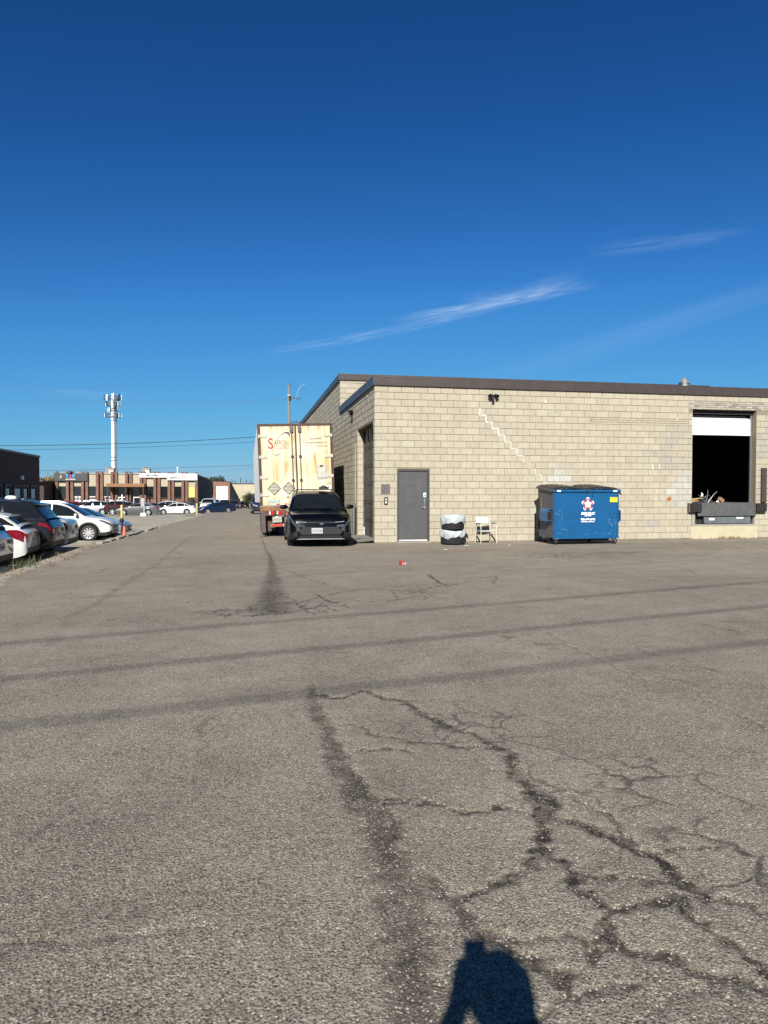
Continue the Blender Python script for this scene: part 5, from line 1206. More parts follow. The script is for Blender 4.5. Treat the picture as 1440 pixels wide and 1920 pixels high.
for x in (.86, 1.62): MB().box(x, x + .11, -.03, .06, .32, TZ0 - .17).build('guard_leg', M_rust, tr)
ug = MB().box(.30, 2.29, -.06, .04, .31, .41).build('underride_bar', M_rust, tr, bevel=.008)
b_ = MB(); b3 = MB()
for k in range(5): (b_ if k % 2 == 0 else b3).box(.36 + k * .4, .36 + k * .4 + .4, -.064, -.0605, .335, .39)
b_.build('reflective_tape', M_tred, ug); b3.build('reflective_tape', M_twhite, ug)
def twheel(x, y, parent, r=.52, w=.27):
    wt = MB().lathe([(r * .58, -w / 2), (r * .9, -w / 2), (r, -w / 2 + .04), (r, w / 2 - .04), (r * .9, w / 2), (r * .58, w / 2)], axis='X', seg=32).build('wheel', M_rubber, parent, smooth=True, loc=(x, y, r + .02))
    MB().lathe([(0, -.03), (.10, -.035), (.12, -.02), (r * .5, .02), (r * .58, -.09)], axis='X', seg=24).build('rim', M_rdark, wt, smooth=True)
for y in (1.1, 2.4):
    for x in (.16, .47, TW - .47, TW - .16): twheel(x, y, tr)
    MB().cyl((.3, y, .52), (TW - .3, y, .52), .075, seg=12).build('axle', M_rdark, tr)
MB().box(.85, .97, .1, TLn - 1, .75, TZ0 + .12).box(TW - .97, TW - .85, .1, TLn - 1, .75, TZ0 + .12).build('chassis_rail', M_rdark, tr)
for x in (.7, TW - .7): MB().box(x - .06, x + .06, 12.4, 12.52, .25, TZ0 + .1).box(x - .15, x + .15, 12.3, 12.62, .02, .25).build('landing_leg', M_rdark, tr)
for y in (5.0, 9.0, 13.0): MB().box(-.02, -.0015, y, y + .12, TZ0 + .15, TZ0 + .2).build('marker_lamp', M_tred, tr)
# ================================================================== CARS
M_trim = mat('black_trim', (.009, .009, .0095), rough=.6, var=.2, scale=8)
M_under = mat('underbody', (.008, .008, .008), rough=.9, var=.1)
M_glass = glass_mat()
M_tyre = mat('tyre_rubber', (.009, .009, .009), rough=.8, var=.2, scale=12, dirt=(.03, .027, .024), dirt_scale=6, dirt_amt=.4)
M_alloy = mat('alloy_silver', (.58, .58, .58), rough=.3, metal=.75, var=.1)
M_dalloy = mat('alloy_dark', (.07, .07, .07), rough=.35, metal=.6, var=.1)
M_head = mat('headlamp_lens', (.42, .44, .46), rough=.08, var=.35, scale=14, spec=.8)
M_dhead = mat('headlamp_dark', (.06, .065, .07), rough=.08, var=.5, scale=14, spec=.8)
M_tail = mat('taillamp_lens', (.19, .003, .005), rough=.12, var=.35, scale=10, spec=.7)
M_dtail = mat('taillamp_dark', (.10, .012, .02), rough=.12, var=.3, scale=10, spec=.7)
M_plate = mat('plate_white', (.44, .47, .48), rough=.45, var=.04)
M_pink = mat('plate_blue_ink', (.01, .015, .08), rough=.5)
M_chrome = mat('chrome', (.7, .7, .7), rough=.12, metal=1.0, var=.05)

def ctrl(pts, xs, sm=.05):
    p = np.array(pts, float)
    fx = np.linspace(p[0, 0] - .3, p[-1, 0] + .3, 900); fz = np.interp(fx, p[:, 0], p[:, 1])
    k = np.arange(-30, 31) * (fx[1] - fx[0]); g = np.exp(-(k / sm) ** 2); g /= g.sum()
    fz2 = np.convolve(np.pad(fz, 30, 'edge'), g, 'valid')
    return np.interp(xs, fx, fz2)

SPEC = {
 'hatch': dict(L=4.36, W=1.80, H=1.48, wb=2.65, fo=.88, r=.325, zb=.20, body=[(0, .60), (.06, .70), (.35, .83), (1.0, .96), (1.2, 1.0), (3.3, 1.06), (3.9, 1.08), (4.22, .98), (4.36, .86)], roof=[(.95, .95), (1.75, 1.38), (2.1, 1.46), (2.6, 1.48), (3.3, 1.43), (3.75, 1.36), (4.2, 1.04)], doors=(2.35, 3.25), clad=False, tumble=.36),
 'suv': dict(L=4.82, W=1.94, H=1.76, wb=2.91, fo=.90, r=.385, zb=.25, body=[(0, .80), (.05, .92), (.3, 1.02), (1.1, 1.12), (1.35, 1.14), (3.6, 1.19), (4.4, 1.20), (4.7, 1.12), (4.82, .90)], roof=[(1.15, 1.10), (1.85, 1.62), (2.25, 1.73), (3.0, 1.76), (3.9, 1.73), (4.3, 1.67), (4.66, 1.14)], doors=(2.55, 3.5), clad=True, tumble=.30),
 'crossover': dict(L=4.65, W=1.84, H=1.69, wb=2.70, fo=.93, r=.36, zb=.24, body=[(0, .70), (.05, .82), (.35, .95), (1.05, 1.05), (1.25, 1.07), (3.4, 1.12), (4.15, 1.13), (4.5, 1.04), (4.65, .85)], roof=[(1.0, 1.03), (1.8, 1.55), (2.2, 1.66), (2.8, 1.69), (3.6, 1.65), (4.1, 1.58), (4.48, 1.10)], doors=(2.45, 3.4), clad=True, tumble=.33),
 'sedan': dict(L=4.75, W=1.83, H=1.45, wb=2.75, fo=.92, r=.33, zb=.19, body=[(0, .58), (.05, .66), (.35, .78), (1.15, .91), (1.35, .95), (3.3, 1.02), (4.0, 1.05), (4.55, 1.06), (4.70, .98), (4.75, .82)], roof=[(1.10, .91), (1.95, 1.36), (2.35, 1.44), (2.9, 1.45), (3.4, 1.39), (4.28, 1.05)], doors=(2.5, 3.4), clad=False, tumble=.38),
 'fastback': dict(L=4.70, W=1.85, H=1.44, wb=2.87, fo=.85, r=.34, zb=.19, body=[(0, .58), (.06, .68), (.35, .80), (1.0, .93), (1.2, .96), (3.2, 1.03), (4.0, 1.07), (4.5, 1.10), (4.66, 1.06), (4.70, .88)], roof=[(.9, .92), (1.85, 1.36), (2.3, 1.43), (2.75, 1.44), (3.4, 1.36), (4.35, 1.09)], doors=(2.4, 3.3), clad=False, tumble=.38),
 'coupe': dict(L=4.80, W=1.91, H=1.38, wb=2.72, fo=.92, r=.345, zb=.17, body=[(0, .56), (.05, .68), (.35, .82), (1.3, .95), (1.5, .98), (3.3, 1.02), (4.1, 1.08), (4.6, 1.08), (4.76, 1.0), (4.80, .85)], roof=[(1.35, .95), (2.1, 1.30), (2.5, 1.37), (2.9, 1.38), (3.4, 1.32), (4.3, 1.08)], doors=(2.95,), clad=False, tumble=.42),
 'pickup': dict(L=5.80, W=2.03, H=1.93, wb=3.65, fo=.95, r=.40, zb=.30, body=[(0, .95), (.04, 1.08), (.25, 1.15), (1.3, 1.24), (1.55, 1.26), (3.5, 1.28), (3.7, 1.30), (5.7, 1.32), (5.78, 1.30), (5.80, 1.0)], roof=[(1.4, 1.22), (2.0, 1.74), (2.35, 1.89), (2.9, 1.93), (3.35, 1.88), (3.62, 1.74), (3.74, 1.28)], doors=(2.75,), clad=False, tumble=.24),
 'evcross': dict(L=4.31, W=1.77, H=1.60, wb=2.67, fo=.84, r=.335, zb=.21, body=[(0, .62), (.04, .80), (.22, .92), (.95, 1.02), (1.2, 1.04), (3.2, 1.08), (3.9, 1.10), (4.2, 1.02), (4.31, .82)], roof=[(.85, 1.00), (1.62, 1.46), (2.05, 1.57), (2.6, 1.60), (3.3, 1.55), (3.8, 1.47), (4.16, 1.06)], doors=(2.3, 3.2), clad=True, tumble=.33),
}
WHEEL_CACHE = {}
def wheel_meshes(r, style):
    if (r, style) in WHEEL_CACHE: return WHEEL_CACHE[r, style]
    w = .215; ri = r * .66
    t_ = MB().lathe([(ri, -w / 2 + .012), (r * .86, -w / 2), (r * .965, -w / 2 + .022), (r, -w / 2 + .06), (r, w / 2 - .06), (r * .965, w / 2 - .022), (r * .86, w / 2), (ri, w / 2 - .012)], axis='Y', seg=36)
    to = t_.build('wheel', M_tyre, None, smooth=True, angle=50); tm = to.data; bpy.data.objects.remove(to)
    b_ = MB(); y = -w / 2 + .02
    b_.lathe([(ri * .86, y + .05), (ri * .93, y - .004), (ri * 1.0, y - .012), (ri * 1.01, y + .02)], axis='Y', seg=32, mi=0)
    b_.lathe([(0, y + .075), (ri * .9, y + .07)], axis='Y', seg=24, mi=1)
    ns_ = {'ten': 10, 'five': 5, 'dark': 7}[style]
    for k in range(ns_):
        a = 2 * math.pi * k / ns_; ca, sa = math.cos(a), math.sin(a); wi, wo = (.035, .05) if ns_ < 8 else (.022, .034)
        if ns_ == 5: wi, wo = .045, .055
        def P_(rr, tt, yy): return (rr * ca - tt * sa, yy, rr * sa + tt * ca)
        b_.add([P_(.03, -wi, y), P_(ri * .9, -wo, y + .005), P_(ri * .9, wo, y + .005), P_(.03, wi, y), P_(.03, -wi, y + .03), P_(ri * .9, -wo, y + .03), P_(ri * .9, wo, y + .03), P_(.03, wi, y + .03)],
               [(0, 1, 2, 3), (0, 4, 5, 1), (3, 2, 6, 7), (1, 5, 6, 2)], 0)
    b_.lathe([(0, y - .008), (.05, y - .006), (.065, y + .02)], axis='Y', seg=14, mi=0)
    ro = b_.build('rim', [M_dalloy if style == 'dark' else M_alloy, M_under], None); rm = ro.data; bpy.data.objects.remove(ro)
    WHEEL_CACHE[r, style] = (tm, rm)
    return tm, rm

def build_car(kind, name, wheel_style='five', lamps=(None, None), roof_rails=False, spare=None):
    S = SPEC[kind]; L, W, r, zb0 = S['L'], S['W'], S['r'], S['zb']
    xw = (S['fo'], S['fo'] + S['wb']); Ra = r + .055
    xs = set(np.round(np.linspace(0, L, 40), 3)) | {0, .02, .05, .09, .14, .2, L - .02, L - .05, L - .09, L - .14, L - .2}
    for c in xw:
        for t_ in np.linspace(-1, 1, 15): xs.add(round(c + Ra * math.sin(t_ * math.pi / 2), 3))
        xs |= {round(c - Ra - .012, 3), round(c + Ra + .012, 3)}
    xs = np.array(sorted(x for x in xs if 0 <= x <= L))
    top = lambda x: ctrl(S['body'], x, .035)
    rf = lambda x: ctrl(S['roof'], x, .09)
    plan = lambda x: np.interp(x, [0, .03, .08, .16, .3, .55, .9, L - .9, L - .5, L - .25, L - .1, L - .04, L], [.74, .82, .88, .925, .96, .985, 1, 1, .985, .96, .93, .90, .84]) * W / 2
    zlow = lambda x: np.interp(x, [0, .06, .25, .6, L - .6, L - .25, L - .05, L], [zb0 + .12, zb0 + .05, zb0 + .01, zb0, zb0, zb0 + .03, zb0 + .10, zb0 + .18])
    def arch(x):
        z = -1.0
        for c in xw:
            d = Ra * Ra - (x - c) ** 2
            if d > 0: z = max(z, r + math.sqrt(d))
        return z
    def section(x):
        zt_ = float(top(np.array([x]))[0]); zb = float(zlow(x)); w = float(plan(x)); zA = max(zb, arch(x)); h = zt_ - zb
        wi = max(w - .27, .3 * w)
        z4 = max(zA + .01, zb + .14); z5 = max(zA + .02, zb + .42 * h); z6 = max(z5 + .02, zt_ - .30 * h); z7 = max(z6 + .02, zt_ - .055)
        return [(0, zb), (wi, zb), (wi, zA), (w * .965, zA), (w * .985, z4), (w * 1.0, z5), (w * .992, z6), (w * .958, z7), (w * .90, zt_ - .010), (w * .55, zt_ + .012), (0, zt_ + .02)]
    secs = [section(x) for x in xs]; K = 11
    b_ = MB(); V = []
    for x, s_ in zip(xs, secs):
        for y, z in s_: V.append((x, y, z))
        for y, z in s_[1:-1]: V.append((x, -y, z))
    st_ = K + K - 2
    def idx(i, k, side): return i * st_ + (k if side > 0 or k in (0, K - 1) else K + k - 1)
    F0 = []; MI = []
    for i in range(len(xs) - 1):
        for k in range(K - 1):
            dark = 1 if (k <= 2 or (k == 3 and S['clad'])) else 0
            for sd in (1, -1):
                q = (idx(i, k, sd), idx(i + 1, k, sd), idx(i + 1, k + 1, sd), idx(i, k + 1, sd))
                F0.append(q if sd > 0 else q[::-1]); MI.append(dark)
    ring = lambda i: [idx(i, k, 1) for k in range(K)] + [idx(i, k, -1) for k in range(K - 2, 0, -1)]
    F0.append(tuple(ring(0)[::-1])); MI.append(0); F0.append(tuple(ring(len(xs) - 1))); MI.append(0)
    b_.v = V; b_.f = F0; b_.m = MI
    # greenhouse hull
    gx0, gx1 = S['roof'][0][0], S['roof'][-1][0]; gxs = np.linspace(gx0, gx1, 46); tm_ = S['tumble']
    def gsec(x):
        zb = float(top(np.array([x]))[0]) - .02; zt_ = max(float(rf(np.array([x]))[0]), zb + .012); w = float(plan(x)) * .925; h = zt_ - zb
        d1, d2 = min(.075, h * .45), min(.02, h * .2)
        w1 = w - tm_ * (h - d1); w2 = w1 - min(.07, h * .5)
        return [(w, zb - .03), (w, zb), (w1, zt_ - d1), (w2, zt_ - d2), (w2 * .5, zt_ + .012), (0, zt_ + .018)]
    GS = [gsec(x) for x in gxs]; base = len(b_.v)
    for x, s_ in zip(gxs, GS):
        for y, z in s_: b_.v.append((x, y, z))
        for y, z in s_[:-1]: b_.v.append((x, -y, z))
    def gi(i, k, sd): return base + i * 11 + (k if sd > 0 or k == 5 else 6 + k)
    for i in range(len(gxs) - 1):
        for k in range(5):
            for sd in (1, -1):
                q = (gi(i, k, sd), gi(i + 1, k, sd), gi(i + 1, k + 1, sd), gi(i, k + 1, sd)); b_.f.append(q if sd > 0 else q[::-1]); b_.m.append(0)
    root = empty(name)
    bo = b_.build('body', [paint('silver', (.42, .43, .44), .6), M_trim], root, smooth=True, angle=38)
    def at_roof(x, f):   # point on the hull top at station x, lateral fraction f
        s_ = gsec(x); w2 = s_[3][0]; a = abs(f)
        y = w2 * a; z = s_[3][1] + (s_[4][1] - s_[3][1]) * min(1, (1 - a) / .5) if a > .5 else s_[4][1] + (s_[5][1] - s_[4][1]) * (1 - a / .5)
        return (x, math.copysign(y, f), z)
    def glass_strip(x0, x1, name_, m_, lift=.006, edge=.96, nx_=12):
        g = MB(); ny_ = 8; vs_ = []
        for i in range(nx_ + 1):
            x = x0 + (x1 - x0) * i / nx_
            for j_ in range(ny_ + 1):
                p = at_roof(x, (j_ / ny_ * 2 - 1) * edge); vs_.append((p[0] + (-.004 if x < L / 2 else .004), p[1], p[2] + lift))
        g.add(vs_, [(i * (ny_ + 1) + j_, (i + 1) * (ny_ + 1) + j_, (i + 1) * (ny_ + 1) + j_ + 1, i * (ny_ + 1) + j_ + 1) for i in range(nx_) for j_ in range(ny_)])
        return g.build(name_, m_, root, smooth=True, angle=60)
    xr0 = S['roof'][1][0] + .16; xr1 = S['roof'][-2][0] - .02
    glass_strip(gx0 + .10, xr0, 'windscreen', M_glass)
    glass_strip(xr1 + (.10 if kind != 'pickup' else .0), gx1 - (.10 if kind in ('suv', 'crossover', 'hatch', 'evcross') else .05 if kind == 'pickup' else .12), 'rear_window', M_glass, edge=.90)
    # side windows
    posts = [gx0 + .34, *S['doors'], gx1 - .16]
    for sd in (1, -1):
        for a, e in zip(posts[:-1], posts[1:]):
            a2, e2 = a + (.035 if a != posts[0] else 0), e - (.035 if e != posts[-1] else 0)
            g = MB(); vs_ = []; nn_ = 0
            for x in np.linspace(a2, e2, 12):
                s_ = gsec(x); zlo = s_[1][1] + .035; zhi = s_[2][1] + .005
                if zhi - zlo < .03: continue
                for z in (zlo, zhi):
                    y = s_[1][0] - tm_ * (z - s_[1][1]); vs_.append((x, sd * (y + .005), z))
                nn_ += 1
            if nn_ < 3: continue
            g.add(vs_, [(2 * i, 2 * i + 2, 2 * i + 3, 2 * i + 1) for i in range(nn_ - 1)])
            g.build('side_window', M_glass, root, smooth=True)
    # surface patches (lamps) following the body skin
    def skin(x, k):
        s_ = section(x); i = int(min(math.floor(k), K - 2)); f = k - i
        return Vector((x, s_[i][0] + (s_[i + 1][0] - s_[i][0]) * f, s_[i][1] + (s_[i + 1][1] - s_[i][1]) * f))
    def patch(quad, name_, m_, sd, off=.007, n_=7, parent=None):
        g = MB(); vs_ = []
        for i in range(n_ + 1):
            for j_ in range(n_ + 1):
                u, v = i / n_, j_ / n_
                x = (quad[0][0] * (1 - u) + quad[1][0] * u) * (1 - v) + (quad[3][0] * (1 - u) + quad[2][0] * u) * v
                k = (quad[0][1] * (1 - u) + quad[1][1] * u) * (1 - v) + (quad[3][1] * (1 - u) + quad[2][1] * u) * v
                p = skin(x, k); e = .004
                xa = min(max(x, e), L - e); nrm = (skin(xa + e, k) - skin(xa - e, k)).cross(skin(x, min(k + .05, K - 1.01)) - skin(x, max(k - .05, 0)))
                nrm.normalize()
                if nrm.y < 0: nrm = -nrm
                p = p + nrm * off; vs_.append((p.x, p.y * sd, p.z))
        g.add(vs_, [(i * (n_ + 1) + j_, (i + 1) * (n_ + 1) + j_, (i + 1) * (n_ + 1) + j_ + 1, i * (n_ + 1) + j_ + 1) for i in range(n_) for j_ in range(n_)])
        return g.build(name_, m_, parent or root, smooth=True, angle=60)
    hm = lamps[0] or M_head; tl_ = lamps[1] or M_tail
    for sd in (1, -1):
        patch([(0.0, 6.15), (.48, 6.75), (.50, 7.2), (.0, 7.0)], 'headlight', hm, sd)
        if kind == 'hatch': patch([(L - .62, 6.35), (L - .0, 5.3), (L - .0, 7.4), (L - .42, 6.75)], 'taillight', tl_, sd)
        elif kind == 'pickup': patch([(L - .10, 5.6), (L, 5.6), (L, 7.6), (L - .10, 7.6)], 'taillight', tl_, sd)
        elif kind == 'suv': patch([(L - .36, 6.45), (L, 6.35), (L, 7.0), (L - .33, 6.9)], 'taillight', tl_, sd)
        else: patch([(L - .36, 6.35), (L - .0, 5.9), (L - .0, 7.3), (L - .30, 6.95)], 'taillight', tl_, sd)
        for dx in (*S['doors'],):
            patch([(dx - .14, 6.42), (dx - .02, 6.42), (dx - .02, 6.52), (dx - .14, 6.52)], 'door_handle', M_trim, sd, off=.02, n_=2)
    # end panels: lamps, grille, plates, bumpers
    sF, sR = section(0.0), section(L)
    wF, zF0, zF1 = sF[5][0], sF[0][1], sF[-1][1]; wR, zR0, zR1 = sR[5][0], sR[0][1], sR[-1][1]
    def endp(poly, x0, x1, name_, m_, parent=None): return MB().prism(poly, x0, x1, 'X').build(name_, m_, parent or root)
    hF = zF1 - zF0; hR = zR1 - zR0
    endp([(-wF * .52, zF0 + .42 * hF), (wF * .52, zF0 + .42 * hF), (wF * .60, zF0 + .86 * hF), (-wF * .60, zF0 + .86 * hF)], -.012, -.001, 'grille', M_trim)
    endp([(-wF * .80, zF0 + .05 * hF), (wF * .80, zF0 + .05 * hF), (wF * .66, zF0 + .30 * hF), (-wF * .66, zF0 + .30 * hF)], -.010, -.001, 'lower_intake', M_trim)
    for sd in (1, -1):
        endp([(sd * wF * .66, zF0 + .66 * hF), (sd * wF * .97, zF0 + .74 * hF), (sd * wF * .95, zF0 + .92 * hF), (sd * wF * .66, zF0 + .86 * hF)], -.008, -.001, 'headlight', hm)
        endp([(sd * wR * .62, zR0 + .70 * hR), (sd * wR * .97, zR0 + .66 * hR), (sd * wR * .95, zR0 + .92 * hR), (sd * wR * .62, zR0 + .90 * hR)], L + .001, L + .010, 'taillight', tl_)
    pf = endp([(-.15, zF0 + .30 * hF), (.15, zF0 + .30 * hF), (.15, zF0 + .30 * hF + .15), (-.15, zF0 + .30 * hF + .15)], -.024, -.0125, 'front_plate', M_plate)
    pr_ = endp([(-.15, zR0 + .42 * hR), (.15, zR0 + .42 * hR), (.15, zR0 + .42 * hR + .15), (-.15, zR0 + .42 * hR + .15)], L + .001, L + .014, 'rear_plate', M_plate)
    text('lettering', 'CBKT 417', .085, M_pink, pr_, (L + .0145, 0, zR0 + .42 * hR + .07), rot=(R(90), 0, R(90)), sx=.66)
    endp([(-wR * .9, zR0 - .02), (wR * .9, zR0 - .02), (wR * .92, zR0 + .18 * hR), (-wR * .92, zR0 + .18 * hR)], L - .02, L + .012, 'rear_bumper_insert', M_trim)
    if kind in ('suv', 'crossover', 'hatch', 'evcross'):
        xs0 = S['roof'][-2][0]; p0 = at_roof(xs0, 1); p1 = at_roof(xs0, 0)
        MB().prism([(xs0 - .12, p1[2] - .01), (xs0 + .16, p1[2] - .055), (xs0 + .15, p1[2] - .085), (xs0 - .05, p1[2] - .05)], -abs(p0[1]) * .98, abs(p0[1]) * .98, 'Y').build('rear_spoiler', paint('silver', (.42, .43, .44), .6), root, bevel=.008)
    # mirrors
    for sd in (1, -1):
        x = gx0 + .42; s_ = gsec(x); z = s_[1][1] + .10; y = s_[1][0]
        g = MB().lathe([(0, -.11), (.05, -.10), (.075, -.04), (.08, .03), (.06, .10), (0, .115)], axis='Y', seg=12)
        o = g.build('mirror', paint('silver', (.42, .43, .44), .6), root, smooth=True); o.location = (x, sd * (y + .13), z); o.scale = (.9, 1, .85)
        MB().box(x - .03, x + .04, min(sd * (y - .05), sd * (y + .06)), max(sd * (y - .05), sd * (y + .06)), z - .05, z - .02).build('mirror_arm', M_trim, root)
    if roof_rails:
        for sd in (1, -1):
            pts_ = [Vector(at_roof(x, sd * .93)) + Vector((0, 0, .045)) for x in np.linspace(S['roof'][2][0] - .1, S['roof'][-2][0] - .15, 8)]
            pts_[0].z -= .04; pts_[-1].z -= .04
            MB().tube(pts_, .014, seg=6).build('roof_rail', M_trim if kind == 'evcross' else M_chrome, root, smooth=True)
    if S['clad']:
        for c in xw:
            for sd in (1, -1):
                g = MB(); vs_ = []; nn_ = 22
                for i in range(nn_ + 1):
                    th = math.pi * (-.08 + 1.16 * i / nn_)
                    for rho, dy in ((Ra - .012, -.02), (Ra - .004, .008), (Ra + .055, .010), (Ra + .062, -.01)):
                        x = c + rho * math.cos(th); z = max(r + rho * math.sin(th), zb0 + .02)
                        vs_.append((x, sd * (float(plan(x)) + dy), z))
                g.add(vs_, [(i * 4 + q, (i + 1) * 4 + q, (i + 1) * 4 + q + 1, i * 4 + q + 1) for i in range(nn_) for q in range(3)])
                g.build('arch_trim', M_trim, root, smooth=True)
    if kind == 'suv':
        for sd in (1, -1):
            pts_ = []
            for x, f in ((posts[0] + .35, .95), (2.4, 1.0), (3.4, 1.0), (3.95, .98), (4.22, .62), (4.40, .12)):
                s_ = gsec(x); z = s_[1][1] + .035 + (s_[2][1] - s_[1][1] - .03) * f
                pts_.append((x, sd * (s_[1][0] - tm_ * (z - s_[1][1]) + .008), z))
            MB().tube(pts_, .011, seg=6).build('window_trim', M_chrome, root, smooth=True)
    tm0, rm0 = wheel_meshes(r, wheel_style)
    for c in xw:
        for sd in (1, -1):
            w = link(bpy.data.objects.new('wheel', tm0), root); w.location = (c, sd * (W / 2 - .125), r); w.rotation_euler = (0, 0, 0 if sd < 0 else math.pi)
            rr = link(bpy.data.objects.new('rim', rm0), w)
    root['proto'] = 1
    return root

def repaint(root, pm):
    for ch in root.children_recursive:
        if ch.type == 'MESH' and ch.material_slots and ch.material_slots[0].material and ch.material_slots[0].material.name.startswith('paint_'):
            ch.material_slots[0].link = 'OBJECT'; ch.material_slots[0].material = pm

PROTO = {}
def car(kind, name, X, Y, heading, pm, label, cat='car', group=None, dz=0.0, key=None, **kw):
    """X,Y is the middle of the car; heading = compass direction of its nose (radians from +X, counter-clockwise)"""
    key = key or (kind, name)
    if key not in PROTO:
        root = build_car(kind, name, **kw); PROTO[key] = root
    else:
        root = copy_tree(PROTO[key]); root.name = name
    S = SPEC[kind]; h = heading + math.pi        # local +x points to the tail
    c, s_ = math.cos(h), math.sin(h)
    ox, oy = X - c * S['L'] / 2, Y - s_ * S['L'] / 2
    f = .5 * S['L']
    zc = tz(X, Y); zf = tz(X + math.cos(heading) * f, Y + math.sin(heading) * f); zr = tz(X - math.cos(heading) * f, Y - math.sin(heading) * f)
    pitch = math.atan2(zf - zr, S['L'])
    root.location = (ox, oy, zf - .018 + dz); root.rotation_euler = (0, pitch, h)
    repaint(root, pm)
    if 'proto' in root: del root['proto']
    tag(root, label, cat, group)
    return root
P_black = paint('black', (.0018, .0018, .0024), coat=.45); P_white = paint('white', (.60, .61, .59)); P_silver = MATS.get('paint_silver') or paint('silver', (.42, .43, .44), .6)
P_char = paint('charcoal', (.013, .014, .016), .0, coat=.6); P_red = paint('red', (.28, .012, .018)); P_navy = paint('navy', (.012, .022, .055), .2); P_blue = paint('blue_grey', (.14, .20, .28), .5)
P_grey = paint('grey', (.16, .165, .17), .5); P_pearl = paint('pearl', (.50, .52, .54), .1); P_sky = paint('pale_blue', (.34, .40, .46), .5); P_teal = paint('teal', (.05, .11, .12), .3); P_maroon = paint('maroon', (.06, .012, .012), .2)
# --- black crossover in front of the trailer
bc = car('evcross', 'crossover_car', 2.10, 21.25, R(-91.5), P_black, 'black compact crossover car parked nose-out before the cream trailer', wheel_style='dark', lamps=(M_dhead, M_tail), roof_rails=True)
bc.scale = (1, 1, .97)
def FX(poly, x0, x1, name_, m_, parent=None): return MB().prism(poly, x0, x1, 'X').build(name_, m_, parent or bc)
for ch in list(bc.children):
    if ch.name.split('.')[0] in ('front_plate', 'grille', 'lower_intake'): bpy.data.objects.remove(ch)
gr_ = FX([(-.52, .37), (.52, .37), (.60, .47), (.44, .58), (-.44, .58), (-.60, .47)], -.014, -.001, 'grille', mat('grille_grey', (.014, .014, .015), rough=.45, var=.3, scale=20))
for k in range(4): MB().box(-.020, -.0145, -.50 + .03 * k, .50 - .03 * k, .395 + k * .048, .407 + k * .048).build('grille_bar', M_trim, gr_)
FX([(-.60, .275), (.60, .275), (.52, .345), (-.52, .345)], -.012, -.001, 'lower_intake', M_under)
FX([(-.66, .235), (.66, .235), (.58, .258), (-.58, .258)], -.022, -.001, 'skid_trim', M_steel)
pl_ = FX([(-.05, .40), (.25, .40), (.25, .55), (-.05, .55)], -.034, -.0215, 'front_plate', M_plate)
text('lettering', 'GVTD 058', .092, M_pink, pl_, (-.0345, .10, .472), rot=(R(90), 0, R(-90)), sx=.62)
MB().box(-.008, -.001, -.40, .40, .705, .712).build('nose_line', M_chrome, bc)
em = MB().box(-.014, -.0085, -.075, .035, .655, .672).box(-.0142, -.0087, -.045, .005, .645, .682).build('nose_emblem', M_chrome, bc)
for sd in (-1, 1):
    MB().prism([(sd * .38, .700), (sd * .64, .725), (sd * .64, .738), (sd * .38, .712)], -.006, -.0005, 'X').build('running_light', M_head, bc)
    MB().cyl((.02, sd * .60, .52), (-.018, sd * .60, .52), .035, seg=14).build('fog_lamp', M_dhead, bc)
    MB().prism([(sd * .56, .44), (sd * .66, .47), (sd * .66, .60), (sd * .56, .58)], -.0035, -.0005, 'X').build('lamp_recess', M_trim, bc)
rk = MB().tube([(2.0, -.55, 1.64), (2.0, .55, 1.64)], .014).tube([(2.75, -.55, 1.645), (2.75, .55, 1.645)], .014).build('roof_crossbar', M_trim, bc, smooth=True)
MB().box(1.85, 2.25, -.38, -.12, 1.66, 1.72).tube([(1.8, -.3, 1.72), (2.0, -.25, 1.75), (2.3, -.2, 1.73)], .022).build('roof_clamp', M_black, bc, bevel=.01)
for sd in (-1, 1):
    MB().tube([(.92, sd * .5, 1.055), (.98, sd * .2, 1.07)], .008, seg=6).build('wiper', M_black, bc)
# --- row beside the road (noses or tails to the road)
G1 = 'cars parked along the left edge of the road'
WEST, EAST = R(180), R(0)
car('crossover', 'suv_car', -7.55, 17.0, WEST, P_silver, 'silver utility vehicle of which only the rear bumper corner shows', 'car', G1, key='rogue', wheel_style='ten', lamps=(M_dhead, M_tail), roof_rails=True)
car('hatch', 'hatchback_car', -7.80, 20.75, R(183), P_white, 'white hatchback with big red swept-back tail lamps, tail to the road', 'car', G1, wheel_style='five')
car('suv', 'suv_car', -7.85, 22.75, R(181), P_char, 'dark grey utility vehicle with chrome window trim, tail to the road', 'car', G1, key='jeep', wheel_style='five', roof_rails=True)
car('fastback', 'electric_car', -7.95, 25.3, R(180), P_pearl, 'pale silver-white saloon with dark tail lamps, tail to the road', 'car', G1, wheel_style='dark', lamps=(M_dhead, M_dtail))
car('crossover', 'crossover_car', -7.90, 33.3, R(-2), P_white, 'white crossover with ten-spoke silver wheels, nose to the road', 'car', G1, key='rogue')
car('sedan', 'sedan_car', -7.80, 36.2, R(-3), P_sky, 'pale silver-blue saloon with nose to the road, beyond the white crossover', 'car', G1, wheel_style='five', lamps=(M_dhead, M_tail))
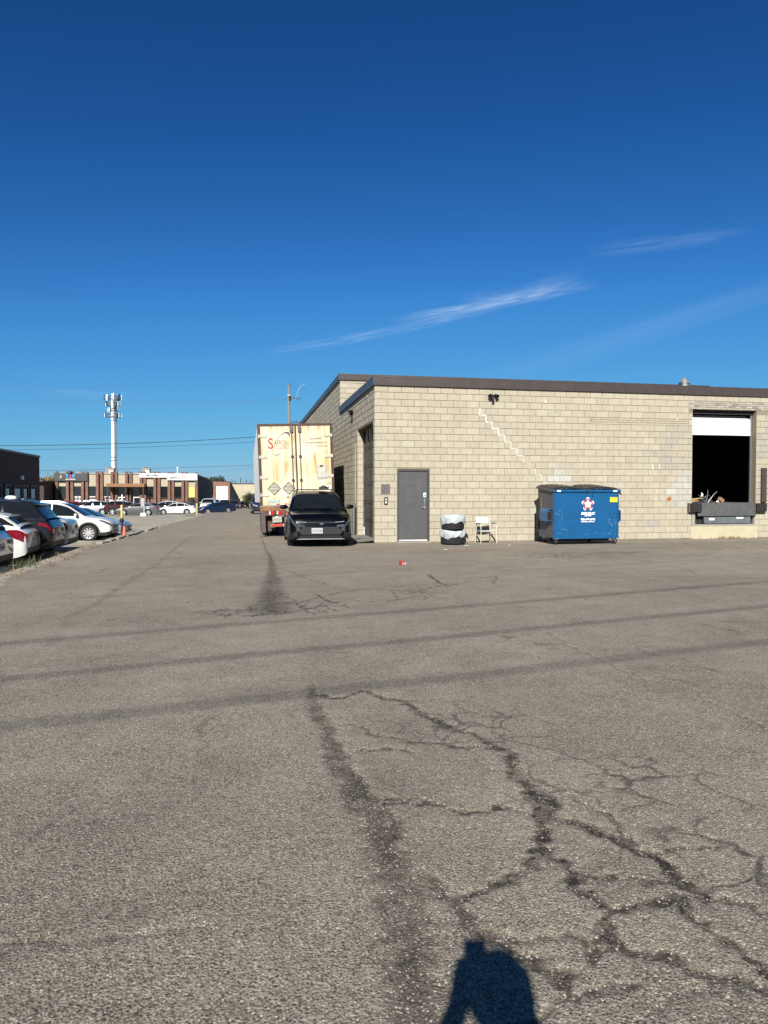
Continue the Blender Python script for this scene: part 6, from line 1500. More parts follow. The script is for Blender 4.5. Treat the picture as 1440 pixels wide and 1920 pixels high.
# --- forecourt of the auto shops
G2 = 'cars standing on the auto shop forecourt'
def at(px_, Y):      # lateral place on a line of constant distance
    u = math.atan((px_ - 720) / 1331) + R(11.2); return Y * math.tan(u)
car('sedan', 'sedan_car', at(330, 91), 91, WEST + .05, P_white, 'long white saloon side-on at the forecourt edge by the yellow post', 'car', G2)
car('coupe', 'coupe_car', at(259, 87), 87, WEST, P_grey, 'low grey coupe side-on behind the grey sign post', 'car', G2, wheel_style='five')
car('suv', 'suv_car', at(235, 92.5), 92.5, EAST, P_maroon, 'dark maroon utility vehicle with pale roof behind the grey coupe', 'car', G2, key='jeep')
car('crossover', 'crossover_car', at(174, 93), 93, WEST, P_silver, 'silver crossover side-on on the grass edge of the forecourt', 'car', G2, key='rogue')
car('suv', 'suv_car', at(183, 101), 101, EAST, P_black, 'long black utility vehicle standing behind the silver crossover', 'car', G2, key='jeep')
car('crossover', 'crossover_car', at(121, 99), 99, WEST, P_red, 'glossy red crossover below the black shop sign', 'car', G2, key='rogue')
car('hatch', 'hatchback_car', at(106, 90), 90, EAST, P_black, 'small black hatchback in front of the red crossover', 'car', G2)
car('sedan', 'sedan_car', at(88, 100), 100, R(160), P_teal, 'dark teal saloon beside the dark low brick building', 'car', G2)
car('fastback', 'electric_car', at(262, 103), 103, R(-40), P_blue, 'blue-grey saloon angled under the brown canopy', 'car', G2)
car('sedan', 'sedan_car', at(250, 98), 98, R(-35), P_pearl, 'pearl white saloon angled between the blue-grey saloon and the maroon utility vehicle', 'car', G2)
car('sedan', 'sedan_car', at(283, 99), 99, R(-30), P_sky, 'pale blue saloon angled beside the blue-grey saloon', 'car', G2)
car('coupe', 'coupe_car', at(303, 96.5), 96.5, R(175), P_black, 'black coupe between the white saloon and the pale blue saloon', 'car', G2)
car('crossover', 'crossover_car', at(309, 102), 102, R(180), P_white, 'white crossover parked behind the black coupe', 'car', G2, key='rogue')
car('fastback', 'electric_car', at(341, 100), 100, R(-20), P_pearl, 'pearl white fastback partly hidden behind the long white saloon', 'car', G2)
car('hatch', 'hatchback_car', at(352, 104), 104, R(-15), P_char, 'charcoal hatchback before the yellow window', 'car', G2)
# --- on the road and beyond
G3 = 'vehicles on the far road'
car('coupe', 'coupe_car', at(405, 92), 92, R(206), P_navy, 'low dark navy coupe standing across the road mouth', 'car', G3)
car('pickup', 'pickup_truck', at(391, 101), 102, R(-93), P_white, 'white pickup truck facing the yard beside the brick corner', 'pickup', G3, wheel_style='dark')
car('pickup', 'pickup_truck', at(402, 122), 123, R(-90), P_pearl, 'pearl white pickup truck parked behind the white one along the brick wall', 'pickup', G3)
car('suv', 'suv_car', at(421, 126), 127, R(-92), P_black, 'tall black utility vehicle facing the yard along the far road', 'car', G3, key='jeep')
car('suv', 'suv_car', at(439, 146), 147, R(-92), P_char, 'charcoal utility vehicle beyond the tall black one', 'car', G3, key='jeep')
car('sedan', 'sedan_car', at(449, 168), 168, R(-90), P_sky, 'pale saloon far down the road before the cream building', 'car', G3)
car('crossover', 'crossover_car', at(459, 152), 152, R(90), P_black, 'black crossover with white plate far down the middle of the road', 'car', G3, key='rogue')
car('pickup', 'pickup_truck', at(489, 78), 79, R(-88), P_navy, 'dark blue pickup truck half hidden behind the trailer', 'pickup', G3)
# ================================================================== AUTO SHOP BUILDING
B_brown = brick_mat('brown_brick', (.21, .085, .055), (.16, .066, .045), (.24, .18, .14))
B_dark = brick_mat('dark_brick', (.062, .036, .030), (.045, .028, .024), (.075, .06, .05))
B_orange = brick_mat('orange_brick', (.30, .115, .055), (.24, .09, .045), (.26, .2, .15))
M_beige = mat('beige_render', (.44, .385, .28), rough=.85, var=.06, scale=2)
M_shopglass = mat('shop_glass', (.015, .018, .02), rough=.05, var=.2, scale=1.2, spec=.8)
AY0 = 118.0; AX0, AX1 = -28.75, -7.28; agz = tz(-18, 110) - .05
sh = empty('auto_shop', (AX0, AY0, agz), 0, 'low brown-brick auto shop building with beige panels, brick piers and sign boards', 'building')
Wd = AX1 - AX0; H_ = 4.9 - agz
zw = lambda y: 1.45 - (y - 925) * 112 / 1331 - agz
MB().box(0, Wd, .35, 54, 0, H_ - .45).build('wall', B_brown, sh)
MB().box(Wd - .01, Wd + .05, .3, 54, 0, H_ - .5).build('side_wall', B_dark, sh)  # darker brick skin on this side stands in for its shade
MB().box(-.05, Wd + .1, .2, 54.1, H_ - .5, H_ - .38).build('parapet_cap', M_flash, sh)
k_px = Wd / 267.0
pans = [109.9, 137.5, 164.5, 191.9, 218.9, 246, 272.2, 299.2, 325.7, 351.9]
for i, p in enumerate(pans):
    x0 = (p - 103) * k_px; x1 = x0 + 13.7 * k_px
    ztop = zw(887); zbot = zw(912)
    MB().box(x0, x1, .22, .35, zbot, ztop).build('panel', M_beige, sh)
    wf = MB().box(x0, x1, .26, .36, zw(933), zbot - .02).build('window', M_shopglass if i != 9 else mat('yellow_sheet', (.62, .55, .16), rough=.7, var=.05), sh)
    fr_ = MB().box(x0, x0 + .06, .20, .27, zw(933), zbot - .02).box(x1 - .06, x1, .20, .27, zw(933), zbot - .02).box(x0, x1, .19, .28, zw(933) - .12, zw(933))
    fr_.build('window_frame', M_trim, wf)
    if i in (0, 1, 2, 3):
        d_ = MB()
        if i == 0: d_.prism([(x0 + .2, .9 + 0), (x1 - .15, .9), (x1 - .12, 1.15), (x1 - .3, 1.4), (x0 + .45, 1.38), (x0 + .2, 1.15)], .24, .255, 'Y')
        if i == 1:
            for q in range(6): d_.lathe([(0, .24), (.24, .24), (.26, .256)], c=(x0 + .3 + .5 * (q % 2), 0, 1.1 + .55 * (q // 2)), axis='Y', seg=14)
        if i == 2:
            for q in range(4): d_.box(x0 + .12, x1 - .12, .24, .255, 1.0 + q * .42, 1.16 + q * .42)
        if i == 3:
            stroke(d_, (x0 + .15, 2.3), (x0 + .55, 1.1), .12, .24, .255); stroke(d_, (x1 - .15, 2.3), (x0 + .58, 1.1), .12, .235, .25); stroke(d_, (x0 + .1, 2.35), (x1 - .1, 2.35), .1, .23, .245)
        d_.build('window_graphic', mat('graphic_white', (.6, .6, .6), rough=.5), wf)
    for xx in (x0 - .42, x1 + .02):
        MB().box(xx, xx + .40, -.08, .36, 0, H_).build('pier', B_brown, sh)
cx0, cx1 = (202 - 103) * k_px, (272 - 103) * k_px
cn = MB().box(cx0, cx1, -2.0, .0, zw(913), zw(907)).build('canopy', mat('canopy_timber', (.27, .125, .055), rough=.7, var=.2, scale=3, stretch=(.5, 4, 8)), sh)
for xx in (cx0 + .2, (cx0 + cx1) / 2, cx1 - .2): MB().box(xx - .08, xx + .08, -1.9, -1.74, 0, zw(913)).build('canopy_post', B_dark, sh)
for xx in (221, 249):
    x0 = (xx - 103) * k_px; dd = MB().box(x0, x0 + 1.0, .05, .2, .0, 2.2).build('door', M_shopglass, sh)
    MB().box(x0 - .08, x0, .03, .2, 0, 2.3).box(x0 + 1.0, x0 + 1.08, .03, .2, 0, 2.3).box(x0 - .08, x0 + 1.08, .02, .2, 2.2, 2.32).build('door_frame', M_white, dd)
# signs
M_sgrey = mat('sign_charcoal', (.035, .037, .040), rough=.5, var=.1); M_swhite = mat('sign_white', (.70, .70, .70), rough=.5, var=.03)
M_sblue = mat('sign_blue', (.02, .30, .75), rough=.5); M_spink = mat('sign_pink', (.6, .03, .16), rough=.5); M_sink = mat('sign_ink', (.03, .03, .035), rough=.5)
s1 = MB().box(0.0, (164 - 103) * k_px, -.25, -.10, zw(902), zw(888)).build('sign_board', M_sgrey, sh)
zc_ = (zw(902) + zw(888)) / 2
mx0 = (131 - 103) * k_px
text('lettering', 'T', .78, M_sblue, s1, (mx0 - .35, -.26, zc_ + .12), bold=.02)
text('lettering', 'J', .78, M_spink, s1, (mx0 + .15, -.26, zc_ + .12), bold=.02)
text('lettering', 'F', .78, M_sblue, s1, (mx0 + .62, -.26, zc_ + .12), bold=.02)
text('lettering', 'AUTO GROUP', .22, M_swhite, s1, (mx0 + .15, -.26, zc_ - .35), bold=.008)
MB().prism([(mx0 - 1.35, zc_ - .3), (mx0 - 1.2, zc_ - .05), (mx0 - 1.05, zc_), (mx0 - 1.1, zc_ + .2), (mx0 - 1.3, zc_ + .38), (mx0 - 1.28, zc_ + .1), (mx0 - 1.45, zc_ - .02)], -.265, -.252, 'Y').build('sign_mark', M_beige, s1)
hat = MB().cyl((mx0 + .1, -.18, zw(888)), (mx0 + .1, -.18, zw(888) + .35), .38, .22, seg=14).build('sign_ornament', M_black, sh)
s2 = MB().box((260 - 103) * k_px, (312 - 103) * k_px, -.20, -.10, zw(895), zw(887.5)).build('sign_board', M_swhite, sh)
z2 = (zw(895) + zw(887.5)) / 2
text('lettering', 'BROTHERS', .40, M_sink, s2, ((284.5 - 103) * k_px, -.21, z2), bold=.02, sx=.95)
text('lettering', 'AUTO', .40, mat('sign_grey_ink', (.28, .28, .29), rough=.5), s2, ((304 - 103) * k_px, -.21, z2))
b_ = MB(); xg = (265.5 - 103) * k_px
for k in range(3): stroke(b_, (xg - .32 + .22 * k, z2 + .16 - .1 * (k % 2)), (xg - .2 + .22 * k, z2 - .16), .1, -.216, -.203)
b_.build('sign_mark', M_sink, s2)
s3 = MB().box((312.3 - 103) * k_px, (370.3 - 103) * k_px, -.30, -.12, zw(900), zw(887.7)).build('sign_board', M_swhite, sh)
z3 = (zw(900) + zw(887.7)) / 2
text('lettering', 'NVH', .62, M_sink, s3, ((341.5 - 103) * k_px, -.31, z3 - .18), bold=.006)
text('lettering', 'AUTO', .56, MATS['sign_grey_ink'], s3, ((359.5 - 103) * k_px, -.31, z3 - .16), sx=.95)
b_ = MB(); xg = (324 - 103) * k_px
b_.prism([(xg - .6, z3 - .38), (xg + .15, z3 - .38), (xg + .25, z3 - .26), (xg - .5, z3 - .22)], -.312, -.302, 'Y').prism([(xg - .5, z3 - .12), (xg + .55, z3 - .16), (xg + .7, z3 - .02), (xg - .35, z3 + .02)], -.312, -.302, 'Y')
b_.prism([(xg + .1, z3 + .12), (xg + .8, z3 + .36), (xg + 1.9, z3 + .40), (xg + 2.3, z3 + .22), (xg + 1.8, z3 + .33), (xg + .9, z3 + .28)], -.312, -.302, 'Y')
b_.build('sign_mark', M_sink, s3)
MB().prism([(xg + 1.35, z3 + .1), (xg + 1.5, z3 + .36), (xg + 1.62, z3 + .1)], -.314, -.3125, 'Y').build('sign_mark', mat('sign_red', (.5, .03, .03), rough=.5), s3)
# roof plant (each unit stands on the roof)
for px_, w, h, lab in ((199, 1.35, 1.1, 'dented tan rooftop air unit beside the mast'), (268, 1.3, 1.15, 'grey rooftop air unit above the white sign')):
    o = empty('rooftop_unit', (AX0 + (px_ - 103) * k_px, AY0 + 3, agz + H_ - .5), 0, lab, 'air unit')
    MB().box(-w / 2, w / 2, -.6, .6, .15, h).build('casing', mat('unit_tan', (.27, .23, .19), rough=.6, var=.3, scale=2), o, bevel=.03)
    MB().box(-w / 2 - .03, w / 2 + .03, -.65, .65, 0, .15).build('base', M_dgrey, o)
    MB().box(-.1, w / 2 - .15, -.62, -.601, .3, .75).build('panel', M_white, o)
    MB().cyl((0, 0, h), (0, 0, h + .12), .4, seg=16).build('fan_guard', M_dgrey, o)
o = MB().cyl((0, 0, 0), (0, 0, 1.0), .1, seg=12).lathe([(0, 1.35), (.2, 1.2), (.2, 1.1), (.1, 1.0)], seg=12).build('flue', M_white, None, smooth=True)
o.location = (AX0 + (329 - 103) * k_px, AY0 + 3, agz + H_ - .46); tag(o, 'slim white flue pipe on the auto shop roof', 'flue')

# ================================================================== LEFT DARK BRICK BUILDING
lbz = tz(-11, 40) - .05
lb_ = empty('brick_unit', (-11.8, 45.1, lbz), 0, 'dark brown brick building in shade behind the parked row', 'building')
Hl = 3.62 - lbz
wins = [(-1.9, -.9), (-3.3, -2.5), (-4.9, -3.7), (-6.3, -5.5), (-8.2, -7.0), (-10, -9), (-13, -12)]
MB().box(-12, -.0, -34, 0, 0, Hl).build('wall', B_dark, lb_)
MB().box(-12.05, .05, -34.05, .05, Hl - .05, Hl + .05).build('parapet_cap', M_flash, lb_)
for a, c in wins:
    w_ = MB().box(-.05, .02, a, c, .0 if (c - a) > .95 else .6, 2.35).build('window', M_shopglass, lb_)
    MB().box(.0, .06, a - .12, a, 0, 2.45).box(.0, .06, c, c + .12, 0, 2.45).box(0, .07, a - .12, c + .12, 2.45, 2.57).build('frame', mat('frame_brown', (.10, .085, .075), rough=.7), w_)
wl_ = MB().box(0, .12, -3.75, -3.45, 2.85, 3.05).build('wall_lamp', M_white, lb_)
lo_ = empty('low_shed', (-38, 113, tz(-33, 110) - .05), 0, 'low brick shed coloured dark for shade between the shaded brick building and the auto shop', 'building')
MB().box(0, 9.0, 0, 8, 0, 4.6).build('wall', B_dark, lo_)  # dark brick puts the shed's shade into the wall colour
MB().box(-.1, 9.1, -.9, 8.1, 4.6, 4.8).build('roof', M_flash, lo_)
for k in range(3): MB().box(.8 + k * 2.8, 2.6 + k * 2.8, -.04, .05, 0, 3.6).build('bay_shade', M_dark, lo_)  # black slabs on the wall stand in for shaded carport openings
# ================================================================== FAR BUILDINGS
fz = tz(0, 190) - .05
ob = empty('brick_workshop', (at(400, 190), 190, fz), 0, 'square orange-brick workshop with one white roller door at the end of the road', 'building')
wob = at(431, 190) - at(400, 190); Ho = 4.6 - fz
MB().box(0, wob, 0, 20, 0, Ho).build('wall', B_orange, ob)
MB().box(-.05, wob + .05, -.05, 20.05, Ho - .15, Ho + .02).build('parapet_cap', M_flash, ob)
od = MB().box(.8, 3.7, -.06, .02, 0, Ho - 1.3).build('roller_door', M_white, ob)
for k in range(6): MB().box(.8, 3.7, -.075, -.061, .45 + k * .65, .48 + k * .65).build('door_rib', M_plac if False else M_white, od)
cb_ = empty('cream_depot', (at(431, 205), 205, fz), 0, 'long pale cream depot with white loading doors behind the road end', 'building')
Hc = 1.45 + 18.5 * 203 / 1331 - fz
MB().box(0, 30, 0, 20, 0, Hc).build('wall', mat('cream_sheet', (.48, .43, .30), rough=.85, var=.1, scale=.5), cb_)
MB().box(-.05, 30, -.1, 20, Hc - .2, Hc + .05).build('parapet_cap', mat('cap_dark', (.05, .045, .04), rough=.6), cb_)
for x0, x1, z1 in ((.1, .9, 3.6), (5.3, 8.0, 3.3), (9.5, 12.2, 3.3)):
    d_ = MB().box(x0, x1, -.06, .02, .3, z1).build('loading_door', M_white, cb_)
    for q in range(2): MB().box(x0 + .3 + q * (x1 - x0 - .3) / 2, x0 + .3 + q * (x1 - x0 - .3) / 2 + (x1 - x0) * .3, -.075, -.061, z1 - .75, z1 - .4).build('pane', M_shopglass, d_)
MB().box(5.2, 12.4, -.9, 0, 3.45, 3.75).build('awning', M_dgrey, cb_)
for x, h, lab in ((.6, 1.2, 'thin flue on the cream depot roof, next to the orange-brick workshop'), (1.5, .9, 'short flue on the cream depot roof, second from the orange-brick workshop'), (3.0, 1.6, 'tallest thin flue on the cream depot roof'), (4.6, 1.1, 'medium flue on the cream depot roof, just past the tallest one'), (5.9, .8, 'shortest flue on the cream depot roof, above its loading doors')):
    o = MB().cyl((x, 2, Hc), (x, 2, Hc + h), .12, seg=8).build('flue', M_dgrey, None); o.location = (at(431, 205), 205, fz)
    tag(o, lab, 'flue', 'flues on the cream depot roof')

# ================================================================== CELL MAST
mx, my = at(213.5, 190), 190.0
mz = tz(mx, my)
ms = empty('cell_mast', (mx, my, mz), 0, 'tall white monopole mast carrying three rings of antennas behind the auto shop', 'mast')
top_z = 26.6 - mz; kz = 190 * .995 / 1331
zz_ = lambda y: 1.45 + (925 - y) * 189.5 / 1331 - mz
MB().cyl((0, 0, 0), (0, 0, top_z), .58, .40, seg=20).build('pole', mat('mast_white', (.66, .67, .66), rough=.5, var=.05, scale=.6), ms, smooth=True)
for y in (861, 867): MB().cyl((0, 0, zz_(y)), (0, 0, zz_(y) + .12), .59, seg=20).build('pole_joint', M_dgrey, ms)
MB().box(.62, .72, -.05, .05, 1, zz_(757)).box(.80, .90, -.05, .05, 1, zz_(757)).build('cable_ladder', M_dgrey, ms)
for k in range(26): MB().box(.72, .80, -.03, .03, 2 + k * .85, 2.06 + k * .85).build('ladder_rung', M_dgrey, ms)
M_ant = mat('antenna_white', (.68, .69, .68), rough=.5, var=.05); M_adk = mat('antenna_dark', (.05, .05, .055), rough=.6)
for y, rad, na, hh in ((756, 1.95, 8, 1.6), (767, 1.6, 7, 1.4), (777, 1.1, 5, 1.1), (787, 1.9, 7, 1.1)):
    z = zz_(y)
    rg_ = MB().lathe([(rad - .05, z - .35), (rad + .05, z - .35), (rad + .05, z - .25), (rad - .05, z - .25)], seg=18, close=True).lathe([(rad - .04, z + .35), (rad + .04, z + .35), (rad + .04, z + .42), (rad - .04, z + .42)], seg=18, close=True)
    for k in range(3): a = k * 2.094 + .4; rg_.cyl((0, 0, z - .3), (rad * math.cos(a), rad * math.sin(a), z - .3), .07, seg=6).cyl((0, 0, z + .38), (rad * math.cos(a), rad * math.sin(a), z + .38), .06, seg=6)
    ro_ = rg_.build('antenna_ring', M_adk, ms)
    for k in range(na):
        a = 2 * math.pi * (k + .3) / na; x, y_ = (rad + .12) * math.cos(a), (rad + .12) * math.sin(a)
        w = .17 if k % 3 else .11
        o = MB().box(-.08, .08, -w, w, -hh / 2, hh / 2).build('antenna_panel', M_ant if k % 3 != 1 else M_adk, ro_, loc=(x, y_, z + random.uniform(-.1, .25)), rot=(0, 0, a), bevel=.02)
        if k % 2: MB().box(-.35, -.15, -.16, .16, -.5, .15).build('radio_unit', M_adk, ro_, loc=(x, y_, z), rot=(0, 0, a))
MB().cyl((0, 0, top_z), (0, 0, top_z + .7), .04, seg=6).build('lightning_rod', M_adk, ms)

# ================================================================== POLES AND WIRES
M_pole = mat('weathered_timber', (.25, .22, .155), rough=.9, var=.2, scale=3, stretch=(6, 6, .6)); M_wire = mat('wire_black', (.012, .012, .013), rough=.6); M_wire2 = mat('wire_weathered', (.12, .12, .125), rough=.6, var=.05)
up = empty('utility_pole', (5.15, 82, tz(5, 82)), 0, 'tall timber utility pole with cross-arm hardware behind the trailer and warehouse', 'utility pole')
Hp = 13.75 - up.location.z
MB().cyl((0, 0, 0), (0, 0, Hp), .19, .13, seg=14).build('shaft', M_pole, up, smooth=True)
MB().cyl((.16, 0, Hp - .15), (.22, 0, Hp + .35), .05, seg=8).build('insulator', M_dgrey, up)
MB().cyl((.12, -.1, Hp - 1.75), (.12, -.1, Hp - 1.15), .14, seg=12).build('transformer', M_black, up, smooth=True)
MB().box(-.16, .16, -.2, .16, Hp - 1.15, Hp - 1.08).build('collar', M_white, up)
MB().tube([(.1, 0, Hp - 1.55), (.8, 0, Hp - 1.5), (1.05, 0, Hp - .6), (1.3, 0, Hp - .05), (1.9, 0, Hp + .25)], .022, seg=6).build('lamp_arm', mat('arm_pale', (.45, .52, .58), rough=.5, metal=.4), up, smooth=True)
for z in (Hp - 1.5, Hp - 4.2):
    MB().tube([(.1, 0, z), (.6, 0, z + .05), (1.3, 0, z)], .04, seg=6).build('bracket', M_dgrey, up)
    for x in (.5, .9, 1.3): MB().cyl((x, 0, z), (x, 0, z + .22), .05, seg=8).build('insulator', M_adk, up)
up2 = empty('utility_pole', (-62, 84, tz(-62, 84)), 0, 'timber utility pole beyond the dark brick building, carrying the far end of the wires', 'utility pole')
MB().cyl((0, 0, 0), (0, 0, 14.5), .19, .13, seg=14).build('shaft', M_pole, up2, smooth=True); MB().box(-.9, .9, -.06, .06, 13.6, 13.75).build('cross_arm', M_pole, up2)
def wire(p0, p1, sag, r, lab, m=None, nseg=26, grp='overhead wires'):
    p0, p1 = Vector(p0), Vector(p1); pts_ = []
    for i in range(nseg + 1):
        t_ = i / nseg; p = p0.lerp(p1, t_); p.z -= 4 * sag * t_ * (1 - t_); pts_.append(p)
    o_ = MB().tube(pts_, r, seg=5).build('overhead_wire', m or M_wire, None, smooth=True)
    return tag(o_, lab, 'wire', grp)
wire((5.3, 82, 13.7), (-62, 84, 12.6), .5, .010, 'topmost thin pale wire strung from the utility pole past the mast', M_wire2)
wire((5.3, 82, 12.2), (-62, 84, 11.4), .7, .012, 'second thin pale wire from the utility pole crossing the mast head', M_wire2)
wire((5.3, 82, 8.2), (-62, 84, 7.9), 1.5, .032, 'thick black cable sagging from the utility pole across the mast foot')
wire((5.3, 82, 7.6), (-62, 84, 7.1), 1.25, .018, 'thinner black cable hung just below the thick cable')
wire((14, 150, 7.8), (-70, 150, 5.4), .4, .03, 'dark far wire running just above the auto shop roof')
wire((14, 152, 9.4), (-20, 150, 5.0), 1.0, .022, 'thin far wire dipping to the roof of the auto shop', M_wire2)
# overhead line behind the viewer, whose shadows cross the yard
def lift(gx_, gy_, z):
    k = z / -Ldir.z; return (gx_ - Ldir.x * k, gy_ - Ldir.y * k, z)
for (a, c, z, lab) in (((-1.88, 6.01), (6.66, 8.02), 8.6, 'lower cable of the overhead line behind the yard'), ((-2.33, 7.45), (8.47, 10.22), 9.3, 'upper cable of the overhead line behind the yard'), ((-1.49, 4.76), (5.05, 6.07), 9.0, 'near cable of the overhead line behind the yard')):
    d_ = Vector((c[0] - a[0], c[1] - a[1])).normalized(); mid_ = ((a[0] + c[0]) / 2, (a[1] + c[1]) / 2)
    g0 = (mid_[0] - d_.x * 24, mid_[1] - d_.y * 24); g1 = (mid_[0] + d_.x * 24, mid_[1] + d_.y * 24)
    wire(lift(*g0, z), lift(*g1, z), 0.0, .019, lab, nseg=6, grp='cables of the overhead line behind the yard')
for k, g in enumerate(((2.2 - 24, 6.9 - 5.2), (2.2 + 23.6, 6.9 + 6.0))):
    p = lift(g[0], g[1], 9.0)
    q = empty('utility_pole', (p[0], p[1], 0), R(15), ('timber utility pole at the left end of the line behind the yard', 'timber utility pole at the right end of the line behind the yard')[k], 'utility pole')
    MB().cyl((0, 0, -.3), (0, 0, 10), .17, .12, seg=12).build('shaft', M_pole, q, smooth=True); MB().box(-.06, .06, -1.4, 1.4, 8.5, 8.64).build('cross_arm', M_pole, q)

# ================================================================== STREET FURNITURE
M_yel = mat('bollard_yellow', (.50, .42, .13), rough=.6, var=.15, scale=3, dirt=(.4, .38, .3), dirt_amt=.4)
def post(x, y, h, r, m, name, lab, cat, cap=True):
    z = tz(x, y)
    o = MB().lathe([(0, h + .02), (r * .7, h + .01), (r, h - .03), (r, -.15)], seg=14).build(name, m, None, smooth=True); o.location = (x, y, z); return tag(o, lab, cat)
post(at(228, 46), 46, 1.25, .075, M_yel, 'yellow_bollard', 'yellow pipe bollard on the gravel beyond the pale saloon', 'bollard')
post(at(369, 86), 86, 1.35, .11, M_yel, 'yellow_bollard', 'yellow pipe bollard at the brick corner by the road', 'bollard')
bp_ = post(-4.22, 26.4, .52, .035, M_black, 'black_post', 'black plastic marker post beside the orange cone', 'post')
MB().lathe([(0, .64), (.055, .63), (.07, .57), (.06, .50), (.035, .48)], seg=12).build('cap', M_black, bp_, smooth=True)
cz = tz(-4.08, 26.0)
cn_ = empty('traffic_cone', (-4.08, 26.0, cz), 0, 'small faded orange cone at the road edge beside the black marker post', 'cone')
M_cone = mat('cone_orange', (.62, .13, .06), rough=.55, var=.15)
MB().lathe([(0, .36), (.025, .36), (.03, .35), (.075, .03)], seg=18).build('cone_body', M_cone, cn_, smooth=True); MB().box(-.10, .10, -.10, .10, 0, .03).build('base', M_cone, cn_, bevel=.02)
for px_, Y, lab in ((171, 80, 'short white stake before the silver crossover'), (122, 84, 'short white stake before the red crossover'), (139, 90, 'short white stake below the black shop sign')):
    post(at(px_, Y), Y, 1.15, .035, M_white, 'white_stake', lab, 'stake')
o = post(at(229, 105), 105, 2.6, .10, M_white, 'white_post', 'tall white post before the shop door under the canopy', 'post')
sp = empty('sign_post', (at(270, 78), 78, tz(at(270, 78), 78)), 0, 'grey post with back of a small sign on a white block', 'sign')
MB().box(-.05, .05, -.05, .05, 0, 1.9).build('post', M_steel, sp); MB().box(-.32, .05, -.08, -.052, 1.0, 1.9).build('sign_panel', M_steel, sp); MB().box(-.35, .2, -.2, .2, 0, .35).build('footing', M_white, sp, bevel=.03)
# painted line on the road
MB().box(0.55, 1.25, 40.8, 40.95, tz(1, 40.9) + .004, tz(1, 40.9) + .006).build('painted_line', M_twhite, ground)
# broken kerb strip at the lot edge
rn = random.Random(9)
kb = empty('kerb', (0, 0, 0)); kb['kind'] = 'structure'; del kb
o = bpy.data.objects['kerb']
y = 21.5
while y < 34:
    L = rn.uniform(.7, 1.3); x = -4.05 + rn.uniform(-.05, .05)
    k_ = MB().box(-.09, .09, 0, L - .03, -.2, .07).build('kerb_stone', M_conc, o, bevel=.02, loc=(x, y, tz(-3.9, y) - .02), rot=(rn.uniform(-.02, .02), rn.uniform(-.1, .1), rn.uniform(-.04, .04)))
    y += L + rn.choice([0, 0, .3])

# ================================================================== VEGETATION
def blades(spots, name, lab, cols, h0, h1, n_, spread, m):
    b_ = MB(); rn = random.Random(len(spots) * 7 + n_)
    for (x, y, s_) in spots:
        for k in range(int(n_ * s_)):
            bx_, by_ = x + rn.gauss(0, spread * s_), y + rn.gauss(0, spread * s_); z = tz(bx_, by_) - .02
            a = rn.uniform(0, 6.28); h = rn.uniform(h0, h1) * (.5 + .5 * s_); lean = rn.uniform(.1, .9) * h; w = rn.uniform(.004, .009)
            ca, sa = math.cos(a), math.sin(a)
            p0 = (bx_ - sa * w, by_ + ca * w, z); p1 = (bx_ + sa * w, by_ - ca * w, z)
            p2 = (bx_ + ca * lean * .4 + sa * w * .7, by_ + sa * lean * .4 - ca * w * .7, z + h * .6); p3 = (bx_ + ca * lean * .4 - sa * w * .7, by_ + sa * lean * .4 + ca * w * .7, z + h * .6)
            p4 = (bx_ + ca * lean, by_ + sa * lean, z + h)
            b_.add([p0, p1, p2, p3, p4], [(0, 1, 2, 3), (3, 2, 4)])
    o_ = b_.build(name, m, None, fix=False); return tag(o_, lab, 'weeds', kind='stuff')
M_dry = mat('dry_weed', (.24, .165, .08), rough=.9, var=.4, scale=5); M_grn = mat('green_weed', (.07, .085, .028), rough=.85, var=.4, scale=4)
sp_ = [(-4.05 + rn.gauss(0, .16), y, rn.uniform(.3, 1.0)) for y in np.arange(13, 25, .22)] + [(-4.3 + rn.gauss(0, .12), y, rn.uniform(.2, .6)) for y in np.arange(25, 42, .5)]
blades(sp_, 'dry_weeds', 'straggling straw-coloured weeds along the broken edge of the road', None, .02, .11, 30, .12, M_dry)
sp_ = [(-4.35, 15.0, 1.2), (-4.4, 15.5, 1.2), (-4.5, 16.1, 1.0), (-4.45, 27.0, .5), (-4.55, 31.5, .9), (-4.6, 31.9, .7), (-4.5, 18.6, .5)]
blades(sp_, 'green_weeds', 'green weeds growing at the lot edge below the parked cars', None, .06, .26, 34, .12, M_grn)
sp_ = [(x, 20.33 + rn.gauss(0, .03), rn.uniform(.15, .6)) for x in np.arange(11.2, 18, .16)] + [(x, 20.31, .3) for x in np.arange(4.4, 5.5, .12)]
blades(sp_, 'wall_weeds', 'dry weeds and dirt rooted along the foot of the block wall', None, .02, .10, 22, .05, M_dry)
sp_ = [(15.5 + rn.gauss(0, .35), 20.28, rn.uniform(.3, 1)) for k in range(14)]
blades(sp_, 'dock_weeds', 'straw-coloured weeds before the dock plinth', None, .03, .13, 20, .06, M_dry)

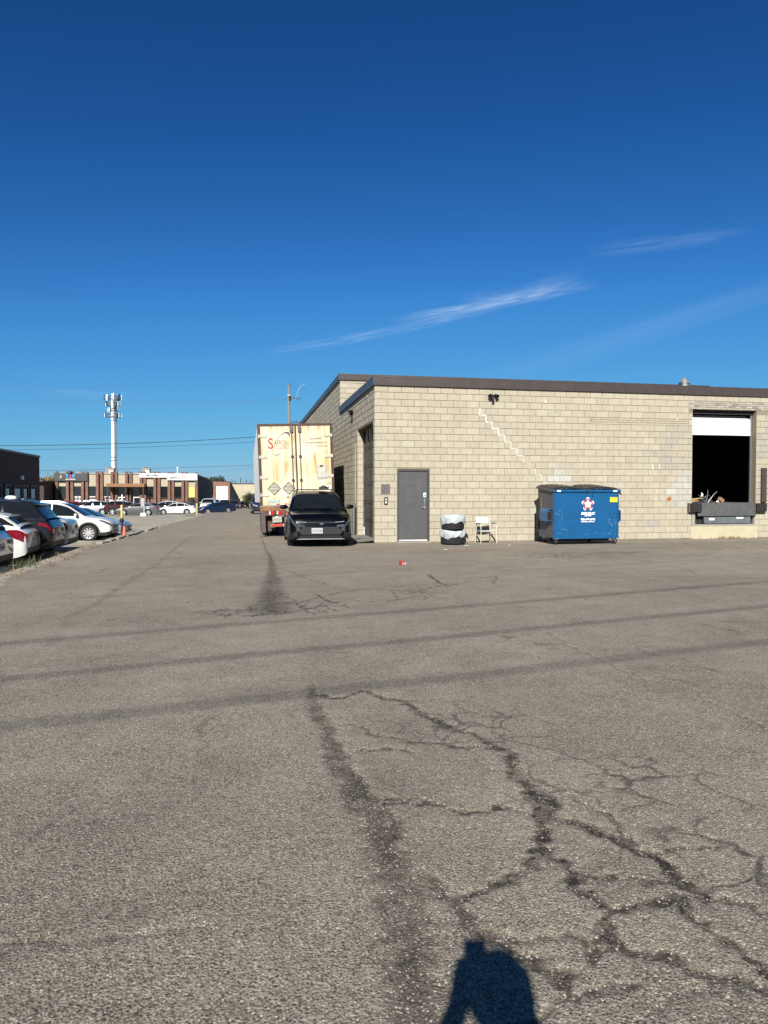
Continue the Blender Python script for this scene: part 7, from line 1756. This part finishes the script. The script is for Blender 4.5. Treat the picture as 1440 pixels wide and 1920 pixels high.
def tree(x, y, h, cw, seed, m, lab, name='tree', trunk=.3, n_=2600, leaf=.22):
    rn = random.Random(seed); z0 = tz(x, y)
    r_ = empty(name, (x, y, z0), 0, lab, 'tree' if name == 'tree' else 'shrub')
    tb = MB(); hub = h * trunk
    tb.tube([(0, 0, -.2), (.05, 0, hub * .5), (0, .05, hub), (.1, .1, h * .75)], [.035 * h, .028 * h, .022 * h, .006 * h], seg=8)
    cl = []
    for k in range(9):
        a = k * 2.4 + rn.uniform(-.3, .3); e = rn.uniform(.3, 1.0); rr = cw * rn.uniform(.4, .95)
        tip = (rr * math.cos(a), rr * math.sin(a), hub + (h - hub) * e * .9); tb.tube([(0, 0, hub * rn.uniform(.7, 1.2)), (tip[0] * .5, tip[1] * .5, (hub + tip[2]) / 2 + .1), tip], [.014 * h, .009 * h, .003 * h], seg=5)
        cl.append((tip, rn.uniform(.35, .6) * cw))
    for k in range(5): cl.append(((rn.gauss(0, .3) * cw, rn.gauss(0, .3) * cw, hub + (h - hub) * rn.uniform(.4, .92)), rn.uniform(.35, .55) * cw))
    tb.build('trunk', mat('bark', (.09, .07, .05), rough=.95, var=.3), r_, smooth=True)
    lb2 = MB()
    for k in range(n_):
        c, rad = rn.choice(cl); d = Vector((rn.gauss(0, 1), rn.gauss(0, 1), rn.gauss(0, .8))).normalized() * rad * rn.random() ** .4
        p = Vector(c) + d; a = Vector((rn.gauss(0, 1), rn.gauss(0, 1), rn.gauss(0, 1))).normalized(); q = a.orthogonal().normalized(); s_ = leaf * rn.uniform(.5, 1.2)
        lb2.add([p - a * s_, p + q * s_ * .5, p + a * s_, p - q * s_ * .5], [(0, 1, 2, 3)])
    lb2.build('crown', m, r_, fix=False)
    return r_
M_leaf = mat('leaf_green', (.075, .085, .028), rough=.8, var=.5, scale=1.5); M_leaf2 = mat('leaf_autumn', (.17, .13, .04), rough=.8, var=.45, scale=1.2); M_leaf3 = mat('leaf_dark', (.035, .05, .02), rough=.8, var=.5, scale=1.5)
tree(at(84, 175), 175, 7.6, 2.4, 1, M_leaf2, 'yellowing tree beyond the low shed, nearer the dark brick building', leaf=.3)
tree(at(95, 178), 178, 7.0, 2.3, 2, M_leaf, 'green tree beyond the low shed, next to the auto shop', leaf=.3)
tree(at(403, 230), 230, 9.2, 3.6, 3, M_leaf3, 'dark green tree showing over the orange-brick workshop', leaf=.35)
tree(at(391, 225), 225, 9.0, 3.0, 4, M_leaf3, 'dark tree showing over the long side of the auto shop', leaf=.35)
tree(at(362, 113), 113, 2.3, .9, 5, M_leaf3, 'clipped dark shrub at the corner pier of the auto shop', 'shrub', .2, 900, .09)
tree(at(355, 114), 114, 2.0, .8, 6, mat('leaf_brown', (.12, .06, .03), rough=.8, var=.4), 'brownish shrub under the yellow window', 'shrub', .2, 800, .09)
tree(at(470, 150), 150, 3.4, 1.4, 7, M_leaf3, 'bushy green shrub at the road end beside the trailer', 'shrub', .15, 1500, .14)
tree(at(462, 165), 165, 2.8, 1.2, 8, M_leaf2, 'low yellowish shrub before the cream depot', 'shrub', .15, 1200, .14)
o = empty('utility_pole', (at(90, 165), 165, tz(-25, 165)), 0, 'distant thin utility pole with cross-arm beyond the low shed', 'utility pole')
MB().cyl((0, 0, 0), (0, 0, 8.3), .14, .1, seg=10).build('shaft', M_pole, o, smooth=True); MB().box(-1.2, 1.2, -.06, .06, 7.0, 7.12).build('cross_arm', M_pole, o)
# weather station on the dark utility vehicle's roof: white roof ornament
o = MB().lathe([(0, .09), (.07, .085), (.12, .05), (.13, .0)], seg=16).build('roof_beacon', M_white, None, smooth=True); o.location = (-6.75, 22.75, tz(-7.5, 22.75) + 1.755); o.scale = (1.3, .8, 1)
tag(o, 'white taxi-style dome on the roof of the dark grey utility vehicle', 'roof dome')

# ================================================================== PHOTOGRAPHER (behind the lens; only the shadow is in view)
fwd = Vector((math.sin(R(11.2)), math.cos(R(11.2)), 0)); rgt = Vector((fwd.y, -fwd.x, 0))
pr = empty('person', (0, 0, 0), 0, 'person in dark clothes holding up a phone, whose shadow falls on the asphalt', 'person')
SK = [('pelvis', (.02, -.55, .92), .155), ('belly', (.02, -.54, 1.08), .15), ('chest', (.02, -.52, 1.28), .165), ('neck', (.02, -.49, 1.44), .06), ('jaw', (.02, -.47, 1.52), .075), ('head', (.02, -.46, 1.60), .095), ('crown', (.02, -.47, 1.66), .06),
      ('shL', (-.14, -.51, 1.36), .07), ('elL', (-.23, -.36, 1.14), .05), ('wrL', (-.05, -.13, 1.36), .032), ('haL', (-.035, -.09, 1.40), .035),
      ('shR', (.23, -.51, 1.36), .07), ('elR', (.27, -.36, 1.12), .05), ('wrR', (.12, -.14, 1.34), .032), ('haR', (.045, -.09, 1.385), .035),
      ('hipL', (.0, -.55, .88), .10), ('knL', (-.02, -.52, .48), .065), ('anL', (-.03, -.57, .08), .045), ('toL', (-.05, -.42, .04), .04),
      ('hipR', (.2, -.55, .88), .10), ('knR', (.22, -.53, .48), .065), ('anR', (.23, -.58, .08), .045), ('toR', (.26, -.43, .04), .04)]
ED = [(0, 1), (1, 2), (2, 3), (3, 4), (4, 5), (5, 6), (2, 7), (7, 8), (8, 9), (9, 10), (2, 11), (11, 12), (12, 13), (13, 14), (0, 15), (15, 16), (16, 17), (17, 18), (0, 19), (19, 20), (20, 21), (21, 22)]
W3 = lambda p: tuple(rgt * p[0] + fwd * p[1] + Vector((0, 0, p[2])))
pts_ = [W3(s_[1]) for s_ in SK]; rad_ = [s_[2] for s_ in SK]
for hnd, sd in ((10, 1), (14, -1)):          # five fingers each
    hp = SK[hnd][1]
    for f in range(4):
        z = hp[2] - .045 + f * .022; i0 = len(pts_)
        pts_ += [W3((hp[0] - sd * .022, hp[1] + .035, z)), W3((hp[0] - sd * .012 + sd * .02, hp[1] + .04, z + .004))]; rad_ += [.010, .008]
        ED += [(hnd, i0), (i0, i0 + 1)]
    i0 = len(pts_); pts_ += [W3((hp[0] + sd * .015, hp[1] - .01, hp[2] + .025))]; rad_ += [.011]; ED += [(hnd, i0)]
me = bpy.data.meshes.new('body'); me.from_pydata(pts_, ED, []); me.materials.append(mat('dark_clothes', (.03, .035, .05), rough=.9, var=.2))
bo_ = link(bpy.data.objects.new('body', me), pr)
sk_ = bo_.modifiers.new('skin', 'SKIN'); sv_ = me.skin_vertices[0].data
for i, r_ in enumerate(rad_): sv_[i].radius = (r_, r_); sv_[i].use_root = (i == 0)
sb_ = bo_.modifiers.new('sub', 'SUBSURF'); sb_.levels = 1; sb_.render_levels = 2
hr = MB().lathe([(0, .12), (.05, .11), (.09, .06), (.1, 0), (.095, -.04)], seg=16).build('hair', mat('dark_hair', (.02, .015, .012), rough=.8), pr, smooth=True); hr.location = W3((.02, -.49, 1.60))
ph = MB().box(-.037, .037, -.0045, .0045, -.145, .026).build('phone', M_black, None, bevel=.004)
ph.location = W3((0, -.035, 1.45)); ph.rotation_euler = (R(-1.5), 0, R(-11.2)); tag(ph, 'black phone held upright in both hands', 'phone')
